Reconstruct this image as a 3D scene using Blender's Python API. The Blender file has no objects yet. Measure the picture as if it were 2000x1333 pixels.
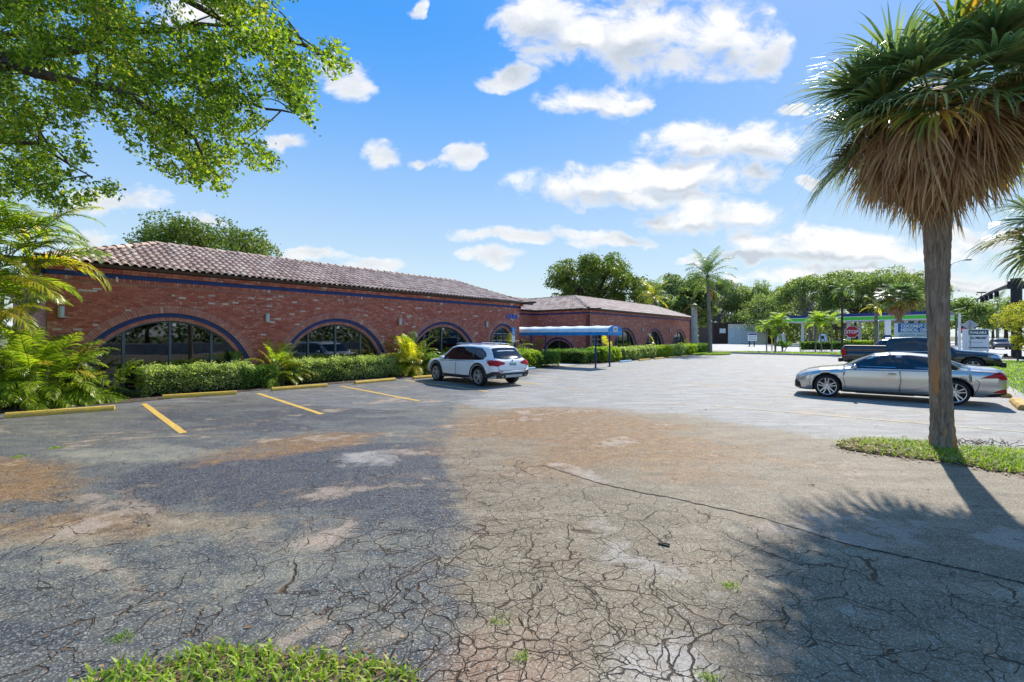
import bpy, bmesh, math, random
import numpy as np
from mathutils import Vector, Matrix
from mathutils.bvhtree import BVHTree

# ------------------------------------------------------------------ camera, sky, sun, exposure
SC = bpy.context.scene
COL = SC.collection
R = math.radians
SUN_AZ = 36.0      # degrees from +Y (view direction) towards +X
SUN_EL = 43.5

cam = bpy.data.cameras.new("camera")
cam.sensor_width = 36.0
cam.lens = 889.0 / 2000.0 * 36.0
cam.shift_y = -9.5 / 2000.0
cam.clip_start = 0.05
cam.clip_end = 5000
cam_o = bpy.data.objects.new("camera", cam)
cam_o.location = (0, 0, 1.8)
cam_o.rotation_euler = (R(90), 0, 0)
COL.objects.link(cam_o)
SC.camera = cam_o

sun = bpy.data.lights.new("sun", 'SUN')
sun.energy = 3.1
sun.angle = R(0.6)
sun.color = (1.0, 0.95, 0.86)
sun_o = bpy.data.objects.new("sun", sun)
sdir = Vector((math.sin(R(SUN_AZ)) * math.cos(R(SUN_EL)), math.cos(R(SUN_AZ)) * math.cos(R(SUN_EL)), math.sin(R(SUN_EL))))
sun_o.rotation_euler = sdir.to_track_quat('Z', 'Y').to_euler()
COL.objects.link(sun_o)

SC.view_settings.view_transform = 'Standard'
SC.view_settings.look = 'None'
SC.view_settings.exposure = 1.05
SC.view_settings.gamma = 1.0
SC.view_settings.use_curve_mapping = False
SC.cycles.max_bounces = 6
SC.cycles.transparent_max_bounces = 16
SC.cycles.sample_clamp_indirect = 6.0


class NT:
    """small helper to write node trees"""
    def __init__(s, nt):
        s.nt = nt
    def n(s, t, **kw):
        x = s.nt.nodes.new(t)
        for k, v in kw.items():
            setattr(x, k, v)
        return x
    def l(s, a, b):
        s.nt.links.new(a, b)
    def put(s, sock, v):
        if hasattr(v, 'is_linked') or isinstance(v, bpy.types.NodeSocket):
            s.l(v, sock)
        else:
            if sock.type == 'RGBA' and len(v) == 3:
                v = (*v, 1)
            sock.default_value = v
    def math(s, op, a, b=None, c=None, clamp=False):
        x = s.n('ShaderNodeMath', operation=op)
        x.use_clamp = clamp
        s.put(x.inputs[0], a)
        if b is not None:
            s.put(x.inputs[1], b)
        if c is not None:
            s.put(x.inputs[2], c)
        return x.outputs[0]
    def vm(s, op, a, b=None):
        x = s.n('ShaderNodeVectorMath', operation=op)
        s.put(x.inputs[0], a)
        if b is not None:
            s.put(x.inputs[1], b)
        return x.outputs[0] if op not in ('LENGTH', 'DISTANCE', 'DOT_PRODUCT') else x.outputs[1]
    def mr(s, v, a, b, c=0.0, d=1.0, smooth=False):
        x = s.n('ShaderNodeMapRange')
        x.clamp = True
        if smooth:
            x.interpolation_type = 'SMOOTHSTEP'
        s.put(x.inputs[0], v)
        for i, q in enumerate((a, b, c, d)):
            x.inputs[i + 1].default_value = q
        return x.outputs[0]
    def mix(s, f, a, b, mode='MIX'):
        x = s.n('ShaderNodeMix', data_type='RGBA', blend_type=mode)
        s.put(x.inputs[0], f)
        s.put(x.inputs[6], a)
        s.put(x.inputs[7], b)
        return x.outputs[2]
    def noise(s, vec, scale, detail=3, rough=.55, dist=0.0):
        x = s.n('ShaderNodeTexNoise')
        if vec is not None:
            s.l(vec, x.inputs['Vector'])
        x.inputs['Scale'].default_value = scale
        x.inputs['Detail'].default_value = detail
        x.inputs['Roughness'].default_value = rough
        x.inputs['Distortion'].default_value = dist
        return x.outputs[0]
    def scale(s, vec, v):
        x = s.n('ShaderNodeMapping')
        s.l(vec, x.inputs[0])
        x.inputs['Scale'].default_value = v
        return x.outputs[0]
    def ramp(s, f, stops, interp='LINEAR'):
        x = s.n('ShaderNodeValToRGB')
        cr = x.color_ramp
        cr.interpolation = interp
        while len(cr.elements) < len(stops):
            cr.elements.new(.5)
        for e, (p, c) in zip(cr.elements, stops):
            e.position = p
            e.color = (*c, 1)
        s.put(x.inputs[0], f)
        return x.outputs[0]


def build_world():
    w = bpy.data.worlds.new("World")
    SC.world = w
    w.use_nodes = True
    w.cycles.sampling_method = 'NONE'
    w.node_tree.nodes.clear()
    t = NT(w.node_tree)
    out = t.n('ShaderNodeOutputWorld')
    bg = t.n('ShaderNodeBackground')
    bg.inputs[1].default_value = 0.15
    t.l(bg.outputs[0], out.inputs[0])
    sky = t.n('ShaderNodeTexSky')
    sky.sky_type = 'NISHITA'
    sky.sun_disc = False
    sky.sun_elevation = R(SUN_EL)
    sky.sun_rotation = R(SUN_AZ)
    sky.air_density = 1.0
    sky.dust_density = 0.15
    sky.ozone_density = 2.0
    hs = t.n('ShaderNodeHueSaturation')
    hs.inputs['Saturation'].default_value = 1.38
    hs.inputs['Value'].default_value = 1.0
    t.l(sky.outputs[0], hs.inputs['Color'])
    tc = t.n('ShaderNodeTexCoord')
    sx = t.n('ShaderNodeSeparateXYZ')
    t.l(tc.outputs['Generated'], sx.inputs[0])
    X, Y, Z = sx.outputs
    # distant clouds: gnomonic coordinates about the view direction for the ones that can be told apart
    Yc = t.math('MAXIMUM', Y, 0.08)
    u = t.math('DIVIDE', X, Yc)
    v = t.math('DIVIDE', Z, Yc)
    front = t.mr(Y, 0.12, 0.3)
    cmb = t.n('ShaderNodeCombineXYZ')
    t.l(u, cmb.inputs[0]); t.l(v, cmb.inputs[1])
    P0 = cmb.outputs[0]
    wn_ = t.n('ShaderNodeTexNoise'); wn_.inputs['Scale'].default_value = 5.5; wn_.inputs['Detail'].default_value = 4; wn_.inputs['Roughness'].default_value = .62
    t.l(P0, wn_.inputs['Vector'])
    P = t.vm('ADD', P0, t.vm('MULTIPLY', t.vm('SUBTRACT', wn_.outputs['Color'], (.5, .5, .5)), (.17, .11, 0)))
    # (x, y, rx, ry, weight) measured as directions
    C = [(1060, 40, 80, 75, 1), (1130, 70, 100, 45, 1), (1250, 60, 120, 85, 1.1), (1400, 70, 110, 70, 1.1), (1500, 110, 50, 40, .9),
         (980, 145, 60, 22, .8), (1165, 190, 85, 32, 1.1), (1240, 200, 45, 18, .6), (1350, 275, 90, 40, .75), (1470, 285, 90, 42, .85),
         (1545, 218, 34, 14, .5), (1180, 358, 150, 36, 1.15), (1330, 340, 140, 34, 1.1), (1250, 385, 150, 28, 1.0),
         (1470, 350, 55, 24, .7), (1400, 425, 170, 30, 1.0), (1290, 432, 90, 22, .8), (690, 155, 48, 40, .8), (640, 135, 40, 30, .7), (560, 268, 55, 16, .8),
         (740, 300, 45, 24, .9), (900, 310, 38, 22, 1.0), (820, 12, 18, 20, .6), (825, 310, 30, 12, .5), (230, 392, 80, 26, .9), (160, 470, 60, 22, .9),
         (1020, 462, 130, 18, .8), (1200, 478, 80, 14, .7), (960, 505, 60, 16, .7), (1600, 480, 200, 30, .7), (1720, 500, 250, 24, .7),
         (1930, 470, 90, 22, .7), (1650, 540, 260, 16, .45), (390, 15, 90, 30, .9), (600, 500, 80, 12, .5), (730, 515, 90, 12, .45), (400, 425, 60, 12, .5),
         (1450, 505, 120, 14, .5), (1850, 560, 140, 16, .4), (1590, 360, 30, 14, .5), (1300, -60, 260, 60, .8), (700, -120, 160, 60, .5), (2200, 350, 160, 50, .8), (-150, 300, 140, 50, .8)]
    def field(P, lst):
        F = None
        for (x, y, a, b, wgt) in lst:
            mp = t.n('ShaderNodeMapping', vector_type='TEXTURE')
            t.l(P, mp.inputs[0])
            mp.inputs['Location'].default_value = ((x - 1000) / 889, (657 - y) / 889, 0)
            k = 1.05 + .35 * wgt
            mp.inputs['Scale'].default_value = (a * k / 889, b * k / 889, 1)
            g_ = t.n('ShaderNodeTexGradient', gradient_type='SPHERICAL')
            t.l(mp.outputs[0], g_.inputs[0])
            F = g_.outputs[1] if F is None else t.math('MAXIMUM', F, g_.outputs[1])
        return F
    n1 = t.noise(t.scale(P0, (1, 1.5, 1)), 9.0, 7, .64, .35)
    Fr = field(P, C)
    F0 = t.math('ADD', Fr, t.math('MULTIPLY_ADD', n1, 2.5, -1.33))
    big = [c for c in C if c[2] * c[3] > 2400]
    F1 = field(t.vm('ADD', P, (0.008, 0.035, 0)), big)
    Fb = field(P, big)
    a_front = t.mr(F0, -.10, .62, smooth=True)
    a_front = t.math('MULTIPLY', a_front, t.mr(Fr, 0.02, .16))
    a_front = t.math('MULTIPLY', a_front, front)
    # generic fair-weather cumulus for the rest of the sky
    Zc = t.math('MAXIMUM', Z, 0.06)
    c2 = t.n('ShaderNodeCombineXYZ')
    t.l(t.math('DIVIDE', X, Zc), c2.inputs[0]); t.l(t.math('DIVIDE', Y, Zc), c2.inputs[1])
    g = t.noise(c2.outputs[0], 1.1, 4, .6)
    a_back = t.math('MULTIPLY', t.mr(g, .54, .68, smooth=True), t.math('SUBTRACT', 1.0, front))
    a_back = t.math('MULTIPLY', a_back, t.mr(Z, 0.0, .1))
    alpha = t.math('MAXIMUM', a_front, a_back)
    under = t.mr(t.math('SUBTRACT', F1, Fb), -.16, .22)
    under = t.math('MULTIPLY', under, t.mr(F0, .05, .7))
    under = t.math('ADD', under, t.math('MULTIPLY_ADD', n1, -1.9, 1.08), clamp=True)
    ccol = t.mix(under, (3.5, 3.5, 3.5), (1.95, 2.12, 2.34))
    # tame the aureole so that the blue holds up to the sun's side
    sc_ = t.n('ShaderNodeSeparateColor'); t.l(hs.outputs[0], sc_.inputs[0])
    fac = t.math('POWER', t.math('DIVIDE', 2.95, t.math('MAXIMUM', sc_.outputs[2], .5)), .85)
    tam = t.vm('SCALE', hs.outputs[0]); tam.node.inputs['Scale'].default_value = 1; t.l(fac, tam.node.inputs['Scale'])
    el = t.math('ABSOLUTE', Z)
    veil = t.mr(el, 0.0, 0.56, 0.95, 0.0)
    veil = t.math('POWER', veil, 1.35)
    base = t.mix(veil, tam, (2.40, 2.78, 3.0))
    col = t.mix(t.math('MULTIPLY', alpha, .93), base, ccol)
    t.l(col, bg.inputs[0])

build_world()

# ------------------------------------------------------------------ shared frame of the site
AX = (math.sin(R(40)), math.cos(R(40)))      # along the facade
AN = (-math.cos(R(40)), math.sin(R(40)))     # away from the lot, into the building
ROTZ = R(50)
def SN(s, n, z=0.0):
    return (s * AX[0] + n * AN[0], s * AX[1] + n * AN[1], z)
def GP(x, y):
    Yd = 1600.2 / (y - 657.0)
    return ((x - 1000) / 889.0 * Yd, Yd)

# ------------------------------------------------------------------ mesh helpers
class MB:
    def __init__(s):
        s.V = []; s.F = []; s.M = []; s.mats = []; s.nv = 0
    def mi(s, m):
        if m not in s.mats:
            s.mats.append(m)
        return s.mats.index(m)
    def add(s, v, f, m):
        v = np.asarray(v, float).reshape(-1, 3)
        i = s.mi(m); b = s.nv
        s.V.append(v); s.nv += len(v)
        s.F.extend([tuple(int(k) + b for k in q) for q in f])
        s.M.extend([i] * len(f))
    def box(s, c, d, m, rz=0.0, ry=0.0, rx=0.0):
        x, y, z = d[0] / 2, d[1] / 2, d[2] / 2
        v = np.array([(-x, -y, -z), (x, -y, -z), (x, y, -z), (-x, y, -z), (-x, -y, z), (x, -y, z), (x, y, z), (-x, y, z)], float)
        if rz or ry or rx:
            from mathutils import Euler
            Mx = np.array(Euler((rx, ry, rz)).to_matrix())
            v = v @ Mx.T
        s.add(v + np.array(c), [(0, 3, 2, 1), (4, 5, 6, 7), (0, 1, 5, 4), (1, 2, 6, 5), (2, 3, 7, 6), (3, 0, 4, 7)], m)
    def bx(s, a, b, m):
        s.box([(a[i] + b[i]) / 2 for i in range(3)], [b[i] - a[i] for i in range(3)], m)
    def tube(s, pts, rad, m, k=8, cap=True):
        pts = [Vector(p) for p in pts]
        n = len(pts)
        if not hasattr(rad, '__len__'):
            rad = [rad] * n
        v = []; f = []
        up = Vector((0, 0, 1))
        pa = None
        for i, p in enumerate(pts):
            t = (pts[min(i + 1, n - 1)] - pts[max(i - 1, 0)])
            if t.length < 1e-9: t = Vector((0, 0, 1))
            t.normalize()
            if pa is None:
                a = t.cross(up)
                if a.length < 1e-3: a = t.cross(Vector((1, 0, 0)))
            else:
                a = pa - t * pa.dot(t)
            a.normalize(); pa = a
            b = t.cross(a)
            for j in range(k):
                an = 2 * math.pi * j / k
                v.append(p + (a * math.cos(an) + b * math.sin(an)) * rad[i])
        for i in range(n - 1):
            for j in range(k):
                j2 = (j + 1) % k
                f.append((i * k + j, i * k + j2, (i + 1) * k + j2, (i + 1) * k + j))
        if cap:
            f.append(tuple(reversed(range(k)))); f.append(tuple((n - 1) * k + j for j in range(k)))
        s.add(v, f, m)
    def prism(s, poly, a, b, m, axis='y'):
        """poly: 2d outline; extruded between a and b along axis"""
        n = len(poly)
        def P(p, q):
            return {'y': (p[0], q, p[1]), 'x': (q, p[0], p[1]), 'z': (p[0], p[1], q)}[axis]
        v = [P(p, a) for p in poly] + [P(p, b) for p in poly]
        f = [tuple(range(n)), tuple(reversed(range(n, 2 * n)))]
        for i in range(n):
            j = (i + 1) % n
            f.append((i, i + n, j + n, j))
        s.add(v, f, m)
    def lathe(s, prof, m, k=24, axis='y', c=(0, 0, 0)):
        """prof: (r, h) pairs revolved round axis"""
        v = []; f = []
        for (r, h) in prof:
            for j in range(k):
                an = 2 * math.pi * j / k
                a, b = r * math.cos(an), r * math.sin(an)
                v.append({'y': (a, h, b), 'z': (a, b, h), 'x': (h, a, b)}[axis])
        v = np.array(v) + np.array(c)
        for i in range(len(prof) - 1):
            for j in range(k):
                j2 = (j + 1) % k
                f.append((i * k + j, i * k + j2, (i + 1) * k + j2, (i + 1) * k + j))
        s.add(v, f, m)
    def mesh(s, name, smooth=False):
        me = bpy.data.meshes.new(name)
        V = np.concatenate(s.V) if s.V else np.zeros((0, 3))
        me.from_pydata(V.tolist(), [], s.F)
        for m in s.mats:
            me.materials.append(m)
        me.polygons.foreach_set('material_index', s.M)
        if smooth:
            me.polygons.foreach_set('use_smooth', [True] * len(s.F))
        me.update()
        return me
    def build(s, name, parent=None, smooth=False, loc=(0, 0, 0), rot=(0, 0, 0)):
        return obj(name, s.mesh(name, smooth), parent, loc, rot)

def obj(name, data, parent=None, loc=(0, 0, 0), rot=(0, 0, 0)):
    o = bpy.data.objects.new(name, data)
    COL.objects.link(o)
    o.location = loc
    o.rotation_euler = rot
    if parent is not None:
        o.parent = parent
    return o

def tag(o, label=None, cat=None, group=None, kind=None):
    if label: o['label'] = label
    if cat: o['category'] = cat
    if group: o['group'] = group
    if kind: o['kind'] = kind
    return o

def thing(name, label, cat, loc=(0, 0, 0), rz=0.0, group=None):
    return tag(obj(name, None, None, loc, (0, 0, rz)), label, cat, group)

def copy_tree(o, parent=None):
    c = o.copy(); COL.objects.link(c)
    if parent is not None: c.parent = parent
    for ch in o.children:
        copy_tree(ch, c)
    return c

def quads_mesh(name, V, n_per, mats, F=None, midx=None, smooth=False):
    """V (N*n_per,3) -> N faces of n_per vertices, fast"""
    me = bpy.data.meshes.new(name)
    nv = len(V)
    me.vertices.add(nv)
    me.vertices.foreach_set('co', np.asarray(V, np.float32).ravel())
    if F is None:
        F = np.arange(nv, dtype=np.int32).reshape(-1, n_per)
    nf = len(F)
    me.loops.add(nf * F.shape[1])
    me.loops.foreach_set('vertex_index', F.astype(np.int32).ravel())
    me.polygons.add(nf)
    me.polygons.foreach_set('loop_start', np.arange(0, nf * F.shape[1], F.shape[1], dtype=np.int32))
    me.polygons.foreach_set('loop_total', np.full(nf, F.shape[1], np.int32))
    for m in mats: me.materials.append(m)
    if midx is not None:
        me.polygons.foreach_set('material_index', np.asarray(midx, np.int32))
    if smooth:
        me.polygons.foreach_set('use_smooth', np.ones(nf, bool))
    me.update(calc_edges=True)
    me.validate()
    return me

# ------------------------------------------------------------------ materials
MATS = {}
def mat(name, col=(.5, .5, .5), rough=.6, metal=0.0, var=.12, vscale=3.0, bump=0.0, bscale=40.0, spec=.5, coat=0.0, col2=None, emit=0.0):
    if name in MATS: return MATS[name]
    m = bpy.data.materials.new(name); m.use_nodes = True
    m.node_tree.nodes.clear()
    t = NT(m.node_tree)
    out = t.n('ShaderNodeOutputMaterial'); p = t.n('ShaderNodeBsdfPrincipled')
    t.l(p.outputs[0], out.inputs[0])
    tc = t.n('ShaderNodeTexCoord')
    n = t.noise(tc.outputs['Object'], vscale, 4, .6)
    c2 = col2 if col2 else tuple(max(0, c * (1 - var * 1.6)) for c in col)
    c1 = col if col2 else tuple(min(1, c * (1 + var * .6)) for c in col)
    t.l(t.mix(t.mr(n, .3, .7), c1, c2), p.inputs['Base Color'])
    p.inputs['Roughness'].default_value = rough
    p.inputs['Metallic'].default_value = metal
    p.inputs['Specular IOR Level'].default_value = spec
    p.inputs['Coat Weight'].default_value = coat
    p.inputs['Coat Roughness'].default_value = .04
    if emit:
        p.inputs['Emission Color'].default_value = (*col, 1); p.inputs['Emission Strength'].default_value = emit
    if bump:
        b = t.n('ShaderNodeBump'); b.inputs['Strength'].default_value = bump; b.inputs['Distance'].default_value = .02
        t.l(t.noise(tc.outputs['Object'], bscale, 5, .6), b.inputs['Height'])
        t.l(b.outputs[0], p.inputs['Normal'])
    MATS[name] = m
    return m

def leaf_mat(name, cols, trans=.45, rough=.45, tcol=1.5, vscale=.5, spec=.4):
    """foliage: colour varies leaf by leaf and in patches, light shines through"""
    if name in MATS: return MATS[name]
    m = bpy.data.materials.new(name); m.use_nodes = True
    m.node_tree.nodes.clear()
    t = NT(m.node_tree)
    out = t.n('ShaderNodeOutputMaterial'); p = t.n('ShaderNodeBsdfPrincipled')
    g = t.n('ShaderNodeNewGeometry'); tc = t.n('ShaderNodeTexCoord')
    n = t.noise(tc.outputs['Object'], vscale, 2, .5)
    f = t.math('ADD', t.math('MULTIPLY', g.outputs['Random Per Island'], .72), t.math('MULTIPLY_ADD', n, .9, -.31))
    k = len(cols) - 1
    c = t.ramp(f, [(i / k, q) for i, q in enumerate(cols)])
    t.l(c, p.inputs['Base Color'])
    p.inputs['Roughness'].default_value = rough
    p.inputs['Specular IOR Level'].default_value = spec
    tr = t.n('ShaderNodeBsdfTranslucent')
    t.l(t.mix(1.0, c, (tcol, tcol * 1.08, tcol * .5), 'MULTIPLY'), tr.inputs[0])
    mx = t.n('ShaderNodeMixShader'); mx.inputs[0].default_value = trans
    t.l(p.outputs[0], mx.inputs[1]); t.l(tr.outputs[0], mx.inputs[2])
    t.l(mx.outputs[0], out.inputs[0])
    MATS[name] = m
    return m

def glass_mat(name, tint=(.25, .28, .27), refl=(.9, .95, 1), rough=.02, base=.10, wav=0.0):
    if name in MATS: return MATS[name]
    m = bpy.data.materials.new(name); m.use_nodes = True
    m.node_tree.nodes.clear()
    t = NT(m.node_tree)
    out = t.n('ShaderNodeOutputMaterial')
    gl = t.n('ShaderNodeBsdfGlossy'); gl.inputs['Color'].default_value = (*refl, 1); gl.inputs['Roughness'].default_value = rough
    tr = t.n('ShaderNodeBsdfTransparent'); tr.inputs[0].default_value = (*tint, 1)
    lw = t.n('ShaderNodeLayerWeight'); lw.inputs[0].default_value = .25
    tc = t.n('ShaderNodeTexCoord')
    n = t.noise(tc.outputs['Object'], .9, 2)
    f = t.math('MULTIPLY_ADD', lw.outputs['Fresnel'], .9, base, clamp=True)
    f = t.math('MULTIPLY', f, t.mr(n, .2, .8, .92, 1.0))
    if wav:
        b = t.n('ShaderNodeBump'); b.inputs['Strength'].default_value = wav; b.inputs['Distance'].default_value = .05
        t.l(t.noise(tc.outputs['Object'], 1.3, 1), b.inputs['Height']); t.l(b.outputs[0], gl.inputs['Normal'])
    mx = t.n('ShaderNodeMixShader')
    t.l(f, mx.inputs[0]); t.l(tr.outputs[0], mx.inputs[1]); t.l(gl.outputs[0], mx.inputs[2])
    t.l(mx.outputs[0], out.inputs[0])
    MATS[name] = m
    return m

def brick_color(t, rnd, obco, mortar=False):
    c = t.ramp(rnd, [(0, (.38, .092, .060)), (.3, (.47, .120, .078)), (.62, (.54, .150, .096)), (.86, (.57, .20, .13)), (.965, (.55, .20, .13)), (.972, (.66, .50, .43)), (1, (.70, .57, .50))])
    # old whitewash left in flecks
    n1 = t.noise(t.scale(obco, (6, 6, 16)), 1.0, 5, .7, .4)
    n2 = t.noise(obco, .8, 2, .5)
    fl = t.mr(t.math('MULTIPLY_ADD', n2, .22, n1), .70, .76)
    c = t.mix(t.math('MULTIPLY', fl, .8), c, (.70, .58, .50))
    n3 = t.noise(obco, 1.7, 4, .6)
    return t.mix(t.mr(n3, .35, .75, 0, .22), c, (.30, .075, .05))

def brick_mat(name, mode):
    m = bpy.data.materials.new(name); m.use_nodes = True
    m.node_tree.nodes.clear()
    t = NT(m.node_tree)
    out = t.n('ShaderNodeOutputMaterial'); p = t.n('ShaderNodeBsdfPrincipled')
    t.l(p.outputs[0], out.inputs[0])
    g = t.n('ShaderNodeNewGeometry'); tc = t.n('ShaderNodeTexCoord'); oi = t.n('ShaderNodeObjectInfo')
    pos = t.n('ShaderNodeVectorRotate', rotation_type='Z_AXIS')
    t.l(g.outputs['Position'], pos.inputs['Vector']); pos.inputs['Angle'].default_value = -ROTZ
    P = pos.outputs[0]
    p.inputs['Roughness'].default_value = .82
    bmp = t.n('ShaderNodeBump'); bmp.inputs['Strength'].default_value = .6; bmp.inputs['Distance'].default_value = .01
    h = t.noise(P, 45, 4, .7)
    if mode == 'island':
        c = brick_color(t, g.outputs['Random Per Island'], P)
    elif mode == 'object':
        c = brick_color(t, oi.outputs['Random'], P)
    else:
        sp = t.n('ShaderNodeSeparateXYZ'); t.l(P, sp.inputs[0])
        cb = t.n('ShaderNodeCombineXYZ')
        t.l(sp.outputs[0] if mode == 'tex_s' else sp.outputs[1], cb.inputs[0]); t.l(sp.outputs[2], cb.inputs[1])
        bt = t.n('ShaderNodeTexBrick')
        t.l(cb.outputs[0], bt.inputs['Vector'])
        bt.inputs['Scale'].default_value = 1.0
        bt.inputs['Brick Width'].default_value = .2134; bt.inputs['Row Height'].default_value = .0677
        bt.inputs['Mortar Size'].default_value = .006
        bt.inputs['Color1'].default_value = (0, 0, 0, 1); bt.inputs['Color2'].default_value = (1, 1, 1, 1); bt.inputs['Mortar'].default_value = (.5, .5, .5, 1)
        bw = t.n('ShaderNodeSeparateColor'); t.l(bt.outputs[0], bw.inputs[0])
        c = brick_color(t, bw.outputs[0], P)
        c = t.mix(bt.outputs['Fac'], c, (.42, .22, .17))
        h = t.math('SUBTRACT', t.math('MULTIPLY', h, .4), bt.outputs['Fac'])
    t.l(c, p.inputs['Base Color'])
    t.l(h, bmp.inputs['Height']); t.l(bmp.outputs[0], p.inputs['Normal'])
    return m

M_BRICK_I = brick_mat('brick_each', 'island')
M_BRICK_O = brick_mat('brick_single', 'object')
M_BRICK_S = brick_mat('brick_wall_far', 'tex_s')
M_BRICK_N = brick_mat('brick_wall_return', 'tex_n')
M_ARCHB_O = brick_mat('arch_brick_single', 'object'); M_ARCHB_I = brick_mat('arch_brick_each', 'island')
for _m in (M_ARCHB_O, M_ARCHB_I):
    for _n in _m.node_tree.nodes:
        if _n.type == 'VALTORGB':
            for _e, _c in zip(_n.color_ramp.elements, ((.40, .125, .09), (.45, .15, .11), (.48, .17, .125), (.51, .20, .15), (.50, .20, .15), (.62, .38, .30), (.66, .46, .38))): _e.color = (*_c, 1)
M_MORTAR_A = mat('arch_mortar', (.62, .44, .36), .95, var=.15)
M_MORTAR = mat('mortar', (.42, .20, .145), .95, var=.2, vscale=5)
M_BLUE = mat('navy_paint', (.008, .035, .17), .55, var=.25, vscale=4, bump=.2)
M_GUTTER = mat('bronze_gutter', (.070, .040, .028), .45, var=.2)
M_FRAME = mat('grey_aluminium', (.12, .15, .18), .4, metal=.5)
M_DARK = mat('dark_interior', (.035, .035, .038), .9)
M_YELLOW = mat('yellow_kerb_paint', (.80, .49, .03), .7, vscale=9, bump=.6, bscale=30, col2=(.50, .33, .09))
M_YLINE = mat('yellow_line_paint', (.76, .45, .04), .75, vscale=14, bump=.5, bscale=60, col2=(.42, .29, .10))
M_PALELINE = mat('faded_line_paint', (.52, .45, .30), .8, var=.3, vscale=4)
M_PALEBLUE = mat('pale_blue_paint', (.30, .52, .66), .7, var=.15, vscale=4, bump=.3)
M_METAL = mat('galvanised_steel', (.42, .43, .43), .45, metal=.6)
M_WHITE = mat('white_paint', (.78, .78, .76), .5, var=.08)
M_BLACK = mat('black_plastic', (.012, .012, .013), .55)
M_RUBBER = mat('tyre_rubber', (.018, .018, .019), .85, bump=.2)
M_BARK = mat('bark', (.10, .075, .055), .95, var=.5, vscale=6, bump=.8, bscale=25)
M_BARK_GREY = mat('grey_bark', (.26, .23, .20), .95, var=.3, vscale=5, bump=.6, bscale=18)
M_GLASSW = glass_mat('office_glass', tint=(.30, .31, .30), base=.10, wav=.02)
M_CARGLASS = mat('dark_car_glass', (.006, .008, .011), .05, spec=.8, var=.0)
M_BLIND = mat('vertical_blind', (.36, .34, .29), .8)
# ------------------------------------------------------------------ ground
rng = np.random.default_rng(7)

def inside(poly, X, Y):
    r = np.zeros(X.shape, bool); n = len(poly); j = n - 1
    for i in range(n):
        xi, yi = poly[i]; xj, yj = poly[j]
        c = ((yi > Y) != (yj > Y)) & (X < (xj - xi) * (Y - yi) / (yj - yi + 1e-12) + xi)
        r ^= c; j = i
    return r
def sdist(poly, X, Y):
    d = np.full(X.shape, 1e9); n = len(poly)
    for i in range(n):
        x0, y0 = poly[i]; x1, y1 = poly[(i + 1) % n]
        dx, dy = x1 - x0, y1 - y0
        t = np.clip(((X - x0) * dx + (Y - y0) * dy) / (dx * dx + dy * dy + 1e-12), 0, 1)
        d = np.minimum(d, np.hypot(X - x0 - t * dx, Y - y0 - t * dy))
    return np.where(inside(poly, X, Y), d, -d)
def zone(pts, X, Y, soft, px=True):
    poly = [GP(*p) for p in pts] if px else pts
    return np.clip(sdist(poly, X, Y) / soft + .5, 0, 1)

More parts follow.
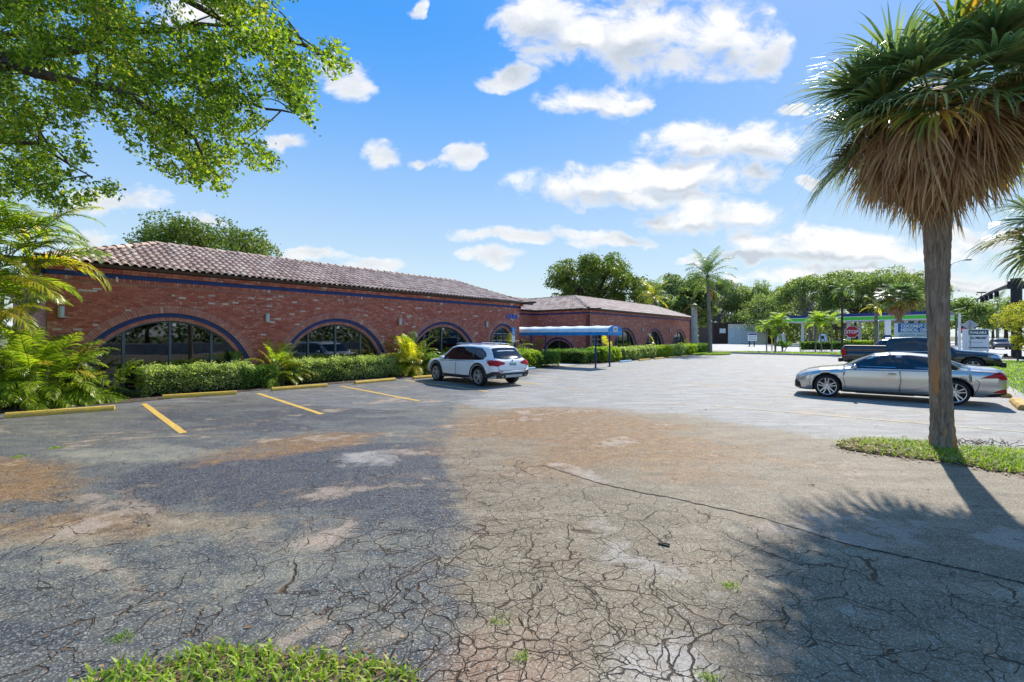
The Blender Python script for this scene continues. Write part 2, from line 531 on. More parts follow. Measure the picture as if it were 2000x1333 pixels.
def asphalt_material():
    m = bpy.data.materials.new('worn_asphalt'); m.use_nodes = True
    m.node_tree.nodes.clear(); t = NT(m.node_tree)
    out = t.n('ShaderNodeOutputMaterial'); p = t.n('ShaderNodeBsdfPrincipled'); t.l(p.outputs[0], out.inputs[0])
    g = t.n('ShaderNodeNewGeometry'); P = g.outputs['Position']
    def at(n):
        a = t.n('ShaderNodeAttribute'); a.attribute_name = n; return a.outputs['Fac']
    warp = t.n('ShaderNodeTexNoise'); warp.inputs['Scale'].default_value = 1.7; warp.inputs['Detail'].default_value = 5
    t.l(P, warp.inputs['Vector'])
    off = t.vm('SUBTRACT', warp.outputs['Color'], (.5, .5, .5))
    nz = t.noise(P, 1.6, 6, .65, .3)
    nz2 = t.noise(t.scale(P, (1, 1, 1)), 6.5, 5, .65, .2)
    nzl = t.noise(t.scale(P, (.55, 1.0, 1)), .75, 4, .6, .8)
    edge = t.math('ADD', t.math('MULTIPLY_ADD', nz, 1.0, -.5), t.math('MULTIPLY_ADD', nz2, .6, -.3))
    edge = t.math('ADD', edge, t.math('MULTIPLY_ADD', nzl, 2.2, -1.1))
    def zn(name, lo=.35, hi=.65, k=.9):
        return t.mr(t.math('MULTIPLY_ADD', edge, k, at(name)), lo, hi, smooth=True)
    streak = t.noise(t.scale(P, (.9, 2.6, 1)), 1.3, 5, .6, .5)
    grain = t.noise(P, 85, 3, .8)
    grain2 = t.noise(P, 240, 2, .8)
    tan = t.ramp(t.math('MULTIPLY_ADD', streak, .7, t.math('MULTIPLY', nz2, .3)), [(.3, (.115, .086, .050)), (.5, (.200, .154, .094)), (.7, (.295, .24, .160))])
    seal = t.ramp(t.math('MULTIPLY_ADD', streak, .6, t.math('MULTIPLY', nz2, .4)), [(.30, (.040, .045, .050)), (.44, (.070, .075, .076)), (.56, (.125, .122, .100)), (.70, (.23, .205, .140))])
    light = t.ramp(streak, [(.3, (.19, .186, .178)), (.52, (.27, .264, .248)), (.7, (.36, .35, .32))])
    mid = t.ramp(streak, [(.3, (.080, .082, .085)), (.55, (.130, .132, .132)), (.7, (.23, .222, .20))])
    c = tan
    c = t.mix(zn('mid', .2, .8, .7), c, mid)
    c = t.mix(zn('seal', .3, .7, 1.1), c, seal)
    c = t.mix(zn('light', .15, .85, .9), c, light)
    c = t.mix(t.math('MULTIPLY', zn('blue'), .75), c, (.026, .031, .046))
    brown = t.ramp(nz2, [(.3, (.13, .060, .016)), (.52, (.225, .115, .033)), (.75, (.33, .20, .085))])
    c = t.mix(t.math('MULTIPLY', t.mr(t.math('MULTIPLY_ADD', edge, 1.5, at('brown')), .18, .95), .95), c, brown)
    c = t.mix(t.math('MULTIPLY', t.mr(t.math('MULTIPLY_ADD', edge, 1.9, at('pale')), .45, 1.2), .7), c, (.50, .46, .41))
    c = t.mix(t.math('MULTIPLY', t.mr(t.math('MULTIPLY_ADD', edge, 1.7, at('olive')), .35, 1.2), .6), c, (.31, .29, .20))
    c = t.mix(t.math('MULTIPLY', t.mr(t.math('MULTIPLY_ADD', edge, 1.7, at('red')), .4, 1.3), .6), c, (.36, .20, .13))
    # stones in the surface
    vo = t.n('ShaderNodeTexVoronoi'); vo.inputs['Scale'].default_value = 110; t.l(P, vo.inputs['Vector'])
    sc = t.n('ShaderNodeSeparateColor'); t.l(vo.outputs['Color'], sc.inputs[0])
    gr = t.math('MULTIPLY_ADD', sc.outputs[0], .62, t.math('MULTIPLY', grain, .8))
    c = t.mix(1.0, c, t.ramp(gr, [(.3, (.50, .49, .48)), (.62, (1, 1, 1)), (.9, (1.0, 1.0, 1.0))]), 'MULTIPLY')
    c = t.mix(t.mr(gr, .84, 1.1, 0, .7), c, (.55, .50, .42))
    # cracks, two sizes, only where the pavement is broken
    crk = at('crack')
    def cracks(scale, width, d, lo):
        pv = t.vm('ADD', P, t.vm('MULTIPLY', off, (d, d, 0)))
        fl = t.vm('MULTIPLY', pv, (1, 1, 0))
        v = t.n('ShaderNodeTexVoronoi', feature='DISTANCE_TO_EDGE'); v.inputs['Scale'].default_value = scale
        t.l(fl, v.inputs['Vector'])
        wn = t.noise(P, 2.2 * scale ** .3, 3, .6)
        w = t.math('MULTIPLY', t.mr(t.math('ADD', crk, t.math('MULTIPLY_ADD', wn, 2.5, -1.2)), lo, lo + .75), width)
        return t.math('SUBTRACT', 1.0, t.math('DIVIDE', v.outputs[0], t.math('MAXIMUM', w, 1e-4)), clamp=True)
    k1 = cracks(1.9, .0115, .8, .05)
    k2 = cracks(5.2, .022, .5, .36)
    k3 = cracks(11.0, .038, .3, .62)
    k = t.math('MAXIMUM', t.math('MAXIMUM', k1, k2), k3)
    ks = t.mr(k, .0, .45)
    debris = t.mr(t.math('ADD', nz, t.math('MULTIPLY', grain, .3)), .62, .78)
    c = t.mix(t.math('MULTIPLY', t.mr(k, 0.0, .12), debris), c, (.24, .11, .045))
    c = t.mix(t.math('MULTIPLY', ks, .80), c, (.045, .029, .016))
    halo = t.mr(k, .0, .1)
    t.l(c, p.inputs['Base Color'])
    p.inputs['Roughness'].default_value = .62
    rr = t.math('SUBTRACT', .72, t.math('MULTIPLY', at('seal'), .16))
    t.l(rr, p.inputs['Roughness'])
    p.inputs['Specular IOR Level'].default_value = .32
    b = t.n('ShaderNodeBump'); b.inputs['Strength'].default_value = .85; b.inputs['Distance'].default_value = .012
    hh = t.math('ADD', t.math('MULTIPLY', gr, .35), t.math('MULTIPLY', nz2, .5))
    hh = t.math('SUBTRACT', hh, t.math('MULTIPLY', k, 1.5))
    t.l(hh, b.inputs['Height']); t.l(b.outputs[0], p.inputs['Normal'])
    return m

def make_lot():
    def axis(lo, hi, dlo, dhi, step, grow=1.09):
        a = list(np.arange(dlo, dhi + 1e-6, step)); st = step; x = dhi
        while x < hi:
            st = min(st * grow, 1.6); x += st; a.append(x)
        st = step; x = dlo; b = []
        while x > lo:
            st = min(st * grow, 1.6); x -= st; b.append(x)
        return np.array(b[::-1] + a)
    xs = axis(-34, 66, -9, 10, .09); ys = axis(-30, 66, 1.6, 15, .09)
    X, Y = np.meshgrid(xs, ys)
    nx, ny = len(xs), len(ys)
    lump = .006 * np.sin(X * 1.1 + .5 * np.sin(Y * .7)) * np.cos(Y * .9)
    V = np.stack([X, Y, lump * 0], -1).reshape(-1, 3)
    i = np.arange(nx * ny).reshape(ny, nx)
    F = np.stack([i[:-1, :-1], i[:-1, 1:], i[1:, 1:], i[1:, :-1]], -1).reshape(-1, 4)
    me = quads_mesh('parking_lot', V, 4, [asphalt_material()], F)
    S = X * AX[0] + Y * AX[1]; N = X * AN[0] + Y * AN[1]
    Z = {}
    Z['seal'] = zone([(-900, 775), (100, 812), (480, 772), (560, 790), (760, 800), (905, 785), (893, 830), (868, 880), (870, 960), (905, 1040), (900, 1130), (890, 1230), (830, 1330), (800, 1600), (-3000, 1600)], X, Y, .7)
    Z['mid'] = zone([(-900, 760), (560, 735), (760, 720), (1080, 715), (1150, 735), (1010, 765), (905, 790), (760, 860), (300, 860), (-900, 880)], X, Y, 1.2)
    Z['light'] = np.maximum(zone([(905, 790), (925, 770), (1060, 728), (1240, 690), (1400, 675), (2600, 675), (2900, 900), (2000, 893), (1860, 880), (1620, 858), (1520, 840), (1300, 812), (1120, 800), (960, 803)], X, Y, 1.3), (Y > 30) * (X > -2) * 1.0)
    Z['brown'] = np.maximum(zone([(880, 862), (903, 812), (1000, 798), (1150, 797), (1300, 815), (1420, 850), (1500, 900), (1420, 935), (1200, 930), (1060, 912), (1000, 905), (930, 895)], X, Y, 1.8),
                 np.maximum(zone([(-200, 895), (140, 900), (165, 930), (110, 975), (-200, 1010)], X, Y, .6), .8 * zone([(340, 890), (660, 840), (740, 845), (700, 868), (400, 915)], X, Y, .5)))
    Z['brown'] = np.maximum(Z['brown'], .55 * zone([(-100, 1000), (400, 1005), (560, 1000), (500, 1040), (-100, 1075)], X, Y, .3))
    Z['blue'] = np.maximum(.9 * zone([(200, 930), (360, 900), (640, 870), (860, 860), (900, 1000), (860, 1040), (640, 1000), (300, 990)], X, Y, .6), .6 * zone([(380, 770), (560, 790), (800, 800), (860, 830), (500, 850), (200, 840)], X, Y, .8))
    Z['pale'] = np.maximum.reduce([.9 * zone([(1130, 985), (1200, 985), (1240, 1070), (1400, 1150), (1180, 1100)], X, Y, .3), zone([(1120, 1333), (1180, 1260), (1350, 1225), (1440, 1333), (1300, 1500)], X, Y, .3),
                  .7 * zone([(1080, 905), (1200, 925), (1300, 960), (1160, 945)], X, Y, .25), .6 * zone([(660, 880), (740, 880), (800, 910), (640, 925)], X, Y, .3), .5 * zone([(1320, 1120), (1700, 1150), (1700, 1200), (1350, 1190)], X, Y, .3)])
    Z['olive'] = np.maximum.reduce([zone([(100, 885), (300, 862), (460, 880), (400, 898), (140, 910)], X, Y, .3), .7 * zone([(280, 1010), (540, 1000), (560, 1040), (300, 1070)], X, Y, .25), .6 * zone([(380, 1090), (620, 1050), (650, 1160), (380, 1200)], X, Y, .3), .5 * zone([(-300, 1040), (250, 1040), (250, 1180), (-300, 1200)], X, Y, .4)])
    Z['red'] = np.maximum(zone([(850, 1360), (900, 1230), (1120, 1215), (1180, 1300), (1100, 1400)], X, Y, .3), .5 * zone([(260, 780), (500, 770), (470, 800), (240, 810)], X, Y, .5))
    seam = [GP(*q) for q in [(1070, 915), (1180, 945), (1320, 975), (1480, 1010), (1640, 1060), (1800, 1095), (2000, 1140)]]
    Z['crack'] = np.maximum.reduce([.62 * zone([(830, 880), (1060, 905), (1080, 940), (1330, 985), (1640, 1065), (2000, 1145), (2600, 1330), (2600, 2200), (-400, 2200), (-900, 1240), (0, 1120), (500, 1040), (840, 985)], X, Y, .8),
                  .36 * zone([(-500, 930), (860, 880), (900, 1300), (-500, 1300)], X, Y, 1.2), .95 * zone([(760, 1010), (1000, 1010), (1420, 1160), (1500, 1400), (700, 1500), (600, 1200)], X, Y, .6)])
    for k, a in Z.items():
        at = me.attributes.new(k, 'FLOAT', 'POINT')
        at.data.foreach_set('value', a.astype(np.float32).ravel())
    return tag(obj('parking_lot', me), kind='structure')
make_lot()

def sheet(name, pts, z, m, kind='structure', sn=False, thick=0.0):
    mb = MB()
    P = [(SN(*p) if sn else (p[0], p[1], 0)) for p in pts]
    n = len(P)
    v = [(p[0], p[1], z) for p in P]
    f = [tuple(range(n))]
    if thick:
        v += [(p[0], p[1], z - thick) for p in P]
        f += [(i, (i + 1) % n + 0, (i + 1) % n + n, i + n) for i in range(n)]
    mb.add(v, f, m)
    o = mb.build(name)
    # make sure the top faces up
    me = o.data
    if me.polygons[0].normal.z < 0:
        me.flip_normals()
    return tag(o, kind=kind)

M_EARTH = mat('grassy_earth', (.11, .14, .045), .95, var=.4, vscale=.4, bump=.5, bscale=8, col2=(.17, .14, .08))
M_SOIL = mat('mulch_soil', (.10, .070, .048), .97, var=.5, vscale=5, bump=1.0, bscale=30, col2=(.055, .036, .025))
M_DIRT = mat('bare_dirt_verge', (.30, .23, .14), .95, var=.3, vscale=1.2, bump=.6, bscale=14, col2=(.20, .19, .07))
M_CONC = mat('pale_concrete', (.42, .41, .385), .8, var=.14, vscale=.6, bump=.3, bscale=20)
M_ROAD = mat('pale_road_asphalt', (.30, .30, .30), .7, var=.12, vscale=.5, bump=.3, bscale=30)
M_WALK = mat('old_sidewalk', (.40, .37, .32), .85, var=.25, vscale=1.5, bump=.4, bscale=20)
M_LAWN = mat('lawn_ground', (.12, .20, .03), .95, var=.35, vscale=1.5, bump=.8, bscale=30)
M_LAWNDIRT = mat('litter_ground', (.17, .12, .07), .95, var=.4, vscale=6, bump=.8, bscale=30)

sheet('ground', [(-900, -600), (1600, -600), (1600, 2400), (-900, 2400)], -.05, M_EARTH)
sheet('planting_bed', [(-3.5, 16.05), (2.7, 15.85), (6, 16.1), (17.4, 16.0), (18.0, 15.2), (22.9, 14.95), (22.9, 18.3), (-3.5, 18.3)], .012, M_SOIL, sn=True)
sheet('planting_bed', [(25.2, 14.6), (38, 14.45), (51.5, 14.7), (51.5, 18.3), (31, 18.3), (31, 23.5), (25.2, 23.5)], .012, M_SOIL, sn=True)
sheet('entrance_walk', [(22.9, 15.0), (25.2, 15.0), (25.2, 23.5), (22.9, 23.5)], .016, M_CONC, sn=True)
sheet('side_yard', [(-30, 15.95), (-3.5, 16.05), (-3.5, 18.3), (1.4, 18.3), (1.4, 50), (-30, 50)], .010, M_EARTH, sn=True)
sheet('sidewalk', [(13, -4.6), (30, -3.2), (30, -2.75), (19.2, -2.6), (16, -2.45), (12.5, -2.2)], .008, M_WALK, sn=True)

# verge, kerb and the road to the fuel station
sheet('grass_verge', [(51, 30), (51, 14.3), (49.6, 4.5), (49.3, -2), (55, -2), (58, 4), (56, 14), (60, 30)], .10, M_DIRT, sn=True)
mb = MB()
kp = [SN(50.9, 30, .0), SN(50.85, 14.3, 0), SN(49.45, 4.5, 0), SN(49.15, -2, 0)]
for a, b in zip(kp[:-1], kp[1:]):
    a = Vector(a); b = Vector(b); d = b - a
    mb.box(((a + b) / 2 + Vector((0, 0, .03))), (d.length + .05, .16, .26), M_CONC, rz=math.atan2(d.y, d.x))
tag(mb.build('kerb'), kind='structure')
sheet('fuel_station_ground', [(56.2, 60), (56.2, 14), (58.2, 4), (55.2, -2), (62, -6), (150, -6), (170, 90), (80, 90)], .03, M_CONC, sn=True)
sheet('road', [(36, -9.3), (48, -8.9), (60, -6.6), (150, -7), (600, -60), (600, -120), (150, -26), (36, -25)], .02, M_ROAD, sn=True)

def island(name, pts, z, m, h=.07):
    return sheet(name, pts, z, m, thick=h + .01)

# leaf-shaped grass island round the tall palm
isl = []
for k in range(24):
    a = 2 * math.pi * k / 24
    isl.append((47.0 + 2.9 * math.cos(a) * (1.2 if math.cos(a) > 0 else 1), 13.9 + 1.7 * math.sin(a)))
sheet('grass_island', isl, .09, M_LAWN, sn=True, thick=.1)

# yellow painted stall lines
def stripe(s0, n0, s1, n1, w, m, label, z=.005):
    a = Vector(SN(s0, n0)); b = Vector(SN(s1, n1)); d = (b - a).normalized(); q = Vector((-d.y, d.x, 0)) * w / 2
    mb = MB(); N = 14; v = []; f = []
    rr = random.Random(int(s0 * 100))
    for i in range(N + 1):
        c = a.lerp(b, i / N)
        e1 = rr.uniform(-.006, .006); e2 = rr.uniform(-.006, .006)
        v += [tuple(c + q * (1 + e1 / w * 2) + Vector((0, 0, z))), tuple(c - q * (1 + e2 / w * 2) + Vector((0, 0, z)))]
    for i in range(N):
        f.append((2 * i, 2 * i + 1, 2 * i + 3, 2 * i + 2))
    mb.add(v, f, m)
    o = mb.build('stall_line')
    if o.data.polygons[0].normal.z < 0: o.data.flip_normals()
    return tag(o, kind='structure')
for k, (s0, s1, m) in enumerate([(2.98, 2.55, M_YLINE), (5.82, 5.22, M_YLINE), (8.60, 8.02, M_YLINE), (11.42, 10.80, M_YLINE), (14.3, 13.7, M_YLINE), (16.9, 16.3, M_PALELINE), (19.7, 19.1, M_PALELINE), (22.6, 22.0, M_PALELINE)]):
    stripe(s0, 15.3 - (.5 if k > 4 else 0), s1, 10.1, .125, m, '')
for s in (27.9, 30.7, 33.5, 36.3, 39.1, 41.9):
    stripe(s, 14.0, s - .5, 9.0, .11, M_PALELINE, '')
for (a, b) in ((15.45, 15.95), (12.35, 12.75), (18.7, 19.1), (21.6, 22.0), (24.6, 25.0), (27.6, 28.0)):
    stripe(a, 3.6, b, -2.2, .11, M_PALELINE, '')
# arrows / worn white marks across the aisle
# ------------------------------------------------------------------ wheel stops
def wheel_stop_mesh(m, L=1.83):
    mb = MB(); prof = [(-.075, 0), (.075, 0), (.072, .06), (.045, .115), (-.045, .115), (-.072, .06)]
    mb.prism(prof, -L / 2, L / 2, m, 'x')
    me = mb.mesh('wheel_stop')
    bm = bmesh.new(); bm.from_mesh(me); bmesh.ops.recalc_face_normals(bm, faces=bm.faces)
    bmesh.ops.bevel(bm, geom=bm.edges[:], offset=.008, segments=1, affect='EDGES')
    bm.to_mesh(me); bm.free(); return me
ws_y = wheel_stop_mesh(M_YELLOW); ws_b = wheel_stop_mesh(M_PALEBLUE); ws_c = wheel_stop_mesh(mat('weathered_yellow', (.62, .40, .10), .8, var=.3, vscale=5, bump=.5))
def wheel_stop(x, y, ang, me, label, group, sc=1.0):
    o = obj('wheel_stop', me, None, (x, y, .0), (0, 0, R(ang))); tag(o, label, 'wheel stop', group)
    return o
G1 = 'wheel stops along the front planting bed'
for (p, q, lab) in [((-11.12, 9.94), (-9.62, 11.04), 'yellow concrete wheel stop nearest the camera, in front of the big palm shrub'),
                    ((-10.0, 13.01), (-8.49, 14.04), 'yellow wheel stop before the hedge under the first big arched window'),
                    ((-7.86, 14.91), (-6.54, 16.18), 'yellow wheel stop before the gap between the first two hedges'),
                    ((-5.87, 16.93), (-4.64, 18.48), 'yellow wheel stop under the second arched window, left of the white car'),
                    (SN(11.95, 15.35)[:2], SN(13.75, 15.3)[:2], 'yellow wheel stop half hidden by the front of the white car')]:
    c = ((p[0] + q[0]) / 2, (p[1] + q[1]) / 2); a = math.degrees(math.atan2(q[1] - p[1], q[0] - p[0]))
    nx, ny = -math.sin(R(a)) * .075, math.cos(R(a)) * .075
    wheel_stop(c[0] + nx, c[1] + ny, a, ws_y, lab, G1)
G2 = 'wheel stops in front of the far hedge'
x, y, _ = SN(18.95, 15.05); wheel_stop(x, y, 50, ws_b, 'pale blue wheel stop beside the tail of the white car', G1)
x, y, _ = SN(29.4, 14.35); wheel_stop(x, y, 51, ws_b, 'pale blue wheel stop just right of the awning posts', G2)
for s, lab in ((32.2, 'yellow wheel stop next to the pale blue one by the awning'), (35.0, 'yellow wheel stop second from the pale blue one, by the far hedge'), (37.9, 'yellow wheel stop third from the pale blue one, by the far hedge'), (40.8, 'farthest yellow wheel stop, nearest the grass island')):
    x, y, _ = SN(s, 14.2); wheel_stop(x, y, 50, ws_y, lab, G2)
G3 = 'weathered wheel stops behind the silver car'
x, y, _ = SN(17.35, -2.5); wheel_stop(x, y, 47, ws_c, 'weathered yellow wheel stop behind the tail of the silver car', G3).scale = (1, 1.9, 1.15)
x, y, _ = SN(20.4, -2.5); wheel_stop(x, y, 50, ws_c, 'weathered yellow wheel stop just visible past the silver car bumper', G3).scale = (1, 1.9, 1.15)
# ------------------------------------------------------------------ the brick building
bld = thing('brick_office_building', 'long single-storey red brick building with clay tile roof, navy trim and big arched windows', 'building', SN(1.4, 18.3), ROTZ)
def L(s, n, z=0.0):
    return (s - 1.4, n - 18.3, z)
TOPZ = 3.84
rb = random.Random(11)

def arch_path(R0, zc, n):
    """points of the curve at radius R0 with straight legs down to the ground, right to left"""
    pts = []
    if zc > 0:
        k = max(1, int(zc / .076))
        pts += [(R0, zc * i / k, 0) for i in range(k)]
    for i in range(n + 1):
        a = math.pi * i / n
        pts.append((R0 * math.cos(a), zc + R0 * math.sin(a), a))
    if zc > 0:
        pts += [(-R0, zc * (k - 1 - i) / k, math.pi) for i in range(k)]
    return pts

def ring(mb, sc, r1, r2, zc, y0, y1, m, n=48):
    A = arch_path(r1, zc, n); B = arch_path(r2, zc, n)
    k = len(A); v = []
    for (a, b) in zip(A, B):
        v += [(sc + a[0], y0, a[1]), (sc + b[0], y0, b[1]), (sc + b[0], y1, b[1]), (sc + a[0], y1, a[1])]
    f = []
    for i in range(k - 1):
        p, q = 4 * i, 4 * i + 4
        f += [(p, q, q + 1, p + 1), (p + 1, q + 1, q + 2, p + 2), (p, p + 3, q + 3, q)]
    mb.add(v, f, m)

def wedge_mesh(h, w0, w1, d, m):
    """one radial brick: stands on the curve, height h, width w0 at the bottom and w1 at the top"""
    mb = MB()
    v = [(-w0 / 2, 0, 0), (w0 / 2, 0, 0), (w1 / 2, 0, h), (-w1 / 2, 0, h), (-w0 / 2, d, 0), (w0 / 2, d, 0), (w1 / 2, d, h), (-w1 / 2, d, h)]
    mb.add(v, [(0, 1, 2, 3), (0, 4, 5, 1), (1, 5, 6, 2), (2, 6, 7, 3), (3, 7, 4, 0)], m)
    return mb.mesh('arch_brick')

def build_arch(parent, sc, Ro, zc, single, blind=()):
    t1 = .22 if Ro > 2 else (.21 if Ro < 1.6 else .22)
    r_a, r_b, r_c = Ro - t1, Ro - t1 - .13, Ro - t1 - .25
    mb = MB()
    ring(mb, sc, r_a, Ro, zc, -.036, .12, M_MORTAR_A)           # bed of the outer ring
    ring(mb, sc, r_c, r_b, zc, .042, .17, M_MORTAR_A)
    o = mb.build('arch', parent)
    mb = MB(); ring(mb, sc, r_b, r_a, zc, -.004, .15, M_BLUE, 64); mb.build('blue_arch_trim', o, smooth=False)
    pitch = .0762
    def lay(R0, h, yf, d, single):
        n = int(round(math.pi * R0 / pitch))
        rows = []
        for i in range(n):
            a = math.pi * (i + .5) / n
            rows.append((sc + R0 * math.cos(a), zc + R0 * math.sin(a), a))
        k = int(zc / pitch)
        for i in range(k):
            z = zc * (i + .5) / k
            rows.append((sc + R0, z, 0.0)); rows.append((sc - R0, z, math.pi))
        w0 = pitch - .012; w1 = pitch * (R0 + h) / R0 - .012
        if single:
            me = wedge_mesh(h - .006, w0, w1, d, M_ARCHB_O)
            for (x, z, a) in rows:
                if z < .35: continue
                b = obj('arch_brick', me, o, (x, yf + rb.uniform(-.004, .003), z), (0, math.pi / 2 - a, 0))
        else:
            mb = MB()
            base = np.array([(-w0 / 2, 0, 0), (w0 / 2, 0, 0), (w1 / 2, 0, h - .006), (-w1 / 2, 0, h - .006), (-w0 / 2, d, 0), (w0 / 2, d, 0), (w1 / 2, d, h - .006), (-w1 / 2, d, h - .006)])
            for (x, z, a) in rows:
                b = math.pi / 2 - a; c, s_ = math.cos(b), math.sin(b)
                v = np.stack([base[:, 0] * c + base[:, 2] * s_ + x, base[:, 1] + yf + rb.uniform(-.004, .003), -base[:, 0] * s_ + base[:, 2] * c + z], -1)
                mb.add(v, [(0, 1, 2, 3), (0, 4, 5, 1), (1, 5, 6, 2), (2, 6, 7, 3), (3, 7, 4, 0)], M_ARCHB_I)
            tag(mb.build('arch_bricks', o), kind='stuff')
    lay(r_a, t1, -.042, .10, single)
    lay(r_c, .12, .035, .13, False)
    # window
    yw = .24
    rw = r_c
    win = MB(); ring(win, sc, rw - .05, rw + .01, zc, yw - .03, yw + .04, M_FRAME, 40)
    win.bx((sc - rw, yw - .03, .02), (sc + rw, yw + .04, .10), M_FRAME)
    wo = win.build('window', parent)
    if Ro > 2.5: cuts = [-rw + .03, -1.2, 0, 1.2, rw - .03]
    elif Ro > 1.6: cuts = [-rw + .03, -.0, rw - .03]
    else: cuts = [-rw + .03, -.3, .3, rw - .03]
    def top(x): return zc + math.sqrt(max(0, (rw - .02) ** 2 - x * x))
    for i in range(len(cuts) - 1):
        a, b = cuts[i], cuts[i + 1]; K = 14; v = []; f = []
        for j in range(K + 1):
            x = a + (b - a) * j / K
            v += [(sc + x, yw, .06), (sc + x, yw, max(.07, top(x)))]
        f = [(2 * j, 2 * j + 2, 2 * j + 3, 2 * j + 1) for j in range(K)]
        pm = MB(); pm.add(v, f, M_GLASSW)
        pm.build('pane', wo)
        if i in blind:
            bm_ = MB(); x = a + .04
            while x < b - .06:
                tz = top(x) - .05; tz2 = top(x + .08) - .05
                if min(tz, tz2) > .3:
                    aa = .35
                    bm_.add([(sc + x, yw + .16, .1), (sc + x + .08, yw + .16 + .03, .1), (sc + x + .08, yw + .19, tz2), (sc + x, yw + .16, tz)], [(0, 1, 2, 3)], M_BLIND)
                x += .088
            if bm_.nv: bm_.build('blind', wo)
    for x in cuts[1:-1]:
        mm = MB(); mm.bx((sc + x - .035, yw - .05, .05), (sc + x + .035, yw + .05, top(x) + .02), M_FRAME)
        mm.build('mullion', wo)
    if Ro < 1.6:                                             # muntin grid of the narrow windows
        for z in (.75, 1.15, 1.55, 1.95):
            w = rw if z < zc else math.sqrt(max(0, rw * rw - (z - zc) ** 2))
            if w > .2:
                mm = MB(); mm.bx((sc - w, yw - .02, z - .015), (sc + w, yw + .02, z + .015), M_WHITE); mm.build('muntin', wo)
    return wo

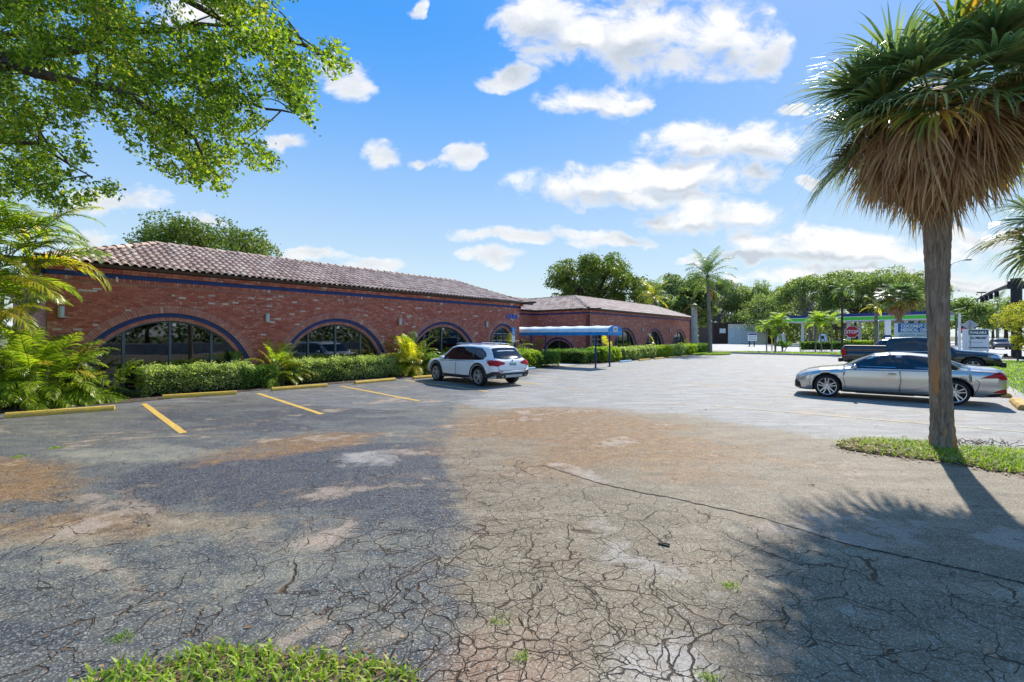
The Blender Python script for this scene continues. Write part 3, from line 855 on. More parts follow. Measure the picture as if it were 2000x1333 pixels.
def wall(loc, rz, length, arches, mode, bricks=0, ext=(0, 0)):
    """arches: (centre, outer radius, springing height, blind panes). Local x along the wall, y inwards"""
    backing = M_MORTAR if bricks else (M_BRICK_S if mode == 's' else M_BRICK_N)
    xs = sorted(set([0.0, length] + list(np.arange(0, length, .12)) + [c + r_ * k for c, R0, zc, _ in arches for r_ in (R0 - .22,) for k in (-1, -.999, -.99, -.97, .97, .99, .999, 1)]))
    xs = [x for x in xs if 0 <= x <= length]
    def low(x, dr=.20):
        z = 0
        for c, R0, zc, _ in arches:
            r_ = R0 - dr
            if abs(x - c) < r_: z = max(z, zc + math.sqrt(r_ * r_ - (x - c) ** 2))
        return z
    mb = MB(); v = []; f = []
    for x in xs:
        z = low(x)
        v += [(x, 0, z), (x, 0, TOPZ + .1), (x, .24, z), (x, .24, TOPZ + .1)]
    for i in range(len(xs) - 1):
        a, b = 4 * i, 4 * i + 4
        f += [(a, b, b + 1, a + 1), (a + 2, a + 3, b + 3, b + 2), (a, a + 2, b + 2, b), (a + 1, b + 1, b + 3, a + 3)]
    f += [(0, 1, 3, 2)]; e = 4 * (len(xs) - 1); f += [(e, e + 2, e + 3, e + 1)]
    mb.add(v, f, backing)
    w = mb.build('wall', bld, loc=loc, rot=(0, 0, rz))
    x0, x1 = -ext[0], length + ext[1]
    tm = MB(); tm.bx((x0 * .12, -.028, 3.565), (length + ext[1] * .12, .0, 3.70), M_BLUE); tm.build('blue_band', w)
    # projecting top courses
    tm = MB(); x = x0 * .3
    rr = random.Random(3)
    while x < length + ext[1] * .3 - .02:
        tm.bx((x, -.075, 3.703), (min(x + .203, length + ext[1] * .3), 0.001, 3.765), M_BRICK_I)
        tm.bx((x + .01, -.095, 3.772), (min(x + .213, length + ext[1] * .3), 0.001, 3.838), M_BRICK_I)
        x += .2134
    tm.build('top_course', w).update_tag()
    w.children[-1]['kind'] = 'stuff'
    tm = MB(); x = x0 * .1
    while x < length + ext[1] * .1 - .02:
        tm.bx((x, -.026 + rr.uniform(-.004, .004), 3.455), (x + .066, 0.001, 3.562), M_BRICK_I); x += .0762
    tm.build('soldier_course', w); w.children[-1]['kind'] = 'stuff'
    gm = MB()
    gm.prism([(-.20, 3.965), (-.215, 3.95), (-.19, 3.87), (-.12, 3.842), (-.02, 3.842), (-.02, 3.965), (-.185, 3.965), (-.175, 3.88), (-.05, 3.86)][:6], x0 - .2 * (ext[0] > 0), x1 + .2 * (ext[1] > 0), M_GUTTER, 'x')
    g2 = MB()
    for vv in (gm,):
        V = np.concatenate(vv.V); V = V[:, [0, 1, 2]]
    gm.V = [V]
    gm.build('gutter', w)
    if bricks:
        H, Wd, J = .0677, .2134, .009
        box = MB(); box.bx((0, -.012, 0), (Wd - J, .002, H - J), M_BRICK_O); one = box.mesh('brick')
        cand = []; jm = MB()
        nrow = int(3.45 / H)
        for r_ in range(nrow):
            z = r_ * H + .004
            if z < .25: continue
            off = (Wd / 2 if r_ % 2 else 0) - Wd
            x = off
            while x < length:
                a, b = max(0, x), min(length, x + Wd - J)
                pieces = [(a, b)]
                for c, R0, zc, _ in arches:
                    zz = z + H * .5
                    hw = R0 + .006 if zz < zc else (math.sqrt(max(0, (R0 + .006) ** 2 - (z + H * .15 - zc) ** 2)) if z - zc < R0 else 0)
                    np_ = []
                    for (p, q) in pieces:
                        if q <= c - hw or p >= c + hw: np_.append((p, q)); continue
                        if p < c - hw: np_.append((p, c - hw))
                        if q > c + hw: np_.append((c + hw, q))
                    pieces = np_
                for (p, q) in pieces:
                    if q - p < .02: continue
                    full = abs((q - p) - (Wd - J)) < 1e-4
                    cand.append((p, q, z, full))
                x += Wd
        # the nearest (leftmost) whole bricks above the shrubs show largest: they are single objects
        order = sorted([c for c in cand if c[3] and c[2] > 1.15], key=lambda c: c[0] * 1.0 - .02 * c[2])[:bricks]
        keep = set(id(c) for c in order)
        for c in cand:
            yo = rr.uniform(-.004, .003)
            if id(c) in keep:
                obj('brick', one, w, (c[0], yo, c[2]))
            else:
                jm.bx((c[0], -.012 + yo, c[2]), (c[1], .001, c[2] + H - J), M_BRICK_I)
        tag(jm.build('bricks', w), kind='stuff')
    for i, (c, R0, zc, bl) in enumerate(arches):
        wo = build_arch(bld, c, R0, zc, bricks and i < 2, bl)
        # arches are children of the building: carry them to this wall's place
        for ch in [q for q in bld.children if q.name.split('.')[0] in ('arch', 'window') and 'placed' not in q]:
            ch.matrix_local = Matrix.Translation(loc) @ Matrix.Rotation(rz, 4, 'Z')
            ch['placed'] = 1
        if R0 > 2 and bricks:
            sb = MB(); sb.box((c + .11, .20, 2.18), (.10, .05, .10), M_WHITE); sb.build('sensor', wo)
    return w

wall(L(1.4, 18.3), 0, 21.13, [(4.3 - 1.4, 2.78, 0, (3,)), (10.17 - 1.4, 2.78, 0, (0,)), (16.2 - 1.4, 2.78, 0, ()), (20.95 - 1.4, 1.43, 1.35, ())], 's', bricks=300, ext=(1, 1))
wall(L(31.0, 18.3), 0, 23.4, [(32.6 - 31, 1.36, 1.38, ()), (37.5 - 31, 2.78, 0, (1, 2)), (44.0 - 31, 2.78, 0, (0, 1, 2, 3)), (50.9 - 31, 2.78, 0, (0, 1, 2, 3))], 's', ext=(1, 1))
wall(L(22.53, 23.5), 0, 8.47, [(28.2 - 22.53, 1.93, 0, ())], 's')
wall(L(31.0, 23.5), -math.pi / 2, 5.2, [(2.45, 1.93, 0, (0, 1))], 'n', ext=(0, 1))
wall(L(22.53, 18.3), math.pi / 2, 5.2, [], 'n', ext=(1, 0))
wall(L(1.4, 34.0), -math.pi / 2, 15.7, [], 'n', ext=(1, 1))
wall(L(54.4, 18.3), math.pi / 2, 15.7, [], 'n', ext=(1, 1))
for q in bld.children:
    if 'placed' in q: del q['placed']

# dark rooms behind the glass
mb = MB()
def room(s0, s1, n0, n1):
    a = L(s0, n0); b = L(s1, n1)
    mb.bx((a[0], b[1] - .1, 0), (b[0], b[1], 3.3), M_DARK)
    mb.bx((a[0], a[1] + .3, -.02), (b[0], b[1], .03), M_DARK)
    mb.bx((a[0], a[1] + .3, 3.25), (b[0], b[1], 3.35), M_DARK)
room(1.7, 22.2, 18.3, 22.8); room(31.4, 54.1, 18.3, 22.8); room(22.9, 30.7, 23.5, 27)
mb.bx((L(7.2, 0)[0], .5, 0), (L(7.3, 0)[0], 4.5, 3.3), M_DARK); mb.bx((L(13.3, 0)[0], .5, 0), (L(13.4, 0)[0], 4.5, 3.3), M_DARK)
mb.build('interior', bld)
# pale reception counter and cabinets that show through the glass
mb = MB()
for (s, w_, h_) in ((9.4, .5, 2.0), (11.3, .9, 1.5), (17.2, 1.3, 1.1), (3.4, 1.1, 1.0), (5.4, .5, 1.9)):
    mb.bx((L(s, 0)[0], 2.6, 0), (L(s + w_, 0)[0], 3.1, h_), mat('beige_cabinet', (.40, .37, .30), .7))
mb.build('cabinet', bld)

# roof --------------------------------------------------------------
M_TILE_U = None
def tile_mat(name, mode):
    m = bpy.data.materials.new(name); m.use_nodes = True
    m.node_tree.nodes.clear(); t = NT(m.node_tree)
    out = t.n('ShaderNodeOutputMaterial'); p = t.n('ShaderNodeBsdfPrincipled'); t.l(p.outputs[0], out.inputs[0])
    g = t.n('ShaderNodeNewGeometry'); oi = t.n('ShaderNodeObjectInfo')
    r_ = g.outputs['Random Per Island'] if mode == 'i' else oi.outputs['Random']
    P = g.outputs['Position']
    c = t.ramp(r_, [(0, (.38, .25, .195)), (.35, (.54, .385, .305)), (.7, (.64, .48, .385)), (1, (.70, .57, .47))])
    n = t.noise(P, 2.4, 5, .65); n2 = t.noise(P, 16, 4, .7)
    c = t.mix(t.mr(n, .45, .75, 0, .45), c, (.22, .145, .12))
    c = t.mix(t.mr(n2, .60, .75, 0, .5), c, (.66, .58, .52))
    t.l(c, p.inputs['Base Color']); p.inputs['Roughness'].default_value = .75
    b = t.n('ShaderNodeBump'); b.inputs['Strength'].default_value = .4; b.inputs['Distance'].default_value = .01
    t.l(t.noise(P, 60, 4, .7), b.inputs['Height']); t.l(b.outputs[0], p.inputs['Normal'])
    return m
M_TILE_I = tile_mat('clay_tile_each', 'i'); M_TILE_O = tile_mat('clay_tile_single', 'o')
TW, TE = .2265, .396
def tile_geom(detail=6):
    prof = []
    for i in range(detail + 1):
        a = math.pi * i / detail
        prof.append((.075 - .078 * math.cos(a), .062 * math.sin(a)))
    prof += [(.175, -.006), (.2265, .004)]
    V = []; n = len(prof); Lt = TE + .035
    for (x, z) in prof: V.append((x, 0, z + .032))
    for (x, z) in prof: V.append((x * .96 + .003, Lt, z * .9 + .004))
    for (x, z) in prof: V.append((x, .004, z + .012))
    F = [(i, i + 1, n + i + 1, n + i) for i in range(n - 1)] + [(2 * n + i, 2 * n + i + 1, i + 1, i) for i in range(n - 1)]
    return np.array(V), F
TV, TF = tile_geom(6); TVl, TFl = tile_geom(4)
E_ = [(1.2, 18.1), (22.73, 18.1), (22.73, 23.3), (30.8, 23.3), (30.8, 18.1), (54.6, 18.1), (54.6, 34), (1.2, 34)]
T_ = [(4.5, 21.4), (19.83, 21.4), (19.83, 26.6), (34.1, 26.6), (34.1, 21.4), (51.6, 21.4), (51.6, 30.7), (4.5, 30.7)]
ZE, ZT = 3.955, 5.27
mb = MB()
for i in range(8):
    j = (i + 1) % 8
    mb.add([L(*E_[i], ZE), L(*E_[j], ZE), L(*T_[j], ZT), L(*T_[i], ZT)], [(0, 1, 2, 3)], M_GUTTER)
mb.add([L(*p, ZT - .01) for p in T_], [tuple(range(8))], M_GUTTER)
mb.add([L(*E_[i], ZE - .015) for i in range(8)], [tuple(reversed(range(8)))], M_GUTTER)
roof = mb.build('roof', bld)
tile_me = None
def lay_tiles(i, single, geo):
    j = (i + 1) % 8
    a = Vector(L(*E_[i], ZE)); b = Vector(L(*E_[j], ZE)); ta = Vector(L(*T_[i], ZT)); tb = Vector(L(*T_[j], ZT))
    u = (b - a); Lw = u.length; u.normalize()
    up = ta - a; ua = up.dot(u); v = (up - u * ua); Vm = v.length; v.normalize()
    ub = (tb - a).dot(u)
    w = u.cross(v)
    rows = 9; te = Vm / rows
    me1 = None
    jm = MB(); ncol = int(Lw / TW) + (60 if ua < 0 or ub > Lw else 0)
    Vg, Fg = geo
    B = np.array([u, v, w])
    cnt = 0
    c0 = -int(abs(min(0, ua)) / TW) - 1
    allV = []
    for k in range(c0, int(max(Lw, ub) / TW) + 1):
        for r_ in range(rows):
            vc = (r_ + .55) / rows
            lo = ua * vc; hi = Lw + (ub - Lw) * vc
            uc = k * TW + TW / 2
            if uc < lo - .02 or uc > hi + .02: continue
            o_ = a + u * (k * TW) + v * (r_ * te - (.05 if r_ == 0 else .0)) + w * (.012)
            o_ = o_ + u * rb.uniform(-.004, .004) + v * rb.uniform(-.006, .006)
            if cnt < single:
                if me1 is None:
                    q = MB(); q.add(Vg @ B, Fg, M_TILE_O); me1 = q.mesh('roof_tile', smooth=False)
                obj('roof_tile', me1, roof, o_)
                cnt += 1
            else:
                jm.add(Vg @ B + np.array(o_), Fg, M_TILE_I)
    if jm.nv: tag(jm.build('roof_tiles', roof), kind='stuff')
lay_tiles(0, 300, (TV, TF))
for i in (1, 2, 3, 4): lay_tiles(i, 0, (TVl, TFl))
lay_tiles(7, 0, (TVl, TFl)); lay_tiles(5, 0, (TVl, TFl))
# hip and ridge caps
def cap_mesh(m):
    mb = MB(); v = []; f = []; K = 6
    for e, (r_, y) in enumerate(((.115, 0), (.095, .46))):
        for i in range(K + 1):
            an = math.pi * i / K
            v.append((r_ * math.cos(an), y, r_ * math.sin(an) * .8 - .02 + (.03 if e == 0 else 0)))
    for i in range(K): f.append((i, i + 1, K + 1 + i + 1, K + 1 + i))
    for i in range(K + 1): v.append((.115 * .86 * math.cos(math.pi * i / K), .01, .115 * .86 * .8 * math.sin(math.pi * i / K) - .005))
    for i in range(K): f.append((i, 2 * K + 2 + i, 2 * K + 3 + i, i + 1))
    mb.add(v, f, m); return mb.mesh('ridge_tile', smooth=False)
cap_o = cap_mesh(M_TILE_O)
def caps(p, q):
    a = Vector(L(*p)); b = Vector(L(*q)); d = b - a; n = max(1, int(d.length / .40)); st = d.length / n; d.normalize()
    x = d.cross(Vector((0, 0, 1))).normalized(); z = x.cross(d)
    Mr = Matrix((x, d, z)).transposed().to_4x4()
    for i in range(n):
        o = obj('ridge_tile', cap_o, roof); o.matrix_local = Matrix.Translation(a + d * (i * st) + z * .035) @ Mr
Z3 = lambda p, z: (p[0], p[1], z)
caps(Z3(E_[0], ZE + .02), Z3(T_[0], ZT)); caps(Z3(T_[0], ZT + .0), Z3(T_[1], ZT + .0)); caps(Z3(E_[1], ZE + .02), Z3(T_[1], ZT))
caps(Z3(T_[1], ZT), Z3(T_[2], ZT)); caps(Z3(T_[2], ZT), Z3(T_[3], ZT)); caps(Z3(T_[3], ZT), Z3(T_[4], ZT)); caps(Z3(E_[4], ZE + .02), Z3(T_[4], ZT))
caps(Z3(T_[4], ZT), Z3(T_[5], ZT)); caps(Z3(E_[5], ZE + .02), Z3(T_[5], ZT))

# wall lamps, number, downpipe
lm = MB(); lm.lathe([(0.0, 2.33), (.075, 2.33), (.075, 2.335), (.078, 2.65), (.074, 2.66), (0, 2.66)], mat('grey_lamp_metal', (.50, .52, .54), .4, metal=.2), 14, 'z'); lm.bx((-.05, .02, 2.4), (.05, .09, 2.6), M_FRAME)
lamp_me = lm.mesh('wall_lamp', smooth=True)
for s in (1.68, 7.27, 13.33, 19.43, 40.96, 47.9):
    obj('wall_lamp', lamp_me, bld, (s - 1.4, -.085, 0 if s < 30 else -.06))
def text_mesh(body, size, m, depth=.01, bold=0.0, align='LEFT', sx=1.0, space=1.0):
    cu = bpy.data.curves.new('t', 'FONT'); cu.body = body; cu.size = size; cu.extrude = depth; cu.offset = bold; cu.align_x = align
    cu.space_character = space
    cu.resolution_u = 3
    o = bpy.data.objects.new('t', cu)
    me = bpy.data.meshes.new_from_object(o)
    bpy.data.objects.remove(o); bpy.data.curves.remove(cu)
    me.materials.clear(); me.materials.append(m)
    me.transform(Matrix.Diagonal((sx, 1, 1, 1)))
    return me
M_NUM = mat('blue_number', (.01, .13, .55), .4)
for k, d_ in enumerate('3880'):
    me = text_mesh(d_, .40, M_NUM, .02, .014)
    o = obj('house_number_digit', me, bld, (21.20 - 1.4 + k * .30, -.035, 2.89), (math.pi / 2, 0, 0))
mb = MB(); mb.bx((-.05, -.12, 0.05), (.05, -.03, 3.86), M_GUTTER); mb.build('downpipe', bld, loc=L(31.12, 18.3))
mb = MB(); mb.bx((-.04, -.11, 0.05), (.04, -.03, 3.86), M_GUTTER); mb.build('downpipe', bld, loc=L(54.2, 18.3))
mb = MB(); mb.tube([(0, -.03, 3.60), (0, -.09, 3.56), (0, -.09, 3.46)], .028, M_WHITE); mb.build('drain_spout', bld, loc=(1.5, 0, 0))

# ------------------------------------------------------------------ entrance awning
aw = thing('entrance_awning', 'blue canvas barrel awning on two navy posts leading to the building entrance', 'awning', SN(22.65, 12.1), ROTZ)
M_CANVAS = mat('blue_canvas', (.008, .25, .62), .6, var=.12, bump=.15, bscale=6)
M_CANTOP = mat('sunlit_faded_canvas', (.74, .80, .80), .6, var=.10, bump=.2, bscale=5)  # sun glare on the faded blue roof canvas, put into its near-white colour
M_POST = mat('navy_post', (.010, .025, .11), .45)
W_, D_ = 1.72, 11.3
mb = MB(); v = []; f = []; K = 10; NS = 40
for j in range(NS + 1):
    y = D_ * j / NS
    sag = .035 * abs(math.sin(math.pi * y / 1.13))
    for i in range(K + 1):
        a = math.pi * i / K
        v.append((W_ / 2 - W_ / 2 * math.cos(a), y, 2.03 + (.38 - sag) * math.sin(a) ** .8 if 0 < i < K else 2.03))
for j in range(NS):
    for i in range(K):
        p = j * (K + 1) + i; f.append((p, p + 1, p + K + 2, p + K + 1))
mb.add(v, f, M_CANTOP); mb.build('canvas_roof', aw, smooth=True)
mb = MB()
for x in (0, W_):
    v = []; 
    for j in range(NS + 1):
        y = D_ * j / NS; w_ = .006 * math.sin(y * 9)
        v += [(x + w_, y, 2.035), (x + w_ * 2, y, 1.845 + .006 * math.sin(y * 14))]
    mb.add(v, [(2 * j, 2 * j + 1, 2 * j + 3, 2 * j + 2) for j in range(NS)], M_CANVAS)
mb.build('valance', aw)
mb = MB()
poly = [(0, 1.845), (W_, 1.845), (W_, 2.03)] + [(W_ / 2 + W_ / 2 * math.cos(math.pi * i / 12), 2.03 + .38 * math.sin(math.pi * i / 12) ** .8) for i in range(1, 12)] + [(0, 2.03)]
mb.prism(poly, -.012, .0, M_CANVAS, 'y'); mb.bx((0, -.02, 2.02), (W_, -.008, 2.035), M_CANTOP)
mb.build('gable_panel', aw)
mb = MB(); mb.bx((.60, -.026, 2.06), (1.10, -.016, 2.34), M_WHITE); pl = mb.build('number_plate', aw)
obj('number_text', text_mesh('3880', .17, mat('grey_print', (.30, .32, .36), .6), .002, .004, 'CENTER'), pl, (.85, -.030, 2.13), (math.pi / 2, 0, 0))
for (x, y) in ((.10, .82), (W_ - .10, .75), (.10, 5.4), (W_ - .10, 5.4)):
    mb = MB(); mb.tube([(x, y, 0), (x, y, 2.03)], .05, M_POST, 10); mb.box((x, y, .01), (.2, .2, .02), M_POST); mb.build('post', aw, smooth=False)
mb = MB()
for x in (.04, W_ - .04): mb.tube([(x, .05, 2.02), (x, D_ - .05, 2.02)], .02, M_POST, 6)
for k in range(11):
    y = .06 + k * 1.115; mb.tube([(W_ / 2 - (W_ / 2 - .02) * math.cos(math.pi * i / 8), y, 2.02 + .36 * math.sin(math.pi * i / 8) ** .8) for i in range(9)], .012, M_METAL, 5)
mb.build('frame', aw)
# accessible parking sign in front of the narrow window
sg = thing('parking_sign', 'small blue and white accessible parking sign on a thin post by the building corner', 'sign', (.05, 23.6, 0), ROTZ)
mb = MB(); mb.tube([(0, 0, 0), (0, 0, 2.15)], .025, M_METAL, 6); mb.build('post', sg)
mb = MB(); mb.box((0, -.03, 2.06), (.26, .01, .40), mat('sign_blue', (.05, .27, .62), .5)); pp = mb.build('sign_plate', sg)
mb = MB(); mb.box((0, -.03, 1.66), (.26, .01, .34), M_WHITE); mb.build('sign_plate', sg)
wm = MB()                                                     # wheelchair emblem
wm.lathe([(.055, -.038), (.075, -.038), (.075, -.034), (.055, -.034)], M_WHITE, 14, 'y', (-.01, 0, 1.94))
wm.box((.0, -.037, 2.03), (.02, .004, .12), M_WHITE); wm.box((.0, -.037, 2.12), (.04, .004, .04), M_WHITE); wm.box((.03, -.037, 2.02), (.07, .004, .018), M_WHITE); wm.box((.07, -.037, 1.95), (.018, .004, .09), M_WHITE)
wm.build('emblem', pp)
# ------------------------------------------------------------------ vehicles
def smooth1(a, k):
    if k < 1: return a
    ker = np.hanning(2 * k + 3)[1:-1]; ker /= ker.sum()
    p = np.concatenate([np.full(k, a[0]), a, np.full(k, a[-1])])
    return np.convolve(p, ker, 'valid')

def paint(name, col, metal=.0, rough=.25, coat=1.0):
    return mat(name, col, rough, metal=metal, var=.04, vscale=2, coat=coat)

class Car:
    """hull lofted through cross-sections along x (front = +x), wheel arches cut out, trim projected on the hull"""
    def __init__(s, name, label, loc, ang, group, keys, body_mat, wheels, wr, cat='car', box=.0, step=.04, km=1):
        s.root = thing(name, label, cat, (loc[0], loc[1], 0), R(ang), group)
        K = np.array(keys, float)
        x0, x1 = K[0, 0], K[-1, 0]
        xs = np.unique(np.concatenate([np.arange(x0, x1, step), [x1], K[:, 0]]))
        cols = [np.interp(xs, K[:, 0], K[:, i]) for i in range(1, 6)]
        cols = [np.concatenate([c[:2], smooth1(c, km)[2:-2], c[-2:]]) for c in cols]
        zb, zs, zt, w, wt = cols
        zs = np.minimum(zs, zt - .03)
        V = []; n = 0
        for i, x in enumerate(xs):
            B, S, T, W, U = zb[i], zs[i], zt[i], w[i], wt[i] * w[i]
            drop = min(.07 + .05 * (1 - box), (T - S) * .5 + .01)
            h = S - B
            half = [(0, B), (.80 * W, B), (.93 * W, B + .02), (.978 * W, B + .18 * h), (.997 * W, B + .42 * h), (W, B + .62 * h), (.992 * W, B + .82 * h), (.972 * W, S - .02 * h), (.945 * W if T - S > .12 else .93 * W, S + min(.012, (T - S) * .3))]
            e = half[-1]; roofe = (U, T - drop)
            for q in (.33, .66, .9): half.append((e[0] + (roofe[0] - e[0]) * q + .012 * math.sin(q * math.pi), e[1] + (roofe[1] - e[1]) * q))
            half += [(U * .985, T - drop * .82), (U * .93, T - drop * .55), (U * .80, T - drop * .30), (U * .5, T - drop * .10), (0, T)]
            pts = half + [(-y, z) for (y, z) in reversed(half[1:-1])]
            n = len(pts)
            V += [(x, y, z) for (y, z) in pts]
        F = []
        for i in range(len(xs) - 1):
            for j in range(n):
                j2 = (j + 1) % n
                F.append((i * n + j, i * n + j2, (i + 1) * n + j2, (i + 1) * n + j))
        F.append(tuple(range(n))[::-1]); e = (len(xs) - 1) * n; F.append(tuple(e + j for j in range(n)))
        mb = MB(); mb.add(V, F, body_mat)
        me = mb.mesh('body', smooth=True)
        bm = bmesh.new(); bm.from_mesh(me); bmesh.ops.recalc_face_normals(bm, faces=bm.faces); bm.to_mesh(me); bm.free()
        body = obj('body', me, s.root)
        # wheel arches
        Wm = float(np.max(w))
        for wx in wheels:
            cm = MB()
            for sg in (-1, 1):
                k = 28; v = []; f = []
                for yy in (sg * (Wm - .34), sg * (Wm + .3)):
                    for a in range(k):
                        an = 2 * math.pi * a / k
                        v.append((wx + (wr + .055) * math.cos(an), yy, wr + .01 + (wr + .055) * math.sin(an)))
                for a in range(k): f.append((a, (a + 1) % k, k + (a + 1) % k, k + a))
                f.append(tuple(range(k))[::-1]); f.append(tuple(k + a for a in range(k)))
                cm.add(v, f, M_BLACK)
            cme = cm.mesh('cut'); bm = bmesh.new(); bm.from_mesh(cme); bmesh.ops.recalc_face_normals(bm, faces=bm.faces); bm.to_mesh(cme); bm.free()
            co = obj('cut', cme)
            md = body.modifiers.new('b', 'BOOLEAN'); md.operation = 'DIFFERENCE'; md.object = co; md.solver = 'EXACT'; md.material_mode = 'TRANSFER'
            bpy.context.view_layer.update()
            # evaluate in the hull's own frame
            co.parent = s.root
            bpy.context.view_layer.update()
            dg = bpy.context.evaluated_depsgraph_get()
            nm = bpy.data.meshes.new_from_object(body.evaluated_get(dg))
            body.modifiers.clear(); old = body.data; body.data = nm; nm.name = 'body'
            bpy.data.objects.remove(co)
        s.body = body; s.W = Wm; s.paint = body_mat; s.wr = wr
        bm = bmesh.new(); bm.from_mesh(body.data); s.bvh = BVHTree.FromBMesh(bm); bm.free()
    def hit(s, a, b, axis, side, off):
        if axis == 'y': o = Vector((a, side * 3, b)); d = Vector((0, -side, 0))
        elif axis == 'x': o = Vector((side * 5, a, b)); d = Vector((-side, 0, 0))
        else: o = Vector((a, b, 4)); d = Vector((0, 0, -1))
        p, nrm, i, dist = s.bvh.ray_cast(o, d)
        if p is None: return None
        if nrm.dot(d) > 0: nrm = -nrm
        return p + nrm * off
    def decal(s, name, poly, axis, side, m, off=.004, nx=20, nz=5, parent=None, lim=None):
        P = poly; xs0 = min(p[0] for p in P); xs1 = max(p[0] for p in P)
        br = sorted(set([p[0] for p in P])); xs = sorted(set([xs0 + 1e-4, xs1 - 1e-4] + [b for b in br[1:-1]] + list(np.linspace(xs0 + 1e-3, xs1 - 1e-3, nx))))
        v = []; ok = []
        for x in xs:
            zz = []
            for i in range(len(P)):
                (ax, az), (bx_, bz) = P[i], P[(i + 1) % len(P)]
                if (ax - x) * (bx_ - x) <= 0 and abs(ax - bx_) > 1e-9: zz.append(az + (bz - az) * (x - ax) / (bx_ - ax))
            if not zz: zz = [0, 0]
            lo, hi = min(zz), max(zz)
            for k in range(nz + 1):
                q = s.hit(x, lo + (hi - lo) * k / nz, axis, side, off)
                if q is not None and lim is not None and not lim(q): q = None
                v.append(q if q is not None else Vector((0, 0, 0))); ok.append(q is not None)
        f = []
        for i in range(len(xs) - 1):
            for k in range(nz):
                q = (i * (nz + 1) + k, (i + 1) * (nz + 1) + k, (i + 1) * (nz + 1) + k + 1, i * (nz + 1) + k + 1)
                if all(ok[t] for t in q):
                    ps = [v[t] for t in q]
                    if max((ps[0] - ps[2]).length, (ps[1] - ps[3]).length) < .45: f.append(q)
        mb = MB(); mb.add([tuple(p) for p in v], f, m)
        return mb.build(name, parent or s.root, smooth=True)
    def line(s, name, pts, axis, side, m, w=.010, off=.005, parent=None, sub=6):
        P = []
        for a, b in zip(pts[:-1], pts[1:]):
            for i in range(sub): P.append((a[0] + (b[0] - a[0]) * i / sub, a[1] + (b[1] - a[1]) * i / sub))
        P.append(pts[-1]); v = []; ok = []
        for i, p in enumerate(P):
            q = P[min(i + 1, len(P) - 1)]; r = P[max(i - 1, 0)]
            dx, dz = q[0] - r[0], q[1] - r[1]; l = math.hypot(dx, dz) + 1e-9
            for sg in (-1, 1):
                h = s.hit(p[0] - sg * dz / l * w / 2, p[1] + sg * dx / l * w / 2, axis, side, off)
                v.append(h if h is not None else Vector((0, 0, 0))); ok.append(h is not None)
        f = [(2 * i, 2 * i + 1, 2 * i + 3, 2 * i + 2) for i in range(len(P) - 1) if all(ok[2 * i:2 * i + 4])]
        mb = MB(); mb.add([tuple(p) for p in v], f, m)
        return mb.build(name, parent or s.root)
    def wheel(s, x, y, m_rim, spokes=5, twin=True, rim=.70, tw=.23):
        sg = 1 if y > 0 else -1; r = s.wr
        mb = MB(); mb.lathe([(0, -.03), (r * rim * .96, -.03), (r * rim * .96, tw * .42)], M_BLACK, 24, 'y'); mb.lathe([(0, .01), (r * .36, .01), (r * .36, -.01)], M_METAL, 20, 'y', (0, .015, 0))
        w = obj('wheel', mb.mesh('wheel', smooth=False), s.root, (x, sg * (abs(y) - tw / 2), r), (0, 0, 0 if sg > 0 else math.pi))
        mb = MB(); mb.lathe([(r * rim, -tw * .45), (r * .9, -tw * .5), (r * .985, -tw * .38), (r, -tw * .2), (r, tw * .2), (r * .985, tw * .40), (r * .93, tw * .5), (r * rim, tw * .46), (r * rim, -tw * .45)], M_RUBBER, 40, 'y'); mb.build('tyre', w, smooth=True)
        mb = MB()
        rr = r * rim
        mb.lathe([(rr * .995, tw * .46), (rr * .93, tw * .44), (rr * .90, tw * .25)], m_rim, 36, 'y')
        mb.lathe([(0, tw * .36), (rr * .20, tw * .34), (rr * .22, tw * .2)], m_rim, 18, 'y')
        for k in range(spokes):
            a = 2 * math.pi * k / spokes + math.pi / 2
            for d in ((-.16, .16) if twin else (0,)):
                ca, sa = math.cos(a), math.sin(a)
                a2 = a + d * (1.3 if twin else 1)
                p0 = (rr * .14 * math.cos(a + d * 2), tw * .33, rr * .14 * math.sin(a + d * 2)); p1 = (rr * .94 * math.cos(a2), tw * .42, rr * .94 * math.sin(a2))
                dx, dz = p1[0] - p0[0], p1[2] - p0[2]; l = math.hypot(dx, dz); nx_, nz_ = -dz / l, dx / l; hw = .014 if twin else .026
                v = [(p0[0] + nx_ * hw, p0[1], p0[2] + nz_ * hw), (p0[0] - nx_ * hw, p0[1], p0[2] - nz_ * hw), (p1[0] - nx_ * hw * 1.1, p1[1], p1[2] - nz_ * hw * 1.1), (p1[0] + nx_ * hw * 1.1, p1[1], p1[2] + nz_ * hw * 1.1)]
                v += [(q[0], q[1] - .03, q[2]) for q in v]
                mb.add(v, [(0, 1, 2, 3), (0, 4, 5, 1), (1, 5, 6, 2), (2, 6, 7, 3), (3, 7, 4, 0)], m_rim)
        mb.build('rim', w)
        return w
    def mirror(s, x, z, m, y=None):
        for sg in (-1, 1):
            mb = MB(); k = 10; yy = (y or s.W - .06)
            v = []; f = []
            prof = [(0, .02), (.03, .07), (.10, .085), (.17, .075), (.20, .05)]
            for (d, r_) in prof:
                for j in range(k):
                    an = 2 * math.pi * j / k
                    v.append((x + .3 * r_ * 2 * math.cos(an), sg * (yy + d), z + r_ * math.sin(an) * .95))
            for i in range(len(prof) - 1):
                for j in range(k): f.append((i * k + j, i * k + (j + 1) % k, (i + 1) * k + (j + 1) % k, (i + 1) * k + j))
            f.append(tuple((len(prof) - 1) * k + j for j in range(k)))
            mb.add(v, f, m); mb.box((x + .01, sg * (yy - .01), z - .03), (.07, .08, .04), M_BLACK)
            mb.build('mirror', s.root, smooth=True)

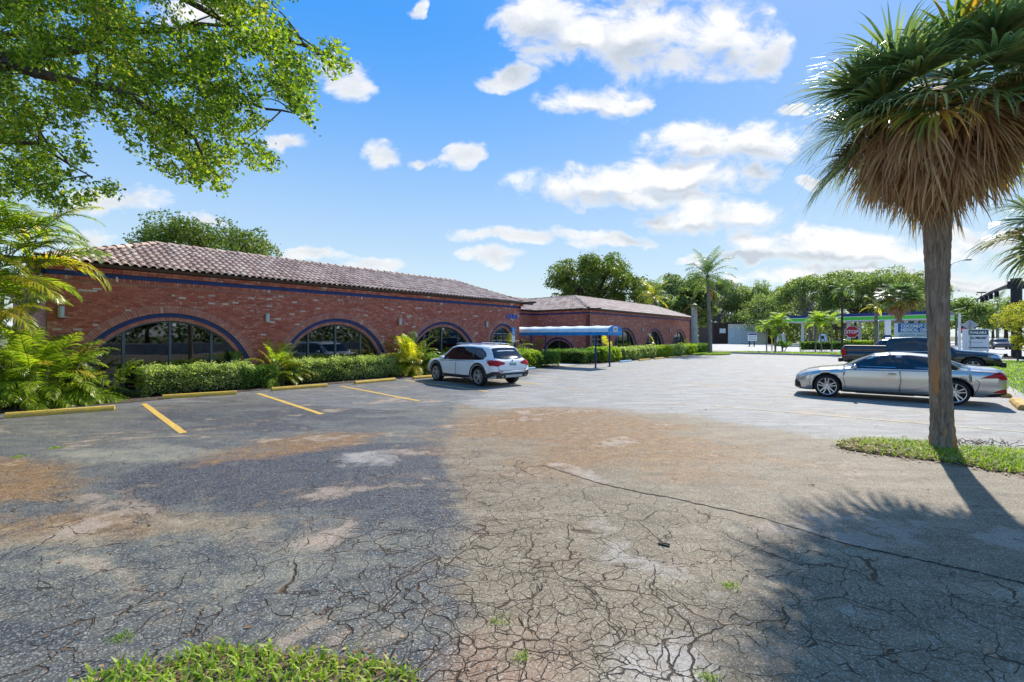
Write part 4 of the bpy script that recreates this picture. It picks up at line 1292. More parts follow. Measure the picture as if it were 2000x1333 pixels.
M_SILVER = paint('silver_paint', (.60, .57, .53), metal=.80, rough=.24)
M_CARWHITE = paint('white_car_paint', (.86, .87, .88), rough=.3)
M_CARBLACK = paint('black_car_paint', (.006, .007, .009), rough=.12)
M_CLAD = mat('dark_cladding', (.030, .034, .040), .55)
M_REDLAMP = mat('red_lamp', (.42, .002, .006), .22, spec=.3, coat=.15)
M_REDDARK = mat('dark_red_lamp', (.10, .004, .006), .12, coat=1.0)
M_CLEAR = mat('clear_lamp', (.55, .56, .58), .10, metal=.5, coat=1.0)
M_RIM = mat('alloy_rim', (.55, .56, .58), .25, metal=.9)
M_RIMDARK = mat('grey_alloy_rim', (.52, .48, .45), .4, metal=.35)
M_CHROME = mat('chrome', (.75, .76, .78), .08, metal=1.0)
M_SEAM = mat('panel_gap', (.015, .015, .017), .8)
M_AMBER = mat('amber_lamp', (.70, .28, .03), .15, coat=1.0)

# white crossover --------------------------------------------------------
def build_suv(name, label, loc, ang, group, pm, detail=True):
    k = [(-2.26, .40, .56, .60, .72, .90), (-2.24, .36, .66, .74, .78, .90), (-2.20, .33, .80, .93, .83, .88), (-2.14, .31, .86, .985, .865, .86), (-2.06, .29, .885, 1.03, .885, .82), (-1.86, .27, .905, 1.26, .90, .775), (-1.74, .26, .915, 1.40, .905, .755), (-1.62, .25, .915, 1.455, .908, .75), (-1.2, .24, .905, 1.492, .91, .755), (-.4, .22, .885, 1.515, .91, .76), (.25, .22, .875, 1.495, .91, .755), (.55, .22, .87, 1.44, .91, .75), (.95, .22, .865, 1.20, .91, .78), (1.30, .23, .855, .99, .905, .84), (1.45, .24, .845, .955, .90, .86), (1.9, .25, .79, .90, .87, .86), (2.08, .26, .70, .82, .80, .86), (2.16, .28, .60, .70, .70, .86), (2.19, .32, .50, .58, .60, .86)]
    c = Car(name, label, loc, ang, group, k, pm, (1.335, -1.335), .345, cat='car')
    for sd in (1, -1):
        # glass: one dark band, then the doors' windows set proud of it
        c.decal('window_surround', [(1.08, .92), (.95, .955), (.45, 1.34), (.1, 1.40), (-.8, 1.405), (-1.35, 1.36), (-1.62, 1.22), (-1.72, 1.08), (-1.60, .985), (-1.3, .955), (0, .92)], 'y', sd, M_CARGLASS, .003, 34, 6)
        for nm, pl in (('side_window', [(.90, .97), (.46, 1.315), (.12, 1.365), (.02, 1.37), (.02, .95)]), ('side_window', [(-.07, .955), (-.07, 1.375), (-.75, 1.375), (-.96, 1.35), (-1.0, .98)]), ('side_window', [(-1.06, .99), (-1.04, 1.345), (-1.35, 1.31), (-1.56, 1.20), (-1.64, 1.09), (-1.55, 1.01)])):
            c.decal(nm, pl, 'y', sd, M_CARGLASS, .008, 16, 4)
        if detail:
            c.line('window_chrome', [(1.08, .915), (0, .912), (-1.3, .948), (-1.60, .975)], 'y', sd, M_BLACK, .02, .006)
        for nm, pl in (('door', [(1.02, .36), (1.06, .85), (.0, .87), (.0, .34)]), ('door', [(-.02, .34), (-.02, .87), (-1.10, .89), (-1.12, .72), (-.93, .62), (-.80, .36)])):
            d = c.decal(nm, pl, 'y', sd, pm, .003, 14, 8)
            c.line('door_gap', pl + [pl[0]], 'y', sd, M_SEAM, .012, .005, parent=d)
            hx = min(p[0] for p in pl) + (.10 if nm == 'door' else 0)
            if pl[0][0] < 0: hx = -.95
            hb = MB(); hb.box((hx + .10, sd * (c.W - .01 + .012), .80), (.19, .03, .032), pm); hb.build('door_handle', d)
        # dark lower cladding and wheel-arch rings
        c.decal('sill_cladding', [(.98, .24), (.98, .36), (-.96, .36), (-.96, .24)], 'y', sd, M_CLAD, .010, 14, 3)
        for wx in (1.335, -1.335):
            pts = [(wx + (.452) * math.cos(a), .355 + .452 * math.sin(a)) for a in np.linspace(-.15, math.pi + .15, 40)]
            c.line('arch_cladding', pts, 'y', sd, M_CLAD, .075, .012, sub=1)
        c.decal('bumper_cladding', [(-2.0, .36), (-2.25, .44), (-2.25, .56), (-2.1, .55), (-1.75, .44), (-1.75, .30)], 'y', sd, M_CLAD, .010, 8, 4)
        c.decal('bumper_cladding', [(1.75, .26), (1.75, .36), (2.17, .44), (2.17, .30)], 'y', sd, M_CLAD, .010, 8, 3)
        c.decal('headlight', [(1.82, .70), (1.86, .79), (2.06, .76), (2.15, .66), (2.1, .60)], 'y', sd, M_CLEAR, .006, 10, 4)
        c.wheel(1.335, sd * .895, M_RIMDARK, 5, True, .72); c.wheel(-1.335, sd * .895, M_RIMDARK, 5, True, .72)
        # tail lamps wrap from the side to the rear
        c.decal('taillight', [(sd * .88, .76), (sd * .87, .96), (sd * .62, .93), (sd * .40, .87), (sd * .36, .83), (sd * .44, .79), (sd * .60, .77), (sd * .72, .73)], 'x', -1, M_REDLAMP, .010, 16, 5)
        c.decal('taillight', [(-2.16, .76), (-2.14, .95), (-1.94, .935), (-1.82, .90), (-1.84, .86), (-1.98, .76)], 'y', sd, M_REDLAMP, .010, 10, 4)
        c.decal('reflector', [(sd * .80, .525), (sd * .80, .555), (sd * .52, .565), (sd * .52, .535)], 'x', -1, M_REDLAMP, .012, 6, 2)
    c.mirror(.78, .96, pm)
    c.decal('rear_window', [(-.70, 1.0), (-.60, 1.33), (-.5, 1.37), (.5, 1.37), (.60, 1.33), (.70, 1.0), (.45, .985), (-.45, .985)], 'x', -1, M_CARGLASS, .006, 20, 6)
    c.decal('windshield', [(-.74, .97), (-.62, 1.36), (.62, 1.36), (.74, .97)], 'x', 1, M_CARGLASS, .006, 16, 6)
    c.decal('rear_bumper', [(-.84, .34), (-.84, .56), (-.60, .50), (.60, .50), (.84, .56), (.84, .34), (.5, .30), (-.5, .30)], 'x', -1, M_CLAD, .014, 20, 4)
    mb = MB(); mb.box((-2.285, 0, .385), (.03, .80, .085), mat('silver_skid_plate', (.46, .48, .50), .4)); mb.build('skid_plate', c.root)
    for y in (-.56, .56):
        mb = MB(); mb.lathe([(.045, 0), (.045, -.06), (.036, -.06), (.036, -.01)], M_CHROME, 14, 'x', (-2.25, y, .36)); mb.build('exhaust_tip', c.root)
    c.line('tailgate_gap', [(-.66, .98), (-.70, .62), (-.5, .585), (.5, .585), (.70, .62), (.66, .98)], 'x', -1, M_SEAM, .012, .006)
    mb = MB(); mb.box((-2.225, 0, .775), (.02, .34, .17), mat('plate_green', (.45, .55, .50), .5)); pl = mb.build('number_plate', c.root)
    t = text_mesh('Y17 MCS', .085, mat('plate_print', (.05, .16, .12), .5), .001, .002, 'CENTER')
    obj('plate_text', t, pl, (-2.238, 0, .745), (math.pi / 2, 0, -math.pi / 2))
    mb = MB(); mb.lathe([(0, -.006), (.036, -.006), (.040, 0)], M_CHROME, 16, 'x', (-2.20, 0, .915)); mb.lathe([(0, -.009), (.026, -.009)], mat('badge_blue', (.03, .12, .35), .3), 16, 'x', (-2.20, 0, .915)); mb.build('badge', c.root)
    mb = MB(); mb.box((-2.03, -.12, 1.065), (.03, .34, .022), M_BLACK, ry=-.5); mb.build('wiper', c.root)
    for y in (-.60, .60):
        mb = MB(); mb.tube([(.35, y, 1.49), (.2, y, 1.535), (-.9, y, 1.535), (-1.45, y * .98, 1.50)], .013, M_CHROME, 5); mb.build('roof_rail', c.root)
    mb = MB(); mb.box((-1.35, 0, 1.52), (.12, .03, .05), pm); mb.build('antenna', c.root)
    c.decal('sunroof', [(.2, -.42), (.2, .42), (-.9, .42), (-.9, -.42)], 'z', 1, M_CARGLASS, .004, 10, 4)
    return c
SUV = build_suv('white_suv', 'white crossover parked nose-in beside the palm shrub, its red tail lamps towards the camera', (-1.50, 17.96), 133.4, None, M_CARWHITE)
# bright headrests / seats glimpsed through the glass are left to the reflections

# silver sedan -----------------------------------------------------------
def build_sedan(name, label, loc, ang, group, pm, wheels=True):
    k = [(-2.42, .38, .60, .66, .66, .86), (-2.40, .33, .74, .80, .76, .86), (-2.34, .29, .84, .955, .84, .84), (-2.24, .25, .86, .985, .875, .83), (-1.95, .23, .875, 1.0, .90, .82), (-1.70, .22, .885, 1.03, .91, .80), (-1.30, .20, .885, 1.20, .915, .74), (-.95, .18, .875, 1.30, .92, .71), (-.45, .17, .865, 1.345, .92, .715), (-.1, .17, .86, 1.345, .92, .715), (.25, .17, .855, 1.30, .92, .715), (.6, .17, .85, 1.15, .92, .74), (.98, .18, .845, .935, .92, .80), (1.15, .18, .835, .905, .915, .84), (1.6, .18, .775, .86, .90, .84), (1.95, .18, .69, .78, .85, .84), (2.14, .19, .59, .68, .76, .84), (2.22, .21, .50, .585, .66, .84), (2.26, .26, .40, .48, .56, .84)]
    c = Car(name, label, loc, ang, group, k, pm, (1.4, -1.4), .325, cat='car')
    for sd in (1, -1):
        c.decal('window_surround', [(.86, .875), (.60, 1.05), (.25, 1.225), (-.1, 1.285), (-.5, 1.29), (-.95, 1.235), (-1.25, 1.13), (-1.42, 1.02), (-1.52, .955), (-1.42, .905), (-1.2, .89), (0, .875)], 'y', sd, M_CARGLASS, .003, 34, 5)
        for pl in ([(.72, .915), (.52, 1.06), (.22, 1.205), (-.1, 1.262), (-.22, 1.265), (-.26, .905)], [(-.36, .905), (-.34, 1.27), (-.55, 1.268), (-.95, 1.21), (-1.13, 1.14), (-1.15, .915)]):
            c.decal('side_window', pl, 'y', sd, M_CARGLASS, .008, 16, 4)
        c.line('window_trim', [(.86, .868), (0, .868), (-1.2, .884), (-1.43, .90)], 'y', sd, M_CHROME, .014, .010)
        c.line('window_trim', [(.60, .935), (-.2, .93)], 'y', sd, M_CHROME, .010, .012); c.line('window_trim', [(-.62, .935), (-1.1, .94)], 'y', sd, M_CHROME, .010, .012)
        for pl, hx in (([(.93, .26), (1.0, .62), (.94, .82), (-.28, .845), (-.30, .60), (-.26, .26)], -.12), ([(-.28, .26), (-.32, .60), (-.30, .845), (-1.22, .855), (-1.20, .72), (-.98, .55), (-.90, .30)], -1.08)):
            d = c.decal('door', pl, 'y', sd, pm, .003, 14, 8)
            c.line('door_gap', pl + [pl[0]], 'y', sd, M_SEAM, .008, .005, parent=d)
            hb = MB(); hb.lathe([(0, 0), (.045, .006), (.05, .012)], M_SEAM, 12, 'y', (hx, 0, 0)); 
            hb = MB(); hb.box((hx, sd * (c.W - .002), .735), (.21, .035, .035), pm); hb.box((hx, sd * (c.W - .012), .735), (.16, .012, .075), M_SEAM); hb.build('door_handle', d)
        c.decal('sill_skirt', [(1.0, .175), (1.0, .235), (-.9, .235), (-.9, .175)], 'y', sd, M_CLAD, .012, 14, 3)
        c.line('body_crease', [(.95, .30), (.2, .285), (-.5, .33), (-.95, .46)], 'y', sd, M_SEAM, .006, .004)
        c.decal('headlight', [(1.78, .655), (1.80, .70), (2.02, .665), (2.16, .60), (2.14, .565), (1.95, .60)], 'y', sd, M_CLEAR, .008, 12, 4)
        c.decal('grille_intake', [(2.06, .24), (2.10, .40), (2.24, .47), (2.24, .26)], 'y', sd, M_BLACK, .008, 8, 4)
        c.decal('taillight', [(-2.40, .70), (-2.37, .865), (-2.25, .885), (-2.18, .865), (-2.04, .80), (-1.88, .725), (-2.05, .73), (-2.2, .74)], 'y', sd, M_REDLAMP, .010, 16, 4)
        c.decal('taillight', [(sd * .86, .70), (sd * .84, .87), (sd * .42, .87), (sd * .45, .77)], 'x', -1, M_REDLAMP, .010, 8, 3)
        c.decal('reflector', [(-2.38, .40), (-2.36, .475), (-2.22, .43), (-2.12, .375), (-2.2, .37)], 'y', sd, M_REDLAMP, .010, 8, 3)
        c.decal('diffuser', [(-2.38, .30), (-2.40, .40), (-2.15, .345), (-1.98, .285), (-2.1, .26)], 'y', sd, M_BLACK, .008, 8, 3)
        c.line('fuel_flap', [(-1.52, .74), (-1.52, .65), (-1.55, .63), (-1.70, .63), (-1.73, .65), (-1.73, .755), (-1.52, .755)], 'y', sd, M_SEAM, .008, .005)
        c.line('bumper_gap', [(-1.80, .34), (-1.86, .50), (-1.88, .62), (-1.80, .70)], 'y', sd, M_SEAM, .010, .005)
        c.line('bumper_gap', [(1.83, .30), (1.86, .50), (1.80, .65)], 'y', sd, M_SEAM, .008, .005)
        c.wheel(1.4, sd * .905, M_RIM, 5, True, .76, .24); c.wheel(-1.4, sd * .905, M_RIM, 5, True, .76, .24)
    c.mirror(.72, .925, pm)
    c.decal('windshield', [(-.74, .95), (-.58, 1.27), (.58, 1.27), (.74, .95)], 'x', 1, M_CARGLASS, .006, 16, 6)
    c.decal('rear_window', [(-.66, 1.03), (-.55, 1.26), (.55, 1.26), (.66, 1.03)], 'x', -1, M_CARGLASS, .006, 16, 6)
    for sd in (1, -1):
        c.decal('rear_quarter_glass', [(-1.02, 1.285), (-1.10, 1.27), (-1.62, 1.065), (-1.72, 1.01), (-1.62, 1.03), (-1.10, 1.225)], 'y', sd, M_CARGLASS, .004, 14, 3)
    c.decal('grille', [(-.32, .26), (-.20, .44), (-.30, .60), (.30, .60), (.20, .44), (.32, .26)], 'x', 1, M_BLACK, .006, 14, 5)
    mb = MB(); mb.box((-2.43, 0, .70), (.02, .34, .16), M_WHITE); mb.build('number_plate', c.root)
    return c
SED = build_sedan('silver_sedan', 'silver four-door sedan with dark windows parked side-on behind the palm trunk', (10.91, 13.33), 143.5, None, M_SILVER)
SED.root.scale = (.972, .98, 1.0)

# black pickup -----------------------------------------------------------
def build_pickup():
    k = [(-2.95, .55, .80, 1.20, .90, .93), (-2.90, .46, .95, 1.27, .985, .94), (-2.7, .42, .98, 1.285, 1.01, .95), (-1.16, .40, .98, 1.275, 1.015, .95), (-1.13, .40, .99, 1.32, 1.015, .90), (-1.05, .40, 1.0, 1.68, 1.015, .80), (-.9, .40, 1.0, 1.76, 1.015, .79), (-.1, .40, .99, 1.79, 1.015, .79), (.55, .40, .98, 1.76, 1.015, .78), (.8, .40, .98, 1.68, 1.015, .78), (1.42, .40, .98, 1.20, 1.015, .84), (1.55, .40, .97, 1.165, 1.01, .86), (2.3, .42, .95, 1.10, .99, .86), (2.65, .43, .86, 1.03, .95, .86), (2.82, .44, .80, .95, .90, .86), (2.92, .48, .62, .76, .80, .86), (2.95, .52, .56, .66, .76, .86)]
    c = Car('black_pickup', 'black four-door pickup truck parked behind the silver sedan, facing right', (20.3, 22.9), -40, None, k, M_CARBLACK, (1.95, -1.72), .40, cat='pickup truck', box=.6)
    for sd in (1, -1):
        for pl in ([(1.12, 1.12), (.78, 1.46), (.55, 1.60), (.22, 1.63), (.22, 1.07)], [(.10, 1.07), (.10, 1.63), (-.75, 1.62), (-.88, 1.56), (-.90, 1.07)]):
            c.decal('side_window', pl, 'y', sd, M_CARGLASS, .006, 14, 4)
        c.line('window_trim', [(1.2, 1.055), (-.92, 1.045)], 'y', sd, M_CHROME, .014, .010)
        for pl in ([(1.3, .46), (1.33, 1.0), (.16, 1.02), (.16, .46)], [(.13, .46), (.13, 1.02), (-.98, 1.02), (-.98, .75), (-.93, .46)]):
            d = c.decal('door', pl, 'y', sd, M_CARBLACK, .003, 12, 6); c.line('door_gap', pl + [pl[0]], 'y', sd, M_SEAM, .012, .005, parent=d)
            hb = MB(); hb.box((min(p[0] for p in pl) + .14, sd * (c.W + .01), .93), (.2, .03, .04), M_CARBLACK); hb.build('door_handle', d)
        c.line('cab_gap', [(-1.10, .46), (-1.10, 1.25)], 'y', sd, M_SEAM, .02, .005)
        c.decal('taillight', [(-2.93, .78), (-2.93, 1.15), (-2.76, 1.15), (-2.74, .80)], 'y', sd, M_REDLAMP, .010, 8, 5)
        c.decal('headlight', [(2.50, .82), (2.52, .93), (2.86, .88), (2.90, .78)], 'y', sd, M_CLEAR, .010, 10, 4)
        c.decal('turn_signal', [(2.42, .83), (2.44, .94), (2.50, .935), (2.50, .82)], 'y', sd, M_AMBER, .011, 5, 3)
        c.wheel(1.95, sd * 1.01, M_RIMDARK, 6, False, .62, .28); c.wheel(-1.72, sd * 1.01, M_RIMDARK, 6, False, .62, .28)
    c.mirror(1.0, 1.16, M_CARBLACK, y=1.0)
    c.decal('windshield', [(-.80, 1.22), (-.66, 1.66), (.66, 1.66), (.80, 1.22)], 'x', 1, M_CARGLASS, .006, 14, 5)
    c.decal('rear_window', [(-.66, 1.36), (-.6, 1.64), (.6, 1.64), (.66, 1.36)], 'x', -1, M_CARGLASS, .006, 12, 4)
    c.decal('grille', [(-.62, .62), (-.62, .88), (.62, .88), (.62, .62)], 'x', 1, M_BLACK, .006, 12, 4)
    mb = MB(); mb.box((-3.02, 0, .55), (.16, 1.86, .20), M_BLACK); mb.build('rear_bumper', c.root)
    mb = MB(); mb.box((2.93, 0, .50), (.18, 1.7, .22), M_BLACK); mb.build('front_bumper', c.root)
    mb = MB(); mb.box((-2.02, 0, 1.29), (1.72, 1.66, .03), mat('bed_cover', (.05, .05, .055), .5)); mb.build('bed_cover', c.root)
    return c
PICK = build_pickup()
G = 'cars on the road and at the fuel station'
build_suv('dark_suv', 'dark sport utility vehicle whose windscreen shows above the pickup bonnet', (23.2, 25.9), -40, None, paint('dark_blue_paint', (.012, .016, .03)), False).root.scale = (1.04, 1.04, 1.12)
build_suv('white_suv', 'white car on the road beside the AVAILABLE sign', (79.5, 86.5), 52, G, paint('white_paint_b', (.7, .7, .7)), False)
build_suv('brown_suv', 'dark brown car on the road left of the yellow-leaved tree', (67.0, 62.5), 230, G, paint('brown_paint', (.09, .05, .035)), False)
build_sedan('dark_sedan', 'dark car standing under the fuel station canopy behind the hedge', (53, 73), 160, G, paint('dark_green_paint', (.03, .04, .035)))
# ------------------------------------------------------------------ vegetation
LF_TREE = leaf_mat('canopy_leaves', [(.025, .052, .008), (.065, .118, .010), (.13, .21, .014), (.25, .32, .02), (.40, .32, .06)], trans=.52, vscale=.45, tcol=2.1)
LF_OAK = leaf_mat('oak_leaves', [(.08, .115, .040), (.15, .20, .066), (.23, .29, .095), (.34, .40, .16)], trans=.52, vscale=.15)
LF_OAK2 = leaf_mat('willow_green_leaves', [(.08, .125, .045), (.14, .19, .075), (.22, .27, .12), (.30, .34, .17)], trans=.45, vscale=.15)
LF_FICUS = leaf_mat('glossy_leaves', [(.045, .080, .013), (.09, .145, .022), (.16, .21, .04), (.24, .25, .05)], trans=.45, vscale=.3)
LF_HEDGE = leaf_mat('variegated_hedge_leaves', [(.045, .095, .018), (.15, .24, .05), (.36, .44, .13), (.56, .58, .25), (.68, .66, .38)], trans=.42, vscale=1.2, tcol=1.8)
LF_HEDGE_D = leaf_mat('green_hedge_leaves', [(.03, .075, .015), (.07, .15, .028), (.14, .25, .04), (.30, .40, .07)], trans=.42, vscale=1.0, tcol=1.8)
LF_LIME = leaf_mat('lime_hedge_leaves', [(.08, .16, .014), (.20, .32, .025), (.40, .48, .04), (.55, .55, .08)], trans=.45, vscale=.8, tcol=1.8)
LF_YEL = leaf_mat('yellow_leaves', [(.14, .19, .025), (.30, .33, .04), (.48, .44, .05), (.55, .38, .06)], trans=.5, vscale=.8)
LF_ARECA = leaf_mat('areca_fronds', [(.030, .065, .010), (.075, .14, .012), (.17, .26, .02), (.36, .42, .03), (.52, .44, .06)], trans=.5, rough=.30, vscale=.9, tcol=1.9)
LF_ARECA_Y = leaf_mat('yellowing_fronds', [(.15, .20, .014), (.36, .38, .025), (.55, .44, .04), (.62, .30, .04)], trans=.5, rough=.32, vscale=1.1, tcol=1.9)
LF_DRY = leaf_mat('dry_fronds', [(.13, .075, .035), (.21, .13, .07), (.30, .20, .12), (.40, .31, .21)], trans=.25, rough=.7, vscale=1.5, tcol=1.1)
LF_SABAL = leaf_mat('sabal_fronds', [(.05, .085, .042), (.11, .165, .085), (.19, .25, .13), (.31, .35, .17), (.50, .45, .16)], trans=.42, rough=.36, vscale=.9, tcol=1.7)
LF_SABAL_O = leaf_mat('turning_sabal_fronds', [(.06, .13, .03), (.13, .20, .04), (.36, .30, .06), (.55, .30, .05), (.42, .30, .14)], trans=.4, rough=.45, vscale=1.6)
LF_SKIRT = leaf_mat('dead_sabal_fronds', [(.20, .11, .065), (.38, .22, .14), (.54, .36, .24), (.68, .52, .38), (.78, .68, .56)], trans=.38, rough=.7, vscale=1.8, tcol=1.1)
LF_PALMG = leaf_mat('palm_leaflets', [(.04, .085, .018), (.085, .15, .03), (.15, .23, .045), (.26, .32, .07)], trans=.45, vscale=.6)
M_STEM = mat('frond_stem', (.16, .20, .05), .6, var=.3)
M_STEM_D = mat('dry_stem', (.20, .13, .075), .85, var=.3)
M_CANE = mat('palm_cane', (.22, .24, .10), .7, var=.3, vscale=8)

def rand_dirs(n, r, up=0.0):
    d = r.normal(size=(n, 3)); d[:, 2] += up
    return d / np.linalg.norm(d, axis=1, keepdims=True)

def leaf_cards(C, L_, W_, r, up=.6):
    """pointed leaf-sized faces with random orientation about centres C"""
    n = len(C)
    a = rand_dirs(n, r); nn = rand_dirs(n, r, up)
    b = np.cross(nn, a); b /= np.linalg.norm(b, axis=1, keepdims=True) + 1e-9
    Ls = L_ * r.uniform(.55, 1.4, (n, 1)) / 2; Ws = W_ * r.uniform(.7, 1.25, (n, 1)) / 2
    fold = np.cross(a, b) * Ws * .5
    V = np.stack([C - a * Ls, C + b * Ws + fold - a * Ls * .15, C + a * Ls, C - b * Ws + fold - a * Ls * .15], 1)
    return V.reshape(-1, 3)

def limb(mb, a, b, r0, r1, m, r, bend=.12, k=7, seg=6):
    a = np.array(a, float); b = np.array(b, float); d = b - a; l = np.linalg.norm(d)
    off = r.normal(size=3) * l * bend; off[2] = abs(off[2]) * .7
    P = [a + d * t + off * math.sin(math.pi * t) for t in np.linspace(0, 1, seg + 1)]
    mb.tube(P, list(np.linspace(r0, r1, seg + 1)), m, k, cap=False)
    return P

def make_tree(name, label, cat, base, trunk_h, cc, rad, nclump, nleaf, leaf, lm, seed, bark=M_BARK, rc=.33, tr=.25, group=None, flat=.7, lw=.55, ntr=1):
    """cc: crown centre relative to the base; rad: crown radii; nclump clumps of nleaf leaves"""
    r = np.random.default_rng(seed)
    t = thing(name, label, cat, (base[0], base[1], base[2] if len(base) > 2 else 0), 0, group)
    cc = np.array(cc, float); rad = np.array(rad, float)
    d = rand_dirs(nclump, r); d[:, 2] = np.abs(d[:, 2]) * np.where(r.random(nclump) < .25, -.6, 1)
    q = r.uniform(.35, 1.0, (nclump, 1)) ** .5
    CL = cc + d * rad * q * (1 - rc * .5)
    CL += r.normal(size=CL.shape) * rad * .06
    mr = rad.mean() * rc
    rcl = mr * r.uniform(.55, 1.25, nclump)
    C = []
    for c, rr_ in zip(CL, rcl):
        m_ = int(nleaf * (rr_ / mr) ** 2)
        p = rand_dirs(m_, r) * (r.uniform(.25, 1.0, (m_, 1)) ** .45) * rr_
        p[:, 2] *= flat
        # wisps that break the outline
        w = r.random(m_) < .14; p[w] *= r.uniform(1.0, 1.55, (w.sum(), 1))
        C.append(c + p)
    C = np.concatenate(C)
    me = quads_mesh('crown', leaf_cards(C, leaf, leaf * lw, r), 4, [lm])
    tag(obj('crown', me, t), kind='stuff')
    mb = MB(); top = np.array([cc[0] * .25, cc[1] * .25, trunk_h])
    for q_ in range(ntr):
        o_ = np.array([r.uniform(-.5, .5), r.uniform(-.5, .5), 0]) * (ntr > 1)
        tp = top + o_ * 2
        mb.tube([o_, o_ * 1.1 + (tp - o_) * .5 + r.normal(size=3) * .05 * trunk_h, tp], [tr * 1.25, tr, tr * .75], bark, 10, cap=False)
        idx = r.permutation(nclump)[: max(8, nclump // (2 * ntr))]
        for i in idx:
            P = limb(mb, tp, CL[i], tr * .45, tr * .07, bark, r, .10, 6, 5)
    mb.build('trunk', t, smooth=True)
    return t

def frond_mesh(name, Ln, elev, droop, ll, n, m, seed, stem=M_STEM, vee=.5, hang=.35, width=.035, stem_bare=.18, twist=0.0, ragged=.0):
    """feather frond in the xz-plane, starting at the origin, tip drooping"""
    r = np.random.default_rng(seed)
    K = 16; pts = []; p = np.zeros(3); e = elev
    for i in range(K + 1):
        pts.append(p.copy()); t_ = i / K
        p = p + np.array([math.cos(e), 0, math.sin(e)]) * Ln / K
        e -= droop / K * (.4 + 1.2 * t_)
    pts = np.array(pts)
    V = []; F = []
    nv = 0
    for i in range(n):
        for sd in (-1, 1):
            t_ = stem_bare + (1 - stem_bare) * (i + .5 + r.uniform(-.3, .3)) / n
            if r.random() < ragged: continue
            x = t_ * K; k = min(int(x), K - 1); o = pts[k] + (pts[k + 1] - pts[k]) * (x - k)
            tg = pts[k + 1] - pts[k]; tg /= np.linalg.norm(tg)
            side = np.array([0, sd, 0.]); up = np.cross(tg, side) * -sd; up = up if up[2] > 0 else -up
            fw = .55 + .9 * t_ ** 2
            d = side * 1.0 + tg * fw + up * vee * (1 - .5 * t_)
            d += r.normal(size=3) * .10; d /= np.linalg.norm(d)
            l = ll * (math.sin(math.pi * min(1, .16 + t_ * .84)) ** .55) * r.uniform(.82, 1.12)
            w = width * (.6 + .6 * math.sin(math.pi * t_)) / 2
            q = o.copy(); dd = d.copy(); row = []
            wv = np.cross(dd, up); wv /= np.linalg.norm(wv) + 1e-9
            for j in range(4):
                ww = w * (.55, 1.0, .75, .0)[j]
                row.append((q + wv * ww, q - wv * ww) if j < 3 else (q,))
                dd = dd + np.array([0, 0, -hang * (.4 + j * .5)]); dd /= np.linalg.norm(dd)
                q = q + dd * l / 3
            b = nv
            for rw in row: V += list(rw)
            F += [(b, b + 2, b + 3, b + 1), (b + 2, b + 4, b + 5, b + 3), (b + 4, b + 6, b + 5)]
            nv += 7
    mb = MB(); mb.add(np.array(V), F, m)
    mb.tube(pts, list(np.linspace(.018, .005, K + 1) * (Ln / 2) ** .5), stem, 4, cap=False)
    return mb.mesh(name)

FR = {}
def frond_set(key, m, Ln=1.7, ll=.42, n=26, width=.036, elevs=(1.35, 1.1, .85, .6, .35, .05), droops=(1.0, 1.2, 1.45, 1.55, 1.5, 1.2), **kw):
    if key not in FR:
        FR[key] = [frond_mesh('frond', Ln, e, d, ll, n, m, 100 + i * 7 + len(FR), **kw) for i, (e, d) in enumerate(zip(elevs, droops))]
    return FR[key]

def areca(label, loc, n, h, sc, seed, keys=('areca',), spread=.35, group=None, dry=0, name='palm_shrub', canes=True, low=1.0, zsc=1.0, bias=None):
    r = random.Random(seed)
    t = thing(name, label, 'palm shrub', (loc[0], loc[1], loc[2] if len(loc) > 2 else 0), 0, group)
    if canes:
        mb = MB()
        for i in range(max(4, n // 5)):
            a = r.uniform(0, 6.28); rr = spread * sc * r.uniform(.1, .9)
            x, y = rr * math.cos(a), rr * math.sin(a)
            mb.tube([(x, y, 0), (x * 1.2, y * 1.2, h * r.uniform(.35, .7)), (x * 1.5, y * 1.5, h * r.uniform(.7, .95))], [.03, .025, .018], M_CANE, 6, cap=False)
        mb.build('canes', t)
    for i in range(n):
        k = keys[r.randrange(len(keys))]; S = FR[k]; q = min(len(S) - 1, int(r.random() ** low * len(S)))
        a = r.uniform(0, 6.28); rr = spread * sc * r.uniform(0, 1)
        z = h * r.uniform(.12, 1.0) ** .8 * (1 - .10 * q)
        if bias is not None: a = bias[0] + r.gauss(0, bias[1])
        o = obj('frond', S[q], t, (rr * math.cos(a), rr * math.sin(a), max(.1, z)), (r.uniform(-.25, .25), r.uniform(-.15, .15), a))
        s_ = sc * r.uniform(.75, 1.1); o.scale = (s_, s_, s_ * zsc)
    for i in range(dry):
        S = FR['dry']; a = r.uniform(0, 6.28)
        o = obj('frond', S[r.randrange(len(S))], t, (0, 0, h * r.uniform(.25, .6)), (0, r.uniform(.2, .5), a)); o.scale = (sc * .8,) * 3
    return t

frond_set('areca', LF_ARECA, n=28, width=.048); frond_set('areca_y', LF_ARECA_Y, n=28, width=.048); frond_set('lush', LF_ARECA, Ln=1.5, ll=.46, n=30, width=.052, hang=.45)
frond_set('dry', LF_DRY, n=20, elevs=(.2, -.2, -.6), droops=(1.3, 1.1, .8), hang=.8, stem=M_STEM_D)
frond_set('big', LF_ARECA, Ln=2.5, ll=.58, n=44, width=.040, elevs=(1.3, 1.05, .8, .55, .25), droops=(1.2, 1.5, 1.8, 1.9, 1.8), hang=.30)
frond_set('big_y', LF_ARECA_Y, Ln=2.5, ll=.58, n=44, width=.040, elevs=(1.2, .95, .7, .4), droops=(1.4, 1.7, 1.9, 1.9), hang=.30)
frond_set('broad', LF_ARECA, Ln=1.25, ll=.36, n=17, width=.060, elevs=(1.3, 1.05, .8, .5, .2, -.1), droops=(.9, 1.1, 1.3, 1.4, 1.3, 1.0), hang=.22)

